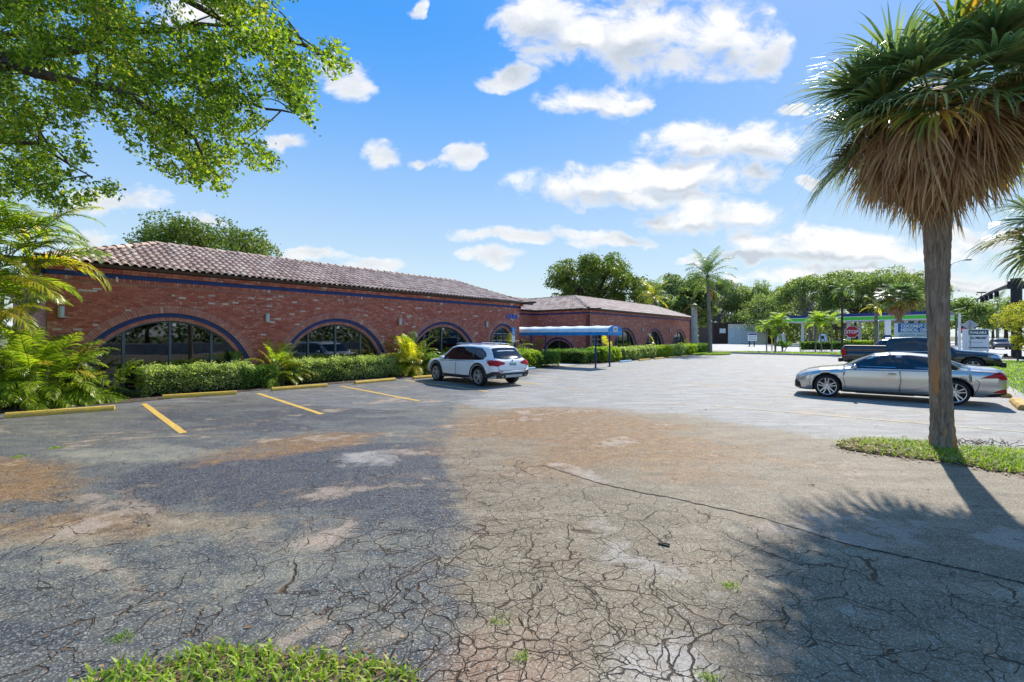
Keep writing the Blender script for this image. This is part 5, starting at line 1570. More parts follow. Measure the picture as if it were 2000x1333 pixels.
# the tall areca at the left edge, its fronds arching in from outside the frame
r0 = random.Random(5)
A1 = thing('areca_palm', 'tall areca palm at the left edge with long arching green and yellow fronds', 'palm', (-13.3, 11.0, 0), 0)
mb = MB()
for i in range(9):
    a = r0.uniform(0, 6.28); rr = r0.uniform(.1, .6); x, y = rr * math.cos(a), rr * math.sin(a)
    mb.tube([(x, y, 0), (x * 1.6, y * 1.6, 1.6), (x * 2.4, y * 2.2, 3.2 + r0.uniform(-.5, .7))], [.05, .045, .035], M_CANE, 8, cap=False)
mb.build('canes', A1)
for i in range(96):
    key = 'big_y' if r0.random() < .42 else 'big'
    S = FR[key]; q = r0.randrange(len(S)); a = r0.uniform(0, 6.28)
    z = r0.choice([r0.uniform(1.0, 2.0), r0.uniform(2.0, 3.2), r0.uniform(3.0, 4.4), r0.uniform(3.4, 4.9)])
    rr = .2 + .25 * z * r0.random()
    o = obj('frond', S[q], A1, (rr * math.cos(a), rr * math.sin(a), z), (r0.uniform(-.3, .3), r0.uniform(-.15, .1), a)); s_ = r0.uniform(.75, 1.05) * (.62 if z < 2 else .92); o.scale = (s_,) * 3

xy = SN(1.1, 17.25)
areca('very large spreading palm shrub against the left end of the brick wall', xy, 135, 1.15, .86, 3, ('areca', 'areca', 'lush', 'lush', 'areca_y'), spread=.95, dry=30, low=.72)
xy = SN(2.35, 17.1); areca('right-hand lobe of palm fronds leaning over the end of the first hedge', xy, 26, .80, .62, 33, ('lush', 'areca'), spread=.6, dry=3, low=.7)
xy2 = SN(.1, 17.2)
areca('darker palm shrub tucked behind the tall areca at the wall corner', xy2, 26, 1.1, .9, 31, ('areca',), spread=.5, dry=3)
xy = SN(7.25, 17.35); areca('palm shrub filling the gap between the first two hedges', xy, 60, .95, .68, 4, ('areca', 'areca_y'), spread=.6, dry=3, low=.8)
xy = SN(6.2, 17.9); areca('small grey-green palm sprouting behind the first hedge', xy, 9, 1.0, .5, 41, ('areca',), spread=.3)
xy = SN(13.25, 17.25); areca('bushy bright palm shrub left of the white car with brown fronds at its foot', xy, 84, 1.15, .80, 5, ('areca', 'areca_y', 'areca'), spread=.6, dry=9, low=.7)
xy = SN(11.9, 17.6); areca('small palm sprout at the right end of the second hedge', xy, 9, .95, .42, 51, ('areca',), spread=.2)
xy = SN(20.1, 17.2); areca('bright lime palm shrub rising behind the roof of the white car', xy, 46, 1.45, .75, 6, ('broad', 'areca_y'), spread=.5, low=.6)
xy = SN(22.2, 17.5); areca('small bright palm shrub at the building corner behind the car', xy, 10, 1.0, .45, 61, ('broad',), spread=.3)
GQ = 'shrubs growing out of the far hedge'
for (s, n_, h_, sc_, lab, nn) in ((30.2, 16.2, 1.05, .75, 'leafy shrub beside the awning posts, first in the far hedge', 18), (38.4, 16.0, 1.15, .85, 'leafy shrub under the middle far arch, second in the far hedge', 18), (46.0, 16.4, 1.0, .8, 'leafy shrub before the last arch, third in the far hedge', 14), (50.4, 17.6, 1.3, .6, 'small yellow-green shrub at the end of the far hedge', 8)):
    areca(lab, SN(s, n_), nn, h_, sc_, int(s * 10), ('broad', 'areca_y'), spread=.5, group=GQ, low=.7)
areca('low dark shrub by the shaded entrance wall', SN(29.3, 22.3), 14, .8, .8, 77, ('areca',), spread=.6)
areca('dark shrub in the shaded recess left of the entrance', SN(25.9, 22.4), 14, .8, .8, 78, ('areca',), spread=.6)

# hedges ------------------------------------------------------------------
def hedge(label, s0, s1, n0, n1, h, lm, seed, group=None, dens=1500, leaf=.060, name='hedge', round_=.12, base=.18, inc=.0):
    r = np.random.default_rng(seed)
    x, y, _ = SN((s0 + s1) / 2, (n0 + n1) / 2)
    t = thing(name, label, 'hedge', (x, y, 0), ROTZ, group)
    a, b = (s1 - s0) / 2, (n1 - n0) / 2
    faces = [('f', 2 * a * h), ('k', 2 * a * h * .5), ('t', 4 * a * b * 1.3), ('l', 2 * b * h), ('r', 2 * b * h)]
    C = []
    for k, ar in faces:
        n = int(ar * dens); u = r.uniform(-1, 1, n); v = r.uniform(0, 1, n)
        if k == 'f': P = np.stack([u * a, np.full(n, -b), base * .3 + v * (h - base * .3)], -1); N = (0, -1, 0)
        if k == 'k': P = np.stack([u * a, np.full(n, b), v * h], -1); N = (0, 1, 0)
        if k == 't': P = np.stack([u * a, (v * 2 - 1) * b, np.full(n, h)], -1); N = (0, 0, 1)
        if k == 'l': P = np.stack([np.full(n, -a), (v * 2 - 1) * b, r.uniform(0, h, n)], -1); N = (-1, 0, 0)
        if k == 'r': P = np.stack([np.full(n, a), (v * 2 - 1) * b, r.uniform(0, h, n)], -1); N = (1, 0, 0)
        lump = .5 * np.sin(P[:, 0] * 5.1 + seed) * np.cos(P[:, 2] * 6.3 + P[:, 1] * 3) + .5 * np.sin(P[:, 0] * 11.3 + P[:, 2] * 9 + seed * 2) * np.cos(P[:, 1] * 8)
        d = lump * .10 - np.abs(r.normal(size=n)) * .06 + (r.random(n) < .06) * r.uniform(0, .12, n)
        P = P + np.array(N) * d[:, None]
        # round the shoulders and pull the foot in
        P[:, 1] += np.where((k == 'f') & (P[:, 2] < .25), .12 * (1 - P[:, 2] / .25) * r.random(n), 0)
        P[:, 2] -= round_ * np.clip((np.abs(P[:, 1]) - b * .55) / (b * .45), 0, 1.2) ** 2 * (P[:, 2] > h * .6)
        P[:, 2] += inc * P[:, 0] / a * (P[:, 2] / h)
        C.append(P)
    C = np.concatenate(C)
    keep = r.random(len(C)) > .55 * (C[:, 2] < .22)
    C = C[keep]
    tag(obj('foliage', quads_mesh('foliage', leaf_cards(C, leaf, leaf * .62, r, .3), 4, [lm]), t), kind='stuff')
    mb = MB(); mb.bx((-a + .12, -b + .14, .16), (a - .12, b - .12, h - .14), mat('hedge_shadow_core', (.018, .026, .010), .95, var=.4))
    x = -a + .2
    while x < a:
        mb.tube([(x, r.uniform(-b, b) * .4, 0), (x + r.uniform(-.1, .1), r.uniform(-b, b) * .5, .3)], [.016, .010], M_BARK, 5, cap=False); x += .22
    mb.build('stems', t)
    return t
hedge('clipped pale-edged hedge under the first arched window', 3.3, 6.3, 16.75, 17.9, .86, LF_HEDGE, 1, dens=2100, leaf=.058)
hedge('darker green hedge section left of the palm shrub between the two hedges', 5.9, 7.0, 16.65, 17.8, .74, LF_HEDGE_D, 2, dens=1900, leaf=.062)
hedge('clipped pale-edged hedge under the second arched window', 7.7, 12.4, 16.8, 17.9, .90, LF_HEDGE, 3, dens=2000, leaf=.060)
hedge('hedge hidden behind the white car under the third arch', 13.9, 18.4, 16.8, 17.9, .85, LF_HEDGE_D, 4, dens=700, leaf=.08)
hedge('bright green hedge block right of the white car', 18.9, 21.0, 15.5, 17.6, 1.02, LF_LIME, 5, dens=1100, leaf=.075, round_=.15)
hedge('low clipped dark green box hedge left of the awning', 20.8, 22.75, 15.3, 16.7, .78, LF_HEDGE_D, 6, dens=1300, leaf=.06)
hedge('low trimmed hedge behind the awning posts', 25.3, 28.9, 15.2, 18.6, .84, LF_HEDGE_D, 7, dens=650, leaf=.085, round_=.05)
hedge('trimmed green hedge right of the awning end', 27.5, 30.0, 14.95, 16.5, .98, LF_LIME, 8, dens=1000, leaf=.08)
GH = 'sections of the far hedge'
for i, (a, b, h_, m_, lab) in enumerate([(30.6, 33.3, .92, LF_HEDGE, 'far hedge section just right of the first leafy shrub'), (33.4, 36.3, .98, LF_HEDGE, 'far hedge section under the first far arch'), (36.5, 40.0, .95, LF_LIME, 'far hedge section under the middle far arch'), (40.0, 43.3, .98, LF_HEDGE, 'far hedge section between the second and third far arches'), (43.3, 46.5, 1.0, LF_LIME, 'far hedge section under the last arch'), (46.5, 51.0, 1.0, LF_HEDGE_D, 'dark green end of the far hedge next to the grass island')]):
    hedge(lab, a, b, 14.95, 16.2, h_, m_, 20 + i, GH, dens=620, leaf=.10)

# foreground sabal palm -----------------------------------------------------
def fan_mesh(seed, pet, blade, elev, droop, m, stem, n=38, spread=2.25, hang=.5, w=.030, dead=False):
    """fan frond; petiole then pleated segments with drooping tips, in the xz-plane"""
    r = np.random.default_rng(seed)
    K = 8; P = []; p = np.zeros(3); e = elev
    for i in range(K + 1):
        P.append(p.copy()); p = p + np.array([math.cos(e), 0, math.sin(e)]) * pet / K; e -= droop / K
    P = np.array(P); hub = P[-1]; tg = np.array([math.cos(e), 0, math.sin(e)]); up = np.array([-math.sin(e), 0, math.cos(e)]); sd = np.array([0, 1., 0])
    V = []; F = []; nv = 0
    for i in range(n):
        a = spread * (2 * (i + .5) / n - 1) + r.normal() * (.12 if dead else .03)
        cost = .35 * blade * (1 - abs(a) / spread)              # the midrib runs on into the blade
        st = hub + tg * cost * .6 + (up * -.12 * cost)
        d = tg * math.cos(a) + sd * math.sin(a) + up * (.30 * abs(math.sin(a)) + r.normal() * .05)
        if dead: d = d * .6 + tg * .35 + r.normal(size=3) * .13
        d /= np.linalg.norm(d)
        l = blade * (1 - .30 * (abs(a) / spread) ** 2) * r.uniform(.85, 1.1)
        wv = np.cross(d, up); wv /= np.linalg.norm(wv) + 1e-9
        q = st.copy(); dd = d.copy(); S = 5; b = nv
        cu = r.normal(size=3) * (.22 if dead else .05)
        ww = (.35, .9, 1.0, .62, .30, .0)
        for j in range(S + 1):
            if j < S:
                tw = wv + up * (.5 if j % 2 == 0 else -.1)
                V += [q + wv * w * ww[j] + up * w * ww[j] * .7, q - wv * w * ww[j]]; nv += 2
            else: V.append(q.copy()); nv += 1
            h_ = hang * ((j + .3) / S) ** 1.6
            dd = dd + np.array([0, 0, -h_]) + cu * .25; dd /= np.linalg.norm(dd)
            q = q + dd * l / S
        for j in range(S - 1): F.append((b + 2 * j, b + 2 * j + 2, b + 2 * j + 3, b + 2 * j + 1))
        F.append((b + 2 * S - 2, b + 2 * S, b + 2 * S - 1))
    mb = MB(); mb.add(np.array(V), F, m)
    mb.tube(list(P) + [hub + tg * .2 * blade], list(np.linspace(.022, .010, K + 2)), stem, 5, cap=False)
    return mb.mesh('frond')

def trunk_mesh(path, radii, m, k=48, seg=110, amp=.012, seed=1, ring=0.0, boots=0.0):
    r = np.random.default_rng(seed)
    path = np.array(path, float); t = np.linspace(0, 1, seg + 1); tp = np.linspace(0, 1, len(path))
    C = np.stack([np.interp(t, tp, path[:, i]) for i in range(3)], -1); Rr = np.interp(t, tp, radii)
    th = np.linspace(0, 2 * math.pi, k, endpoint=False)
    T, H = np.meshgrid(th, C[:, 2])
    f = np.zeros_like(T)
    for q in range(14):
        kx = r.integers(1, 16); kz = r.uniform(.3, 9); f += np.sin(kx * T + kz * H + r.uniform(0, 6.3)) / (1 + .25 * kx)
    f += 2.2 * np.abs(np.sin(T * 13 + 1.1 * np.sin(H * 2.3))) ** .6 - 1.1
    rad = Rr[:, None] + f * amp * .35 + ring * np.sin(H * 42 + .6 * np.sin(T * 3)) + r.normal(size=T.shape) * amp * .10
    X = C[:, 0:1] + rad * np.cos(T); Y = C[:, 1:2] + rad * np.sin(T)
    V = np.stack([X, Y, H], -1).reshape(-1, 3)
    i = np.arange((seg + 1) * k).reshape(seg + 1, k); j = np.roll(i, -1, 1)
    F = np.stack([i[:-1], j[:-1], j[1:], i[1:]], -1).reshape(-1, 4)
    return quads_mesh('trunk', V, 4, [m], F, smooth=True)

def trunk_mat():
    m = bpy.data.materials.new('sabal_trunk'); m.use_nodes = True; m.node_tree.nodes.clear(); t = NT(m.node_tree)
    out = t.n('ShaderNodeOutputMaterial'); p = t.n('ShaderNodeBsdfPrincipled'); t.l(p.outputs[0], out.inputs[0])
    tc = t.n('ShaderNodeTexCoord'); P = tc.outputs['Object']
    a = t.noise(t.scale(P, (22, 22, 2.6)), 1.0, 6, .7, .6); b = t.noise(P, 2.2, 4, .6); c_ = t.noise(t.scale(P, (9, 9, 4)), 1.0, 4, .7)
    c = t.ramp(a, [(.30, (.085, .060, .042)), (.47, (.24, .18, .13)), (.62, (.36, .285, .21)), (.78, (.58, .49, .38))])
    sp = t.n('ShaderNodeSeparateXYZ'); t.l(P, sp.inputs[0])
    fl = t.mr(c_, .62, .70); c = t.mix(t.math('MULTIPLY', fl, .6), c, (.42, .36, .28))
    low = t.mr(sp.outputs[2], 2.1, .9)
    rust = t.math('MULTIPLY', t.mr(t.noise(t.scale(P, (5, 5, 1.1)), 1.0, 3, .6), .50, .60), low)
    c = t.mix(rust, c, (.55, .24, .08))
    c = t.mix(t.mr(b, .5, .8, 0, .35), c, (.14, .12, .095))
    t.l(c, p.inputs['Base Color']); p.inputs['Roughness'].default_value = .95
    bm_ = t.n('ShaderNodeBump'); bm_.inputs['Strength'].default_value = 1.0; bm_.inputs['Distance'].default_value = .03
    t.l(a, bm_.inputs['Height']); t.l(bm_.outputs[0], p.inputs['Normal'])
    return m
M_SABAL = trunk_mat()

def sabal(label, base, path, radii, crown, nlive, ndead, sc, seed, group=None, trunk=True, turning=.3, skirt=1.0, nseg=38, name='sabal_palm', w=.030):
    r = random.Random(seed)
    t = thing(name, label, 'palm', base, 0, group)
    obj('trunk', trunk_mesh(path, radii, M_SABAL, seed=seed, ring=.004), t)
    cx, cy, cz = crown
    for i in range(nlive):
        u = (i + .5) / nlive
        el = 1.35 - 1.34 * u ** .8 + r.gauss(0, .10)
        a = i * 2.399963 + r.gauss(0, .15)
        lm = LF_SABAL_O if (u > 1 - turning and r.random() < .5) or r.random() < .06 else LF_SABAL
        me = fan_mesh(seed * 100 + i, .95 * sc * r.uniform(.85, 1.1), 1.05 * sc * r.uniform(.9, 1.08), el, .55, lm, M_STEM, nseg, spread=1.95, hang=.34 + .34 * u, w=w * sc)
        obj('frond', me, t, (cx, cy, cz + r.uniform(-.1, .12) - .2 * u), (r.gauss(0, .18), 0, a))
    for i in range(ndead):
        u = (i + .5) / ndead
        el = .10 - 1.0 * u ** .8 + r.gauss(0, .10)
        a = i * 2.399963 + .7 + r.gauss(0, .2)
        me = fan_mesh(seed * 100 + 500 + i, (1.0 - .34 * u) * sc * r.uniform(.7, 1.12), .96 * sc * r.uniform(.75, 1.2), el, .85, LF_SKIRT, M_STEM_D, int(nseg * .9), spread=1.35, hang=.85, w=w * .86 * sc, dead=True)
        obj('frond', me, t, (cx, cy, cz + .30 - .46 * u * skirt + r.uniform(-.16, .16)), (r.gauss(0, .12), 0, a))
    mb = MB()                                                     # old leaf bases under the crown
    for i in range(40):
        a = r.uniform(0, 6.28); z = cz - r.uniform(.0, 1.1)
        mb.tube([(cx + .17 * math.cos(a), cy + .17 * math.sin(a), z), (cx + .30 * math.cos(a), cy + .30 * math.sin(a), z + .28)], [.035, .018], M_STEM_D, 5)
    mb.build('leaf_bases', t)
    return t
B0 = (6.84, 7.22)
sabal('tall sabal palm in the grass strip with a huge skirt of dead brown fronds', (B0[0], B0[1], 0),
      [(0, 0, -.05), (-.02, 0, .5), (-.07, .0, 1.6), (-.09, 0, 2.6), (-.10, 0, 3.7), (-.12, 0, 4.8), (-.12, 0, 5.5)], [.175, .136, .130, .142, .172, .16, .12], (-.14, 0, 5.35), 58, 92, 1.03, 9, nseg=46, w=.024, turning=.34)
sabal('second sabal palm whose crown hangs in at the right edge behind the big one', (13.4, 10.7, 0),
      [(0, 0, 0), (0, 0, 2), (0, 0, 4.4)], [.18, .17, .15], (0, 0, 4.35), 34, 20, 1.0, 12, turning=.35, nseg=30)

# feather palms in the distance ---------------------------------------------
def feather_palm(label, base, h, cr, sc, seed, keys, n=18, droop_low=.7, trunk_r=.14, lean=(0, 0), m=M_BARK_GREY, name='palm_tree', group=None, dead=0):
    r = random.Random(seed); t = thing(name, label, 'palm', base, 0, group)
    obj('trunk', trunk_mesh([(0, 0, 0), (lean[0] * .3, lean[1] * .3, h * .5), (lean[0], lean[1], h)], [trunk_r * 1.3, trunk_r, trunk_r * .8], m, k=14, seg=24, amp=.006, seed=seed, ring=.004), t)
    mb = MB(); mb.tube([(lean[0], lean[1], h - .1), (lean[0], lean[1], h + .25 * sc), (lean[0], lean[1], h + .6 * sc)], [trunk_r * .9, trunk_r * 1.0, .03], M_STEM, 8); mb.build('crownshaft', t)
    for i in range(n):
        S = FR[keys[r.randrange(len(keys))]]; q = min(len(S) - 1, int(i / n * len(S) * .999))
        o = obj('frond', S[q], t, (lean[0], lean[1], h + .35 * sc), (r.gauss(0, .12), 0, i * 2.4 + r.gauss(0, .2))); s_ = sc * r.uniform(.85, 1.1); o.scale = (s_,) * 3
    for i in range(dead):
        S = FR['deadp']; o = obj('frond', S[i % len(S)], t, (lean[0], lean[1], h + .15 * sc), (0, 0, i * 2.1 + 1)); o.scale = (sc,) * 3
    return t
frond_set('palm', LF_PALMG, Ln=2.6, ll=.62, n=32, width=.13, elevs=(1.4, 1.1, .8, .45, .1, -.2), droops=(1.1, 1.5, 1.8, 1.7, 1.5, 1.1), hang=.5, ragged=.12)
frond_set('palm_y', LF_ARECA_Y, Ln=2.6, ll=.55, n=28, width=.13, elevs=(1.3, .9, .5, .15, -.2), droops=(1.2, 1.5, 1.6, 1.5, 1.2), hang=.6)
frond_set('deadp', LF_DRY, Ln=2.6, ll=.5, n=26, width=.08, elevs=(-.3, -.7, -1.0), droops=(1.1, .8, .5), hang=.9, stem=M_STEM_D)
frond_set('small', LF_LIME, Ln=1.35, ll=.40, n=20, width=.13, elevs=(1.3, 1.0, .7, .35), droops=(1.4, 1.9, 2.2, 2.0), hang=.35)
FR['mixp'] = FR['palm']
feather_palm('tall slender palm on the small grass island, with drooping brown fronds', (19.9, 45.7, .09), 7.2, 1, 1.22, 3, ('palm',), n=30, trunk_r=.16, lean=(-.25, 0), dead=5)
rp = feather_palm('thick pale palm trunk with a withered crown at the end of the building', (19.45, 48.6, 0), 5.0, 1, .55, 8, ('deadp',), n=4, trunk_r=.34, m=mat('smooth_grey_trunk', (.50, .48, .44), .85, var=.2, vscale=4))
feather_palm('yellow-green coconut palm rising behind the far brick roof', (19.4, 62.5, 0), 6.6, 1, 1.3, 14, ('palm_y', 'palm_y', 'palm'), n=24, trunk_r=.18)
feather_palm('slim palm with grey-green crown in front of the oaks by the fuel canopy', (33.0, 45.5, 0), 6.2, 1, .62, 17, ('palm',), n=20, trunk_r=.10, m=M_BARK)
feather_palm('short palm with bright yellow-green fronds left of the blue medical sign', (34.4, 43.0, 0), 4.35, 1, .62, 18, ('palm_y',), n=9, trunk_r=.16, m=M_BARK_GREY)
sabal('bushy fan palm directly above the blue medical sign', (34.0, 40.0, 0), [(0, 0, 0), (0, 0, 2), (.05, 0, 5)], [.2, .2, .17], (0, 0, 5.1), 44, 16, .98, 21, turning=.35, nseg=20, w=.055)
GP_ = 'small palms on the verge before the fuel station'
for (x, y, h_, s_, lab, sd) in ((28.2, 50.4, 2.2, .95, 'small arching palm at the left end of the verge', 1), (29.3, 50.6, 2.6, 1.0, 'small palm second from the left on the verge', 2), (30.4, 51.2, 2.9, 1.05, 'small palm above the round verge shrub', 3), (28.9, 50.0, 1.5, .6, 'lowest small palm on the verge, leaning right', 4), (33.6, 50.4, 2.6, 1.05, 'small palm at the left end of the roadside hedge', 5), (34.5, 50.7, 2.9, 1.1, 'small palm second along the roadside hedge', 6), (35.7, 50.8, 2.8, 1.1, 'small palm right of the pair in the roadside hedge', 7)):
    feather_palm(lab, (x, y, .1), h_, 1, s_ * 1.12, 30 + sd, ('small',), n=24, trunk_r=.055, lean=((sd % 3 - 1) * .25, .1), m=M_BARK_GREY, name='small_palm', group=GP_)

# broadleaf trees ---------------------------------------------------------
make_tree('shade_tree', 'rounded green tree behind the left part of the tiled roof', 'tree', (-23.4, 35.5), 4.6, (-.5, 0, 7.6), (6.6, 5, 3.2), 80, 260, .22, LF_FICUS, 2, rc=.22, tr=.35)
make_tree('shade_tree', 'big dense tree behind the far brick roof', 'tree', (11.8, 68), 6, (0.6, 0, 9.3), (7.6, 6, 5.4), 90, 300, .34, LF_FICUS, 3, rc=.23, tr=.45)
make_tree('shade_tree', 'smaller dull green tree right of the big one behind the far roof', 'tree', (17.0, 66), 4, (0, 0, 6.3), (3.6, 3.4, 3.0), 30, 200, .30, LF_FICUS, 33, rc=.32, tr=.25)
GT = 'trees beyond the fuel station'
TREES = [(30.0, 84, 10.6, 7.2, 4.6, LF_OAK2, 'loose pale tree just left of the tall island palm'), (21.5, 68, 5.6, 4.0, 3.6, LF_OAK2, 'low bushy grey-green tree at the end of the far building'), (26.6, 67, 6.8, 3.6, 4.0, LF_OAK, 'dark tree behind the thick pale palm trunk'),
         (52, 116, 13.0, 8.2, 5.8, LF_OAK2, 'pale feathery tree above the brown shed'), (63, 117, 12.0, 9.2, 5.4, LF_OAK, 'dark oak above the cream garage'), (58, 88, 10.9, 7.6, 4.6, LF_OAK, 'oak left of the middle of the tree line'), (67, 88, 11.6, 8.6, 5.0, LF_OAK, 'tallest oak of the tree line, above the fuel canopy'), (77, 90, 11.4, 8.6, 5.0, LF_OAK, 'broad oak at the right end of the tree line'),
         (86, 98, 9.0, 7.6, 5.0, LF_OAK, 'oak behind the fan palm and medical sign'), (60, 104, 8.0, 10, 6.0, LF_OAK, 'dark oak in the second row, middle'), (58, 126, 10.0, 11, 6.5, LF_FICUS, 'dark tree in the second row, left'), (78, 108, 8.0, 11, 6.0, LF_OAK, 'dark oak in the second row, right')]
for i, (x, y, h_, rx, rz, lm, lab) in enumerate(TREES):
    make_tree('oak_tree', lab, 'tree', (x, y), h_ * .42, (0, 0, h_ - rz * .35), (rx, rx * .8, rz), 85, 190, .40, lm, 50 + i, rc=.22, tr=.26, group=GT, ntr=2, bark=M_BARK_GREY if i % 2 else M_BARK)
GR = 'trees along the road on the right'
for i, (x, y, h_, rx, rz, lab) in enumerate([(112, 112, 8.6, 8, 4.6, 'dark roadside tree behind the AVAILABLE sign'), (128, 118, 9.6, 9, 5.0, 'roadside tree above the far cars'), (150, 128, 11, 11, 5.5, 'tall roadside tree at the right edge'), (104, 122, 7.0, 8, 4.0, 'low roadside tree behind the white pole'), (135, 110, 7.6, 8, 4.2, 'low dark tree behind the yellow-leaved tree'), (150, 170, 9, 16, 5, 'far roadside tree closing the view of the road'), (185, 175, 11, 18, 6, 'far roadside tree at the right')]):
    make_tree('roadside_tree', lab, 'tree', (x, y), h_ * .4, (0, 0, h_ - rz * .6), (rx, rx * .8, rz), 45, 130, .65, LF_OAK, 80 + i, rc=.28, tr=.4, group=GR)
feather_palm('dark palm against the sky left of the traffic signal pole', (96, 90, 0), 7.6, 1, 1.3, 61, ('palm',), n=14, trunk_r=.2)
feather_palm('dark palm beside the white pole, far down the road', (82, 84, 0), 4.6, 1, 1.0, 62, ('palm',), n=12, trunk_r=.16)
feather_palm('dark palm just right of the sabal trunk, far down the road', (76.5, 80, 0), 5.4, 1, 1.0, 63, ('palm',), n=12, trunk_r=.16)
make_tree('yellow_tree', 'low spreading tree with yellow-green leaves in front of the signal pole', 'tree', (36.9, 32.2), 1.5, (.2, 0, 2.9), (2.6, 2.2, 1.5), 60, 190, .115, LF_YEL, 91, rc=.24, tr=.09)
make_tree('yellow_tree', 'drooping yellow-green branch cluster low beside the signal pole', 'tree', (36.9, 33.2), 1.0, (.1, 0, 1.15), (.75, .7, .85), 16, 110, .11, LF_YEL, 92, rc=.34, tr=.05)
make_tree('verge_shrub', 'round leafy shrub with bare stems on the verge', 'shrub', (30.6, 51.4, .1), .35, (0, 0, .75), (1.15, .9, .45), 22, 90, .13, LF_HEDGE_D, 93, rc=.35, tr=.04, ntr=3)

# roadside hedge before the fuel station
GV = 'roadside hedge before the fuel station'
def rhedge(lab, x0, y0, x1, y1, h_, lm, seed):
    a = Vector((x0, y0, 0)); b = Vector((x1, y1, 0)); d = b - a
    t = hedge(lab, 0, d.length, 0, 1.0, h_, lm, seed, GV, dens=330, leaf=.13, base=.9)
    t.location = ((x0 + x1) / 2, (y0 + y1) / 2, .08); t.rotation_euler = (0, 0, math.atan2(d.y, d.x))
rhedge('left green part of the roadside hedge with bare stems', 33.2, 52.2, 38.0, 51.8, 1.05, LF_HEDGE_D, 71)
rhedge('bright lime part of the roadside hedge behind the stop sign', 38.0, 51.8, 42.0, 52.0, 1.2, LF_LIME, 72)
rhedge('right lime part of the roadside hedge with some red leaves', 42.0, 52.0, 48.5, 53.4, 1.15, LF_YEL, 73)

# the wood that closes the view behind the fuel station
r_ = np.random.default_rng(404)
n_ = 15000; u_ = r_.random(n_)
C_ = np.stack([46 + 58 * u_, 119 - 4 * u_ + r_.normal(size=n_) * 2.0, r_.uniform(0, 1, n_) ** .8 * (5.2 + 1.2 * np.sin(u_ * 40) + np.sin(u_ * 97))], -1)
o_ = obj('woods', quads_mesh('woods', leaf_cards(C_, .62, .38, r_), 4, [LF_OAK])); tag(o_, 'dark undergrowth below the trees beyond the fuel station', 'woods', None, 'stuff')
n_ = 9000; u_ = r_.random(n_); S_ = -25 + 95 * u_; N_ = -27 + r_.normal(size=n_) * 1.0
C_ = np.stack([S_ * AX[0] + N_ * AN[0], S_ * AX[1] + N_ * AN[1], r_.random(n_) * (4.6 + np.sin(u_ * 50))], -1)
o_ = obj('woods', quads_mesh('woods', leaf_cards(C_, .6, .38, r_), 4, [LF_OAK])); tag(o_, 'dark wood on the far side of the road, mirrored in the windows', 'woods', None, 'stuff')
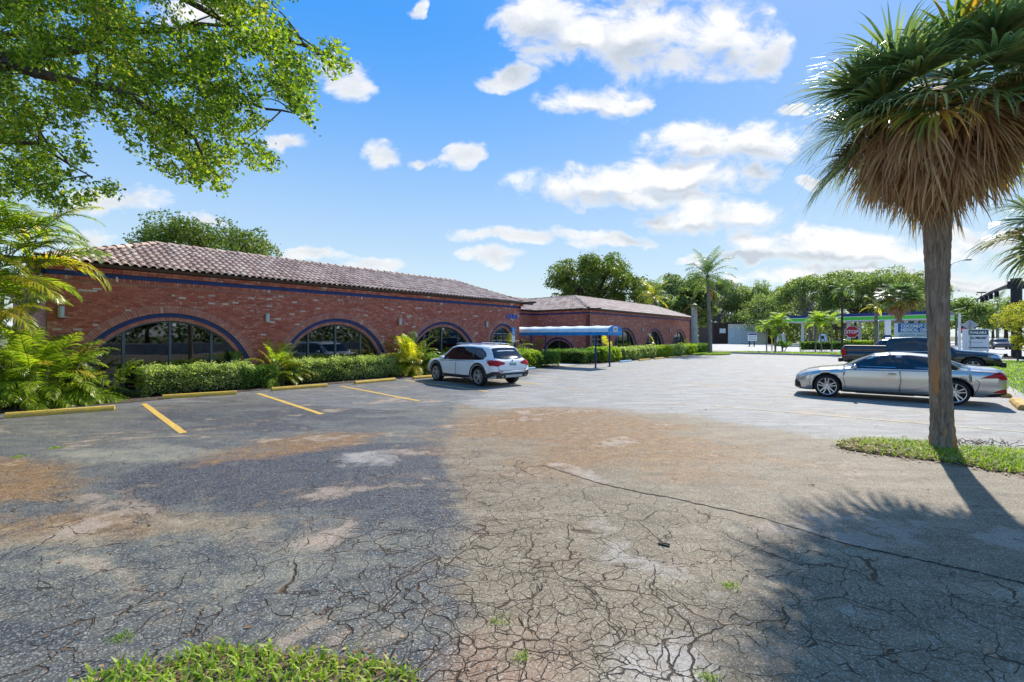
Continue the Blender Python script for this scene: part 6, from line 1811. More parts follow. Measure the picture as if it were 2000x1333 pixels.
# ------------------------------------------------------------------ big shade tree reaching in from the left
def overhang_tree():
    r = np.random.default_rng(77)
    base = (-15.5, 9.5)
    t = thing('shade_tree', 'large spreading tree at the left whose leafy branches hang over the car park', 'tree', (base[0], base[1], 0))
    poly = [(-500, -900), (420, -900), (640, -200), (575, 0), (550, 45), (592, 82), (652, 76), (684, 124), (668, 162), (640, 146), (612, 184), (602, 232), (575, 222), (548, 196), (500, 192), (528, 240), (506, 272), (532, 300), (548, 328), (498, 338), (470, 296), (436, 374), (362, 351), (300, 330), (263, 316), (252, 281), (204, 246), (176, 236), (160, 262), (202, 312), (150, 314), (125, 330), (180, 345), (236, 366), (196, 388), (100, 400), (-500, 430)]
    holes = [(345, 20, 85, 28), (185, 285, 22, 28), (480, 120, 30, 18), (330, 190, 18, 10)]
    C = []; tw = []
    want = 5200; tries = 0
    px = r.uniform(-420, 690, 60000); py = r.uniform(-520, 430, 60000)
    ins = inside(poly, px, py)
    sd_ = np.where(ins, sdist(poly, px, py), -1)
    for x, y, i_, d in zip(px, py, ins, sd_):
        if not i_: continue
        if any(((x - hx) / a) ** 2 + ((y - hy) / b) ** 2 < 1 for hx, hy, a, b in holes) and r.random() < .93: continue
        dens = .45 + .55 * min(1, d / 70)
        dens *= .62 + .38 * math.sin(x * .031 + y * .017) * math.cos(y * .041 - x * .012)
        if x < -60 or y < -60: dens *= .3
        if r.random() > dens: continue
        Yd = 8.2 + 4.6 * r.random() - (x - 100) * .002
        C.append(((x - 1000) / 889 * Yd, Yd, 1.8 + (657 - y) / 889 * Yd)); 
        if len(C) >= want: break
    C = np.array(C) - np.array([base[0], base[1], 0])
    # each centre is a drooping twig with leaves round it
    per = 19
    n = len(C)
    dirs = np.stack([r.uniform(.2, 1.0, n), r.uniform(-.7, .3, n), r.uniform(-1.0, -.1, n)], -1); dirs /= np.linalg.norm(dirs, axis=1, keepdims=True)
    tt = r.uniform(-.5, .5, (n, per, 1)); 
    Pn = C[:, None, :] + dirs[:, None, :] * tt * .34 + r.normal(size=(n, per, 3)) * .055
    P = Pn.reshape(-1, 3)
    me = quads_mesh('crown', leaf_cards(P, .088, .056, r, .4), 4, [LF_TREE]); tag(obj('crown', me, t), kind='stuff')
    # twigs
    k = 3; a = C - dirs * .22; b = C + dirs * .2
    w = np.cross(dirs, r.normal(size=(n, 3))); w /= np.linalg.norm(w, axis=1, keepdims=True); w2 = np.cross(dirs, w)
    V = np.concatenate([np.stack([a + w * .006, a - w * .006, b - w * .002, b + w * .002], 1), np.stack([a + w2 * .006, a - w2 * .006, b - w2 * .002, b + w2 * .002], 1)]).reshape(-1, 3)
    tag(obj('twigs', quads_mesh('twigs', V, 4, [M_BARK]), t), kind='stuff')
    mb = MB()
    def W(x, y, Yd): return np.array([(x - 1000) / 889 * Yd - base[0], Yd - base[1], 1.8 + (657 - y) / 889 * Yd])
    mb.tube([(0, 0, -.1), (.05, 0, 1.5), (.2, 0, 3.2), (.5, .1, 4.4)], [.55, .42, .38, .36], M_BARK_GREY, 14, cap=False)
    top = np.array([.5, .1, 4.4])
    B = [([(-300, 150, 10), (-60, 110, 9.8), (130, 95, 9.6), (260, 60, 9.5), (400, 55, 9.6), (500, 20, 9.7)], .17), ([(-250, 200, 9.6), (20, 130, 9.3), (180, 165, 9.2), (300, 210, 9.0), (380, 270, 9.1), (430, 350, 9.2)], .15),
         ([(-200, 60, 10.6), (100, -20, 10.4), (300, -30, 10.4), (480, 60, 10.2), (600, 90, 10.0), (665, 125, 10)], .15), ([(-300, 280, 9.6), (-60, 270, 9.4), (80, 280, 9.3), (180, 345, 9.3)], .10),
         ([(-220, 100, 11.2), (60, 60, 11.2), (250, 110, 11), (430, 170, 11), (520, 210, 11.0), (590, 226, 11.0)], .12), ([(-300, 0, 10.4), (-100, -150, 10.2), (120, -260, 10), (350, -300, 10)], .2)]
    for pts, r_ in B:
        P = [top] + [W(*q) for q in pts]
        # round the polyline
        Q = [P[0]]
        for i in range(len(P) - 1):
            for s_ in (.33, .66, 1.0): Q.append(P[i] + (P[i + 1] - P[i]) * s_ + r.normal(size=3) * .04)
        mb.tube(Q, list(np.linspace(r_, .012, len(Q))), M_BARK, 7, cap=False)
        for q in range(9):
            i = r.integers(4, len(Q)); j = r.integers(0, n)
            dd = np.linalg.norm(C - Q[i], axis=1); near = np.argsort(dd)[r.integers(20, 160)]
            limb(mb, Q[i], C[near], .022, .006, M_BARK, r, .12, 5, 5)
    mb.build('trunk', t, smooth=True)
overhang_tree()

# ------------------------------------------------------------------ signs
M_SIGNRED = mat('sign_red', (.50, .008, .018), .4, var=.06)
M_SIGNWHITE = mat('sign_white', (.80, .80, .80), .4, var=.03)
M_SIGNBACK = mat('sign_back_grey', (.60, .62, .63), .5, metal=.3)
M_MEDBLUE = mat('medical_blue', (.012, .15, .42), .4, var=.06)
M_GREENP = mat('dark_green_panel', (.008, .055, .035), .45)
M_TXTGREY = mat('grey_lettering', (.25, .32, .38), .6)
M_TXTDARK = mat('dark_lettering', (.015, .02, .02), .6)
def face_text(body, size, m, parent, loc, rz=0, **kw):
    return obj('lettering', text_mesh(body, size, m, .004, **kw), parent, loc, (math.pi / 2, 0, rz))
def octagon(r_): return [(r_ * math.cos(math.pi / 8 + k * math.pi / 4), r_ * math.sin(math.pi / 8 + k * math.pi / 4)) for k in range(8)]
st = thing('stop_sign', 'red octagonal STOP sign with white lettering behind the pickup', 'sign', (21.65, 29.0, 0), R(-28))
mb = MB(); mb.tube([(0, .03, 0), (0, .03, 2.45)], .03, M_BARK, 6); mb.build('post', st)
mb = MB(); mb.prism([(x, z + 2.08) for x, z in octagon(.405)], -.012, .0, M_SIGNWHITE, 'y'); p_ = mb.build('sign_plate', st)
mb = MB(); mb.prism([(x, z + 2.08) for x, z in octagon(.375)], -.018, -.0125, M_SIGNRED, 'y'); mb.build('red_face', p_)
face_text('STOP', .30, M_SIGNWHITE, p_, (0, -.026, 1.975), bold=.008, align='CENTER', sx=.86)

md = thing('medical_center_sign', 'blue and white COCONUT CREEK MEDICAL CENTER sign partly hidden by the palm trunk', 'sign', (28.85, 34.0, 0), R(-3))
mb = MB(); mb.bx((-.02, .02, 0), (3.35, .38, 2.78), M_WHITE); mb.build('cabinet', md)
mb = MB(); mb.bx((0, -.03, 2.09), (3.33, .018, 2.75), M_MEDBLUE); f_ = mb.build('blue_panel', md)
face_text('COCONUT CREEK', .315, M_SIGNWHITE, f_, (.16, -.036, 2.45), bold=.017, sx=.97)
face_text('MEDICAL CENTER', .315, M_SIGNWHITE, f_, (.16, -.036, 2.155), bold=.017, sx=.97)
mb = MB(); mb.bx((0, -.03, 1.62), (3.33, .018, 2.085), mat('pale_panel', (.66, .72, .76), .5)); f_ = mb.build('white_panel', md)
face_text('PHYSICIAN CARE', .27, M_TXTGREY, f_, (.36, -.036, 1.78), bold=.002, sx=1.05)
mb = MB(); mb.lathe([(.06, -.034), (.085, -.034), (.085, -.030)], M_TXTGREY, 14, 'y', (.2, 0, 1.86)); mb.bx((.12, -.035, 1.85), (.28, -.031, 1.87), M_TXTGREY); mb.bx((.19, -.035, 1.78), (.21, -.031, 1.94), M_TXTGREY); mb.build('emblem', f_)
# white panel post left of it
wp = thing('white_panel_sign', 'small white sign with a blue foot just left of the blue medical sign', 'sign', (30.4, 37.0, 0))
mb = MB(); mb.bx((-.05, 0, 1.9), (.42, .1, 3.1), M_SIGNWHITE); mb.build('panel', wp); mb = MB(); mb.bx((-.05, .0, 0), (.42, .12, 1.88), mat('sign_foot_blue', (.02, .08, .25), .5)); mb.build('foot', wp)

av = thing('available_sign', 'white real-estate board reading AVAILABLE with a phone number', 'sign', (44.6, 45.0, 0), R(-20))
mb = MB(); mb.bx((-.02, 0, .35), (1.98, .05, 2.5), M_SIGNWHITE); b_ = mb.build('board', av)
mb = MB(); mb.bx((.42, -.012, 1.92), (1.90, -.002, 2.40), M_GREENP); g_ = mb.build('green_panel', b_)
obj('lettering', text_mesh('AVAILABLE', .30, M_SIGNWHITE, .003, .017, 'CENTER', .84), b_, (1.16, -.018, 2.05), (math.pi / 2, 0, 0))
face_text('561.998.2427', .29, M_TXTDARK, b_, (1.16, -.008, 1.53), bold=.013, align='CENTER', sx=.80)
mb = MB(); mb.lathe([(0, -.01), (.11, -.01)], M_TXTGREY, 14, 'y', (.56, 0, 1.2)); mb.bx((.75, -.008, 1.17), (1.5, -.002, 1.21), M_TXTGREY); mb.bx((.42, -.008, .62), (1.9, -.002, .72), M_GREENP); mb.build('print', b_)
mb = MB()
for x in (.05, 1.9): mb.bx((x - .05, .05, 0), (x + .05, .15, 2.45), M_WHITE)
mb.build('posts', av)
dm = thing('diamond_sign', 'grey back of a diamond-shaped traffic sign above the AVAILABLE board', 'sign', (40.25, 40.0, 0), R(-20))
mb = MB(); mb.prism([(-.63, 2.78), (0, 2.32), (.63, 2.78), (0, 3.25)], 0, .012, M_SIGNBACK, 'y'); mb.build('plate', dm)
mb = MB(); mb.bx((-.03, -.05, 0), (.03, 0, 3.15), M_METAL); mb.build('post', dm)
rs = thing('red_signal', 'small red signal lamp left of the AVAILABLE board', 'signal', (61.5, 62.0, 0), 0)
mb = MB(); mb.tube([(0, .1, 0), (0, .1, 3)], .06, M_BLACK, 6); mb.build('post', rs)
mb = MB(); mb.lathe([(0, -.06), (.28, -.06), (.30, .1), (0, .1)], mat('lit_red', (.8, .03, .02), .4), 16, 'y', (0, 0, 2.65)); mb.bx((-.36, .1, 2.2), (.36, .3, 3.1), M_BLACK); mb.build('lamp_head', rs)
wpole = thing('white_pole', 'plain white pole standing on the road edge left of the diamond sign', 'pole', (59.0, 60.0, 0))
mb = MB(); mb.tube([(0, 0, 0), (0, 0, 4.8)], [.15, .12], M_WHITE, 10); mb.build('shaft', wpole)
mb = MB(); mb.box((0, -.14, 3.4), (.2, .1, .3), M_METAL); mb.build('box', wpole)
tpo = thing('thin_post', 'thin pale green post in the roadside hedge right of the stop sign', 'post', (36.6, 45.5, 0))
mb = MB(); mb.tube([(0, 0, 0), (0, 0, 3.3)], .07, mat('pale_green_paint', (.45, .62, .58), .5), 8); mb.build('shaft', tpo); mb = MB(); mb.lathe([(.08, 3.3), (.09, 3.33), (0, 3.36)], M_METAL, 8, 'z'); mb.build('cap', tpo)
ys = thing('yellow_post', 'thin yellow post among the small palms on the verge', 'post', (30.55, 53.5, .1))
mb = MB(); mb.tube([(0, 0, 0), (0, 0, 1.7)], .07, M_YELLOW, 8); mb.build('shaft', ys); mb = MB(); mb.lathe([(.075, 1.7), (.05, 1.75), (0, 1.76)], M_YELLOW, 8, 'z'); mb.build('cap', ys)

# ------------------------------------------------------------------ traffic signal pole
tp = thing('traffic_signal_pole', 'dark mast-arm traffic signal pole with a long arm of signals receding to the left', 'signal pole', (41.0, 37.0, 0))
M_POLE = mat('dark_bronze_pole', (.025, .026, .032), .5, metal=.3)
mb = MB(); mb.tube([(0, 0, 0), (0, 0, 6.5)], [.30, .34], M_POLE, 16); mb.build('pole', tp)
mb = MB(); mb.box((0, 0, .12), (1.1, 1.1, .12), M_POLE)
for x in (-.42, .42):
    for y in (-.42, .42): mb.lathe([(.12, .1), (.12, .36), (0, .38)], M_POLE, 8, 'z', (x, y, 0))
mb.build('base_plate', tp)
mb = MB(); mb.box((-.45, 0, 5.95), (.28, .3, .62), M_POLE); mb.box((.45, 0, 5.95), (.28, .3, .62), M_POLE); mb.build('collar', tp)
arm0 = Vector((-.3, .2, 5.95)); arm1 = Vector((13.9, 16.6, 6.2))
mb = MB(); mb.tube([arm0, arm0.lerp(arm1, .5) + Vector((0, 0, .1)), arm1], [.19, .14, .09], M_POLE, 10); arm = mb.build('arm', tp)
for k, t_ in enumerate((.34, .52, .68, .84)):
    p = arm0.lerp(arm1, t_); mb = MB(); mb.box(p + Vector((0, 0, -.22)), (.30, .28, .72), M_POLE, rz=.8)
    for q in (-1, 0, 1): mb.lathe([(.13, -.02), (.14, .2)], M_BLACK, 10, 'y', (p.x - .2, p.y - .3, p.z - .22 + q * .22))
    mb.build('signal_head', arm)
p = arm0.lerp(arm1, .86); mb = MB(); mb.tube([p, p + Vector((0, 0, .5))], .03, M_POLE, 5); mb.box(p + Vector((0, 0, .55)), (.9, .2, .12), M_BLACK); mb.build('camera_box', arm)
# pole stands on a round mulch ring
mr_ = [(41.0 + 2.1 * math.cos(a), 36.6 + 1.1 * math.sin(a)) for a in np.linspace(0, 2 * math.pi, 18, endpoint=False)]

# street lamps
def street_lamp(lab, x, y, h_, arm_, side=1):
    t = thing('street_lamp', lab, 'street lamp', (x, y, 0), 0, 'street lamps along the road')
    mb = MB(); mb.tube([(0, 0, 0), (0, 0, h_ - 1.2)], [.11, .07], M_METAL, 8); mb.build('pole', t)
    mb = MB(); mb.tube([(0, 0, h_ - 1.3), (arm_ * .3, 0, h_ - .75), (arm_ * .6, 0, h_ - .3), (arm_, 0, h_ - .05)], [.06, .05, .045, .035], M_METAL, 6); a_ = mb.build('arm', t)
    mb = MB(); mb.lathe([(0, -.45), (.09, -.40), (.15, -.1), (.17, .25), (.10, .48), (0, .5)], M_METAL, 12, 'x', (arm_ + .45, 0, 0)); 
    hd = mb.build('lamp_head', t, smooth=True); hd.location = (0, 0, h_); hd.scale = (1, 1, .55)
    mb = MB(); mb.lathe([(.05, .08), (.05, .16), (0, .17)], M_METAL, 8, 'z', (arm_ + .5, 0, 0)); s_ = mb.build('sensor', hd)
street_lamp('street lamp whose curved arm reaches out right of the sabal trunk', 42.4, 45.0, 9.35, 2.1)
street_lamp('farther street lamp with only its flat head showing right of the trunk', 83.2, 89.0, 8.9, 2.6)

# ------------------------------------------------------------------ fuel station
M_NAVY = mat('canopy_navy', (.008, .035, .17), .4); M_LIME = mat('canopy_green', (.10, .62, .05), .4, var=.05)
ca = thing('fuel_canopy', 'long fuel station canopy striped navy, white and bright green', 'canopy', (50.7, 86.6, 0), math.atan2(-17.6, 12.2))
Lc, Dc, z0 = 22.5, 10.0, 4.35
mb = MB(); mb.bx((.3, .3, z0 + .1), (Lc - .3, Dc - .3, 5.6), M_WHITE); mb.build('roof_slab', ca)
for nm, a, b, m_, o_ in (('navy_band', 5.12, 5.62, M_NAVY, 0.0), ('white_band', 5.02, 5.12, M_SIGNWHITE, .02), ('green_band', 4.48, 5.02, M_LIME, 0.0), ('white_band', z0, 4.48, M_SIGNWHITE, .02)):
    mb = MB()
    for (x0, y0, x1, y1) in ((0, 0, Lc, .2), (0, Dc - .2, Lc, Dc), (0, .2, .2, Dc - .2), (Lc - .2, .2, Lc, Dc - .2)):
        mb.bx((x0 + (o_ if x0 == 0 and x1 < 1 else 0), y0 - 0 + o_ * (y0 == 0), a), (x1, y1, b), m_)
    mb.build(nm, ca)
for (x, y) in ((3.2, 2.5), (10.5, 2.5), (18.3, 2.5), (3.2, 7.5), (10.5, 7.5), (18.3, 7.5)):
    mb = MB(); mb.bx((x - .2, y - .2, 0), (x + .2, y + .2, z0 + .12), M_WHITE); mb.build('column', ca)
GPU = 'fuel pumps under the canopy'
for x, y, lab in ((50.0, 84.5, 'white fuel pump at the left end of the canopy'), (55.0, 80.5, 'white fuel pump behind the roadside palms')):
    t = thing('fuel_pump', lab, 'fuel pump', (x, y, .03), R(-50), GPU)
    mb = MB(); mb.prism([(-.75, 0), (.75, 0), (.6, 1.1), (.42, 2.2), (-.42, 2.2), (-.6, 1.1)], -.4, .4, M_WHITE, 'y'); mb.build('cabinet', t)
    mb = MB(); mb.bx((-.28, -.43, 1.3), (.28, -.405, 1.8), M_BLACK); mb.build('screen', t)
    mb = MB(); mb.tube([(.3, -.44, 1.2), (.45, -.6, .7), (.3, -.5, .4), (.1, -.44, .8)], .03, M_BLACK, 5); mb.build('hose', t)
# low shed with brown and cream walls
M_BROWNW = mat('brown_stucco', (.060, .028, .020), .8, var=.2); M_CREAM = mat('cream_stucco', (.80, .76, .62), .85, var=.12); M_DOOR = mat('pale_grey_door', (.66, .72, .76), .6, var=.1)
sh = thing('service_building', 'low brown and cream service building with pale grey doors beside the fuel station', 'building', (46.4, 105.0, 0), R(-3))
mb = MB(); mb.bx((0, 0, 0), (3.35, 9, 4.85), M_BROWNW); w_ = mb.build('brown_wall', sh)
mb = MB(); mb.bx((1.45, -.05, 2.5), (2.8, -.002, 3.55), M_SIGNWHITE); mb.build('window', w_)
mb = MB(); mb.bx((3.352, -.05, 0), (12.2, 8.9, 4.6), M_CREAM); mb.bx((3.34, -.12, 4.602), (12.3, 9, 4.9), M_BROWNW); w2 = mb.build('cream_wall', sh)
for k in range(4):
    mb = MB(); mb.bx((3.6 + k * 1.45, -.12, .05), (4.98 + k * 1.45, -.055, 3.7), M_DOOR); mb.build('door_panel', w2)
for k in range(14):
    mb = MB(); mb.bx((3.4 + k * .62, -.075, 0), (3.43 + k * .62, -.052, 4.5), M_CREAM); mb.build('batten', w2)
mb = MB(); mb.bx((12.21, .3, 0), (15.5, 8, 4.2), M_BROWNW); mb.build('annex', sh)
rb_ = thing('white_barrier', 'white leaning board beside the island palm trunk', 'board', (36.6, 94.0, 0), 0)
mb = MB(); mb.box((0, 0, 1.2), (.9, .15, 2.5), M_WHITE, ry=.14); mb.build('panel', rb_); mb = MB(); mb.box((-.2, .3, .9), (.1, .8, 1.8), M_METAL, rx=.3); mb.build('strut', rb_)
ns = thing('notice_sign', 'white and blue notice on two brown posts behind the small verge palms', 'sign', (41.2, 78.0, .03))
mb = MB(); mb.bx((-.75, 0, .95), (.75, .08, 2.3), M_SIGNWHITE); b_ = mb.build('board', ns)
mb = MB(); mb.bx((-.7, -.02, 1.95), (.7, -.002, 2.22), M_NAVY)
for k in range(3): mb.bx((-.6, -.02, 1.15 + k * .25), (.6, -.002, 1.24 + k * .25), M_TXTGREY)
mb.build('print', b_)
mb = MB(); mb.bx((-.5, .1, -.05), (-.35, .2, 1.0), M_BROWNW); mb.bx((.3, .1, -.05), (.45, .2, 1.0), M_BROWNW); mb.build('legs', ns)

# ------------------------------------------------------------------ grass, litter
LF_GRASS = leaf_mat('grass_blades', [(.09, .17, .014), (.19, .31, .022), (.34, .45, .04), (.50, .52, .12)], trans=.45, rough=.5, vscale=1.5)
LF_LITTER = leaf_mat('fallen_leaves', [(.10, .045, .02), (.22, .10, .04), (.36, .21, .10), (.50, .38, .24)], trans=.1, rough=.7, vscale=3)
def blades(name, pts, h0, h1, w, lm, seed, base_z=0.0, lean=.5, kind='stuff', label=None):
    r = np.random.default_rng(seed); n = len(pts)
    a = r.uniform(0, 2 * math.pi, n); h_ = r.uniform(h0, h1, n) * (.6 + .4 * r.random(n)); ln = r.uniform(.1, lean, n) * 2 * h_
    d = np.stack([np.cos(a), np.sin(a), 0 * a], -1); s = np.stack([-np.sin(a), np.cos(a), 0 * a], -1) * (w / 2)
    s = s * r.uniform(.6, 1.3, (n, 1))
    P = np.concatenate([pts, np.full((n, 1), base_z)], 1)
    m1 = P + d * ln[:, None] * .3 + np.stack([0 * a, 0 * a, h_ * .62], -1); tip = P + d * ln[:, None] + np.stack([0 * a, 0 * a, h_], -1)
    V = np.stack([P - s * .7, P + s * .7, m1 + s, m1 - s, tip], 1).reshape(-1, 3)
    i = np.arange(n) * 5
    q = np.stack([i, i + 1, i + 2, i + 3], -1); tr = np.stack([i + 3, i + 2, i + 4, i + 4], -1)
    me = bpy.data.meshes.new(name)
    F = [tuple(x) for x in q.tolist()] + [tuple(x[:3]) for x in tr.tolist()]
    me.from_pydata(V.tolist(), [], F); me.materials.append(lm); me.update()
    o = obj(name, me); tag(o, label, 'grass' if label else None, None, kind)
    return o
def scatter(poly, n, seed, edge=0.0):
    r = np.random.default_rng(seed); P = np.array(poly); lo = P.min(0); hi = P.max(0)
    X = r.uniform(lo[0], hi[0], n * 3); Y = r.uniform(lo[1], hi[1], n * 3)
    d = sdist(poly, X, Y) + r.normal(size=len(X)) * edge
    k = d > 0
    return np.stack([X[k], Y[k]], -1)[:n]
# near clump at the bottom of the picture
fg = [GP(x, y) for x, y in [(110, 1360), (180, 1322), (235, 1302), (330, 1298), (380, 1272), (430, 1262), (500, 1268), (570, 1282), (640, 1282), (700, 1290), (770, 1298), (815, 1330), (840, 1370)]] + [(-.55, .9), (-1.7, .9)]
sheet('grass_bed', fg, .012, M_LAWNDIRT)
blades('grass', scatter(fg, 5200, 1, .03), .028, .078, .0135, LF_GRASS, 2, .01, .8, label='thick clump of broad-bladed grass at the bottom edge of the picture')
strip = [GP(x, y) for x, y in [(1632, 868), (1665, 861), (1720, 860), (1820, 869), (1862, 876), (2000, 883), (2300, 897), (2300, 962), (2000, 927), (1940, 921), (1875, 908), (1825, 901), (1760, 894), (1700, 887), (1645, 878)]]
sheet('grass_strip', strip, .014, M_LAWNDIRT)
pl_ = scatter(strip, 15000, 3, .04); r = np.random.default_rng(4)
keep = r.random(len(pl_)) < np.clip((pl_[:, 0] - 4.6) / 2.6, .28, 1)
blades('grass', pl_[keep], .04, .12, .010, LF_GRASS, 5, .012, .8, label='strip of grass around the foot of the big sabal palm')
lawn = [SN(a, b)[:2] for a, b in [(19.5, -3.05), (30, -3.35), (36, -2.6), (48.5, -2.4), (48.5, -8.8), (36, -9.2), (14, -12), (13.5, -4.7)]]
sheet('lawn', lawn, .02, M_LAWN)
blades('grass', scatter(lawn, 16000, 6, .15), .06, .14, .030, LF_GRASS, 7, .02, .7, label='sunlit lawn to the right of the parked cars')
isl_w = [SN(a, b)[:2] for a, b in isl]
blades('grass', scatter(isl_w, 6500, 8, .05), .05, .10, .04, LF_GRASS, 9, .09, .5, label='bright grass on the small island round the slender palm')
vg = [SN(a, b)[:2] for a, b in [(51.2, 14), (49.8, 4.5), (49.5, -1.5), (54.5, -1.5), (57, 4), (55.5, 13)]]
blades('grass', scatter(vg, 5000, 18, .1), .05, .13, .06, LF_GRASS, 19, .10, .5, label='patchy grass on the verge under the roadside hedge')

def litter(name, pts, size, m, seed, z=.006, label=None, asp=.5):
    r = np.random.default_rng(seed); n = len(pts)
    C = np.concatenate([pts, z + r.uniform(0, .012, (n, 1))], 1)
    a = r.uniform(0, 6.28, n); A = np.stack([np.cos(a), np.sin(a), r.normal(size=n) * .18], -1); Bv = np.stack([-np.sin(a), np.cos(a), r.normal(size=n) * .3], -1)
    L_ = size * r.uniform(.5, 1.4, (n, 1)) / 2; W_ = L_ * asp * r.uniform(.6, 1.2, (n, 1))
    V = np.stack([C - A * L_, C + Bv * W_, C + A * L_, C - Bv * W_], 1).reshape(-1, 3)
    V[:, 2] = np.maximum(V[:, 2], z * .7)
    o = obj(name, quads_mesh(name, V, 4, [m])); tag(o, label, 'leaf litter' if label else None, None, 'stuff'); return o
r = np.random.default_rng(12)
strip2 = [GP(x, y) for x, y in [(1625, 872), (1700, 868), (1830, 885), (2300, 915), (2300, 970), (2000, 934), (1875, 915), (1825, 907), (1700, 893), (1640, 884)]]
sl_ = scatter(strip, 9000, 131, .05); sl_ = sl_[np.random.default_rng(5).random(len(sl_)) < np.clip(1.0 - (sl_[:, 0] - 4.4) / 3.0, .06, .8)][:2600]
litter('leaf_litter', sl_, .055, LF_LITTER, 141, .050, 'dry leaves lying on the thin grass left of the palm foot')
litter('leaf_litter', scatter(strip2, 1500, 13, .05), .05, LF_LITTER, 14, .016, 'brown fallen leaves along the edge of the palm grass strip')
litter('leaf_litter', scatter([(p[0], p[1]) for p in fg[:13]] + [(-.5, 2.2), (-2.3, 2.2)], 500, 15, .07), .035, LF_LITTER, 16, .010, 'brown litter along the edge of the nearest grass clump')
X = r.normal(-2.6, 2.2, 900); Y = np.abs(r.normal(0, 1, 900)) * 2.4 + 2.4
litter('leaf_litter', np.stack([X, Y], -1), .022, LF_LITTER, 17, .004, 'tiny dry leaves scattered over the cracked asphalt at the left')
litter('leaf_litter', np.stack([r.uniform(-9, 9, 260), r.uniform(3.2, 14, 260)], -1), .045, LF_LITTER, 21, .004, 'larger dry leaves strewn thinly over the car park')
bedp = [SN(a, b)[:2] for a, b in [(-3, 16.2), (17.4, 16.2), (17.4, 17.2), (-3, 17.2)]]
litter('leaf_litter', scatter(bedp, 1500, 22, .1), .06, LF_LITTER, 23, .016, 'brown mulch leaves under the hedges')
# weeds in the cracks
GW = 'weeds growing from the cracks'
for k, (x, y, n_, lab) in enumerate(((236, 1248, 26, 'green weed tuft in the asphalt near the bottom left'), (1180, 1110, 0, ''), (108, 876, 40, 'bright weed tuft in front of the nearest wheel stop'), (38, 893, 30, 'weed tuft at the far left of the asphalt'), (1020, 1285, 20, 'tiny weed in the cracked asphalt at the bottom centre'), (975, 1215, 16, 'tiny weed in the alligator cracks'), (1425, 1145, 34, 'creeping weed on the asphalt below the long crack'), (1385, 1325, 26, 'weed in the pale broken asphalt at the bottom'))):
    if not n_: continue
    gx, gy = GP(x, y); rr = np.random.default_rng(30 + k); sc_ = gy / 12
    pts = np.stack([gx + rr.normal(size=n_ * 3) * .022 * (1 + sc_ * 2), gy + rr.normal(size=n_ * 3) * .018 * (1 + sc_ * 2)], -1)
    o = blades('weed', pts, .008, .024 + .014 * sc_, 0.005 + .005 * sc_, LF_GRASS, 40 + k, .003, 1.0, kind=None)
    tag(o, lab, 'weed', None, 'stuff')
# piece of bark and the long pavement crack
gx, gy = GP(1297, 1066)
t = thing('bark_piece', 'dark splinter of bark lying on the cracked asphalt', 'bark', (gx, gy, 0), R(-35))
mb = MB(); mb.box((0, 0, .008), (.095, .022, .014), M_BARK, ry=.03); mb.box((.01, .012, .016), (.07, .012, .010), M_BARK, rz=.15); mb.build('splinter', t)
for k, (x, y, w_, a) in enumerate(((1674, 962, .10, -.2), (1316, 936, .12, -.6), (1228, 870, .09, .3), (1656, 1068, .06, .1), (484, 1227, .05, .25))):
    gx, gy = GP(x, y)
    o = tag(obj('dry_leaf', None, None), 'x', 'leaf'); bpy.data.objects.remove(o)
    mb = MB(); mb.add([(-w_ / 2, 0, .004), (0, .012, .012), (w_ / 2, 0, .006), (0, -.012, .005)], [(0, 1, 2, 3)], LF_LITTER)
    o = mb.build('dry_leaf', None, loc=(gx, gy, .003), rot=(0, 0, a))
    tag(o, ['pale dry blade lying below the palm grass strip', 'pale dry blade on the brown stained asphalt', 'curled dry leaf in the brown patch', 'pale chip beside the long crack in the palm shadow', 'orange-brown leaf near the bottom grass clump'][k], 'leaf')
seam = [GP(*q) for q in [(1060, 910), (1100, 922), (1160, 942), (1240, 960), (1320, 975), (1400, 993), (1480, 1010), (1560, 1034), (1640, 1060), (1720, 1078), (1800, 1095), (1900, 1116), (2000, 1140), (2200, 1190)]]
r = np.random.default_rng(55); V = []; F = []; Q = []
for (a, b) in zip(seam[:-1], seam[1:]):
    for i in range(9): Q.append((a[0] + (b[0] - a[0]) * i / 9, a[1] + (b[1] - a[1]) * i / 9))
for i, q in enumerate(Q):
    w_ = .009 + .009 * r.random(); o_ = r.normal() * .010
    V += [(q[0], q[1] + w_ + o_, .004), (q[0], q[1] - w_ + o_, .004)]
F = [(2 * i, 2 * i + 1, 2 * i + 3, 2 * i + 2) for i in range(len(Q) - 1)]
mb = MB(); mb.add(V, F, mat('crack_dark', (.035, .026, .018), .95)); o = mb.build('pavement_seam'); 
if o.data.polygons[0].normal.z < 0: o.data.flip_normals()
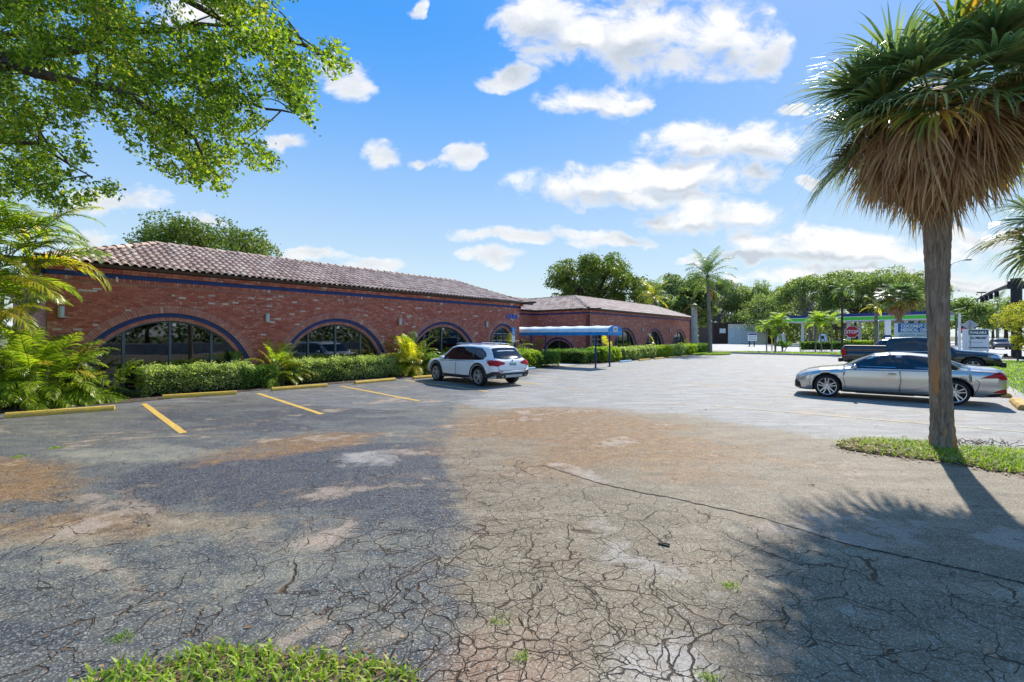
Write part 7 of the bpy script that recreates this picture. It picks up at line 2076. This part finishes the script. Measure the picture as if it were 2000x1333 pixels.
tag(o, kind='structure')
# twigs piled beside the palm
t = thing('twig_pile', 'small pile of dead twigs beside the foot of the big palm', 'twigs', (7.55, 7.45, 0)); mb = MB(); rr = random.Random(8)
for i in range(46):
    x, y = rr.gauss(.1, .35), rr.gauss(0, .10); a = rr.uniform(0, 6.28); l = rr.uniform(.08, .30)
    mb.tube([(x, y, .02), (x + l * .5 * math.cos(a), y + l * .5 * math.sin(a) * .5, .03 + rr.uniform(0, .07)), (x + l * math.cos(a), y + l * math.sin(a) * .5, .02 + rr.uniform(0, .12))], [.006, .005, .002], M_STEM_D, 4)
mb.build('twigs', t)
# black mulch ring under the signal pole
mo = MB(); mo.add([(p[0], p[1], .05) for p in mr_], [tuple(range(18))], M_SOIL); o = mo.build('mulch_ring'); tag(o, kind='structure')

# ------------------------------------------------------------------ the other side of the lot (seen in the windows)
GB = 'trees on the opposite side of the lot'
src = make_tree('roadside_tree', 'leafy tree on the far side of the road, seen only mirrored in the windows', 'tree', SN(-4, -22), 2.6, (0, 0, 4.6), (5.5, 4.5, 3.6), 40, 110, .42, LF_FICUS, 200, group=GB, rc=.34)
for k, s in enumerate((4.5, 12, 20.5, 28, 37, 46)):
    c = copy_tree(src); c['label'] = 'mirrored tree ' + ['at the left end of the opposite row', 'mirrored in the first arched window', 'mirrored in the second arched window', 'facing the white car across the lot', 'facing the awning across the road', 'farthest along the opposite row'][k]; c.location = SN(s, -21 - 2 * (k % 2)); c.rotation_euler = (0, 0, k * 1.3); c.scale = (1, 1, .85 + .12 * (k % 3))
tag(sheet('sidewalk', [(-20, -17.5), (60, -17.5), (60, -16), (-20, -16)], .012, M_CONC, sn=True), kind='structure')
hw = thing('roadside_wall', 'low pale wall along the far side of the road, mirrored in the windows', 'wall', SN(15, -19.6), ROTZ)
mb = MB(); mb.bx((-28, -.1, 0), (28, .1, 1.0), M_CONC); mb.build('wall_panel', hw); mb = MB(); mb.bx((-28, -.15, 1.002), (28, .15, 1.08), M_WHITE); mb.build('coping', hw)
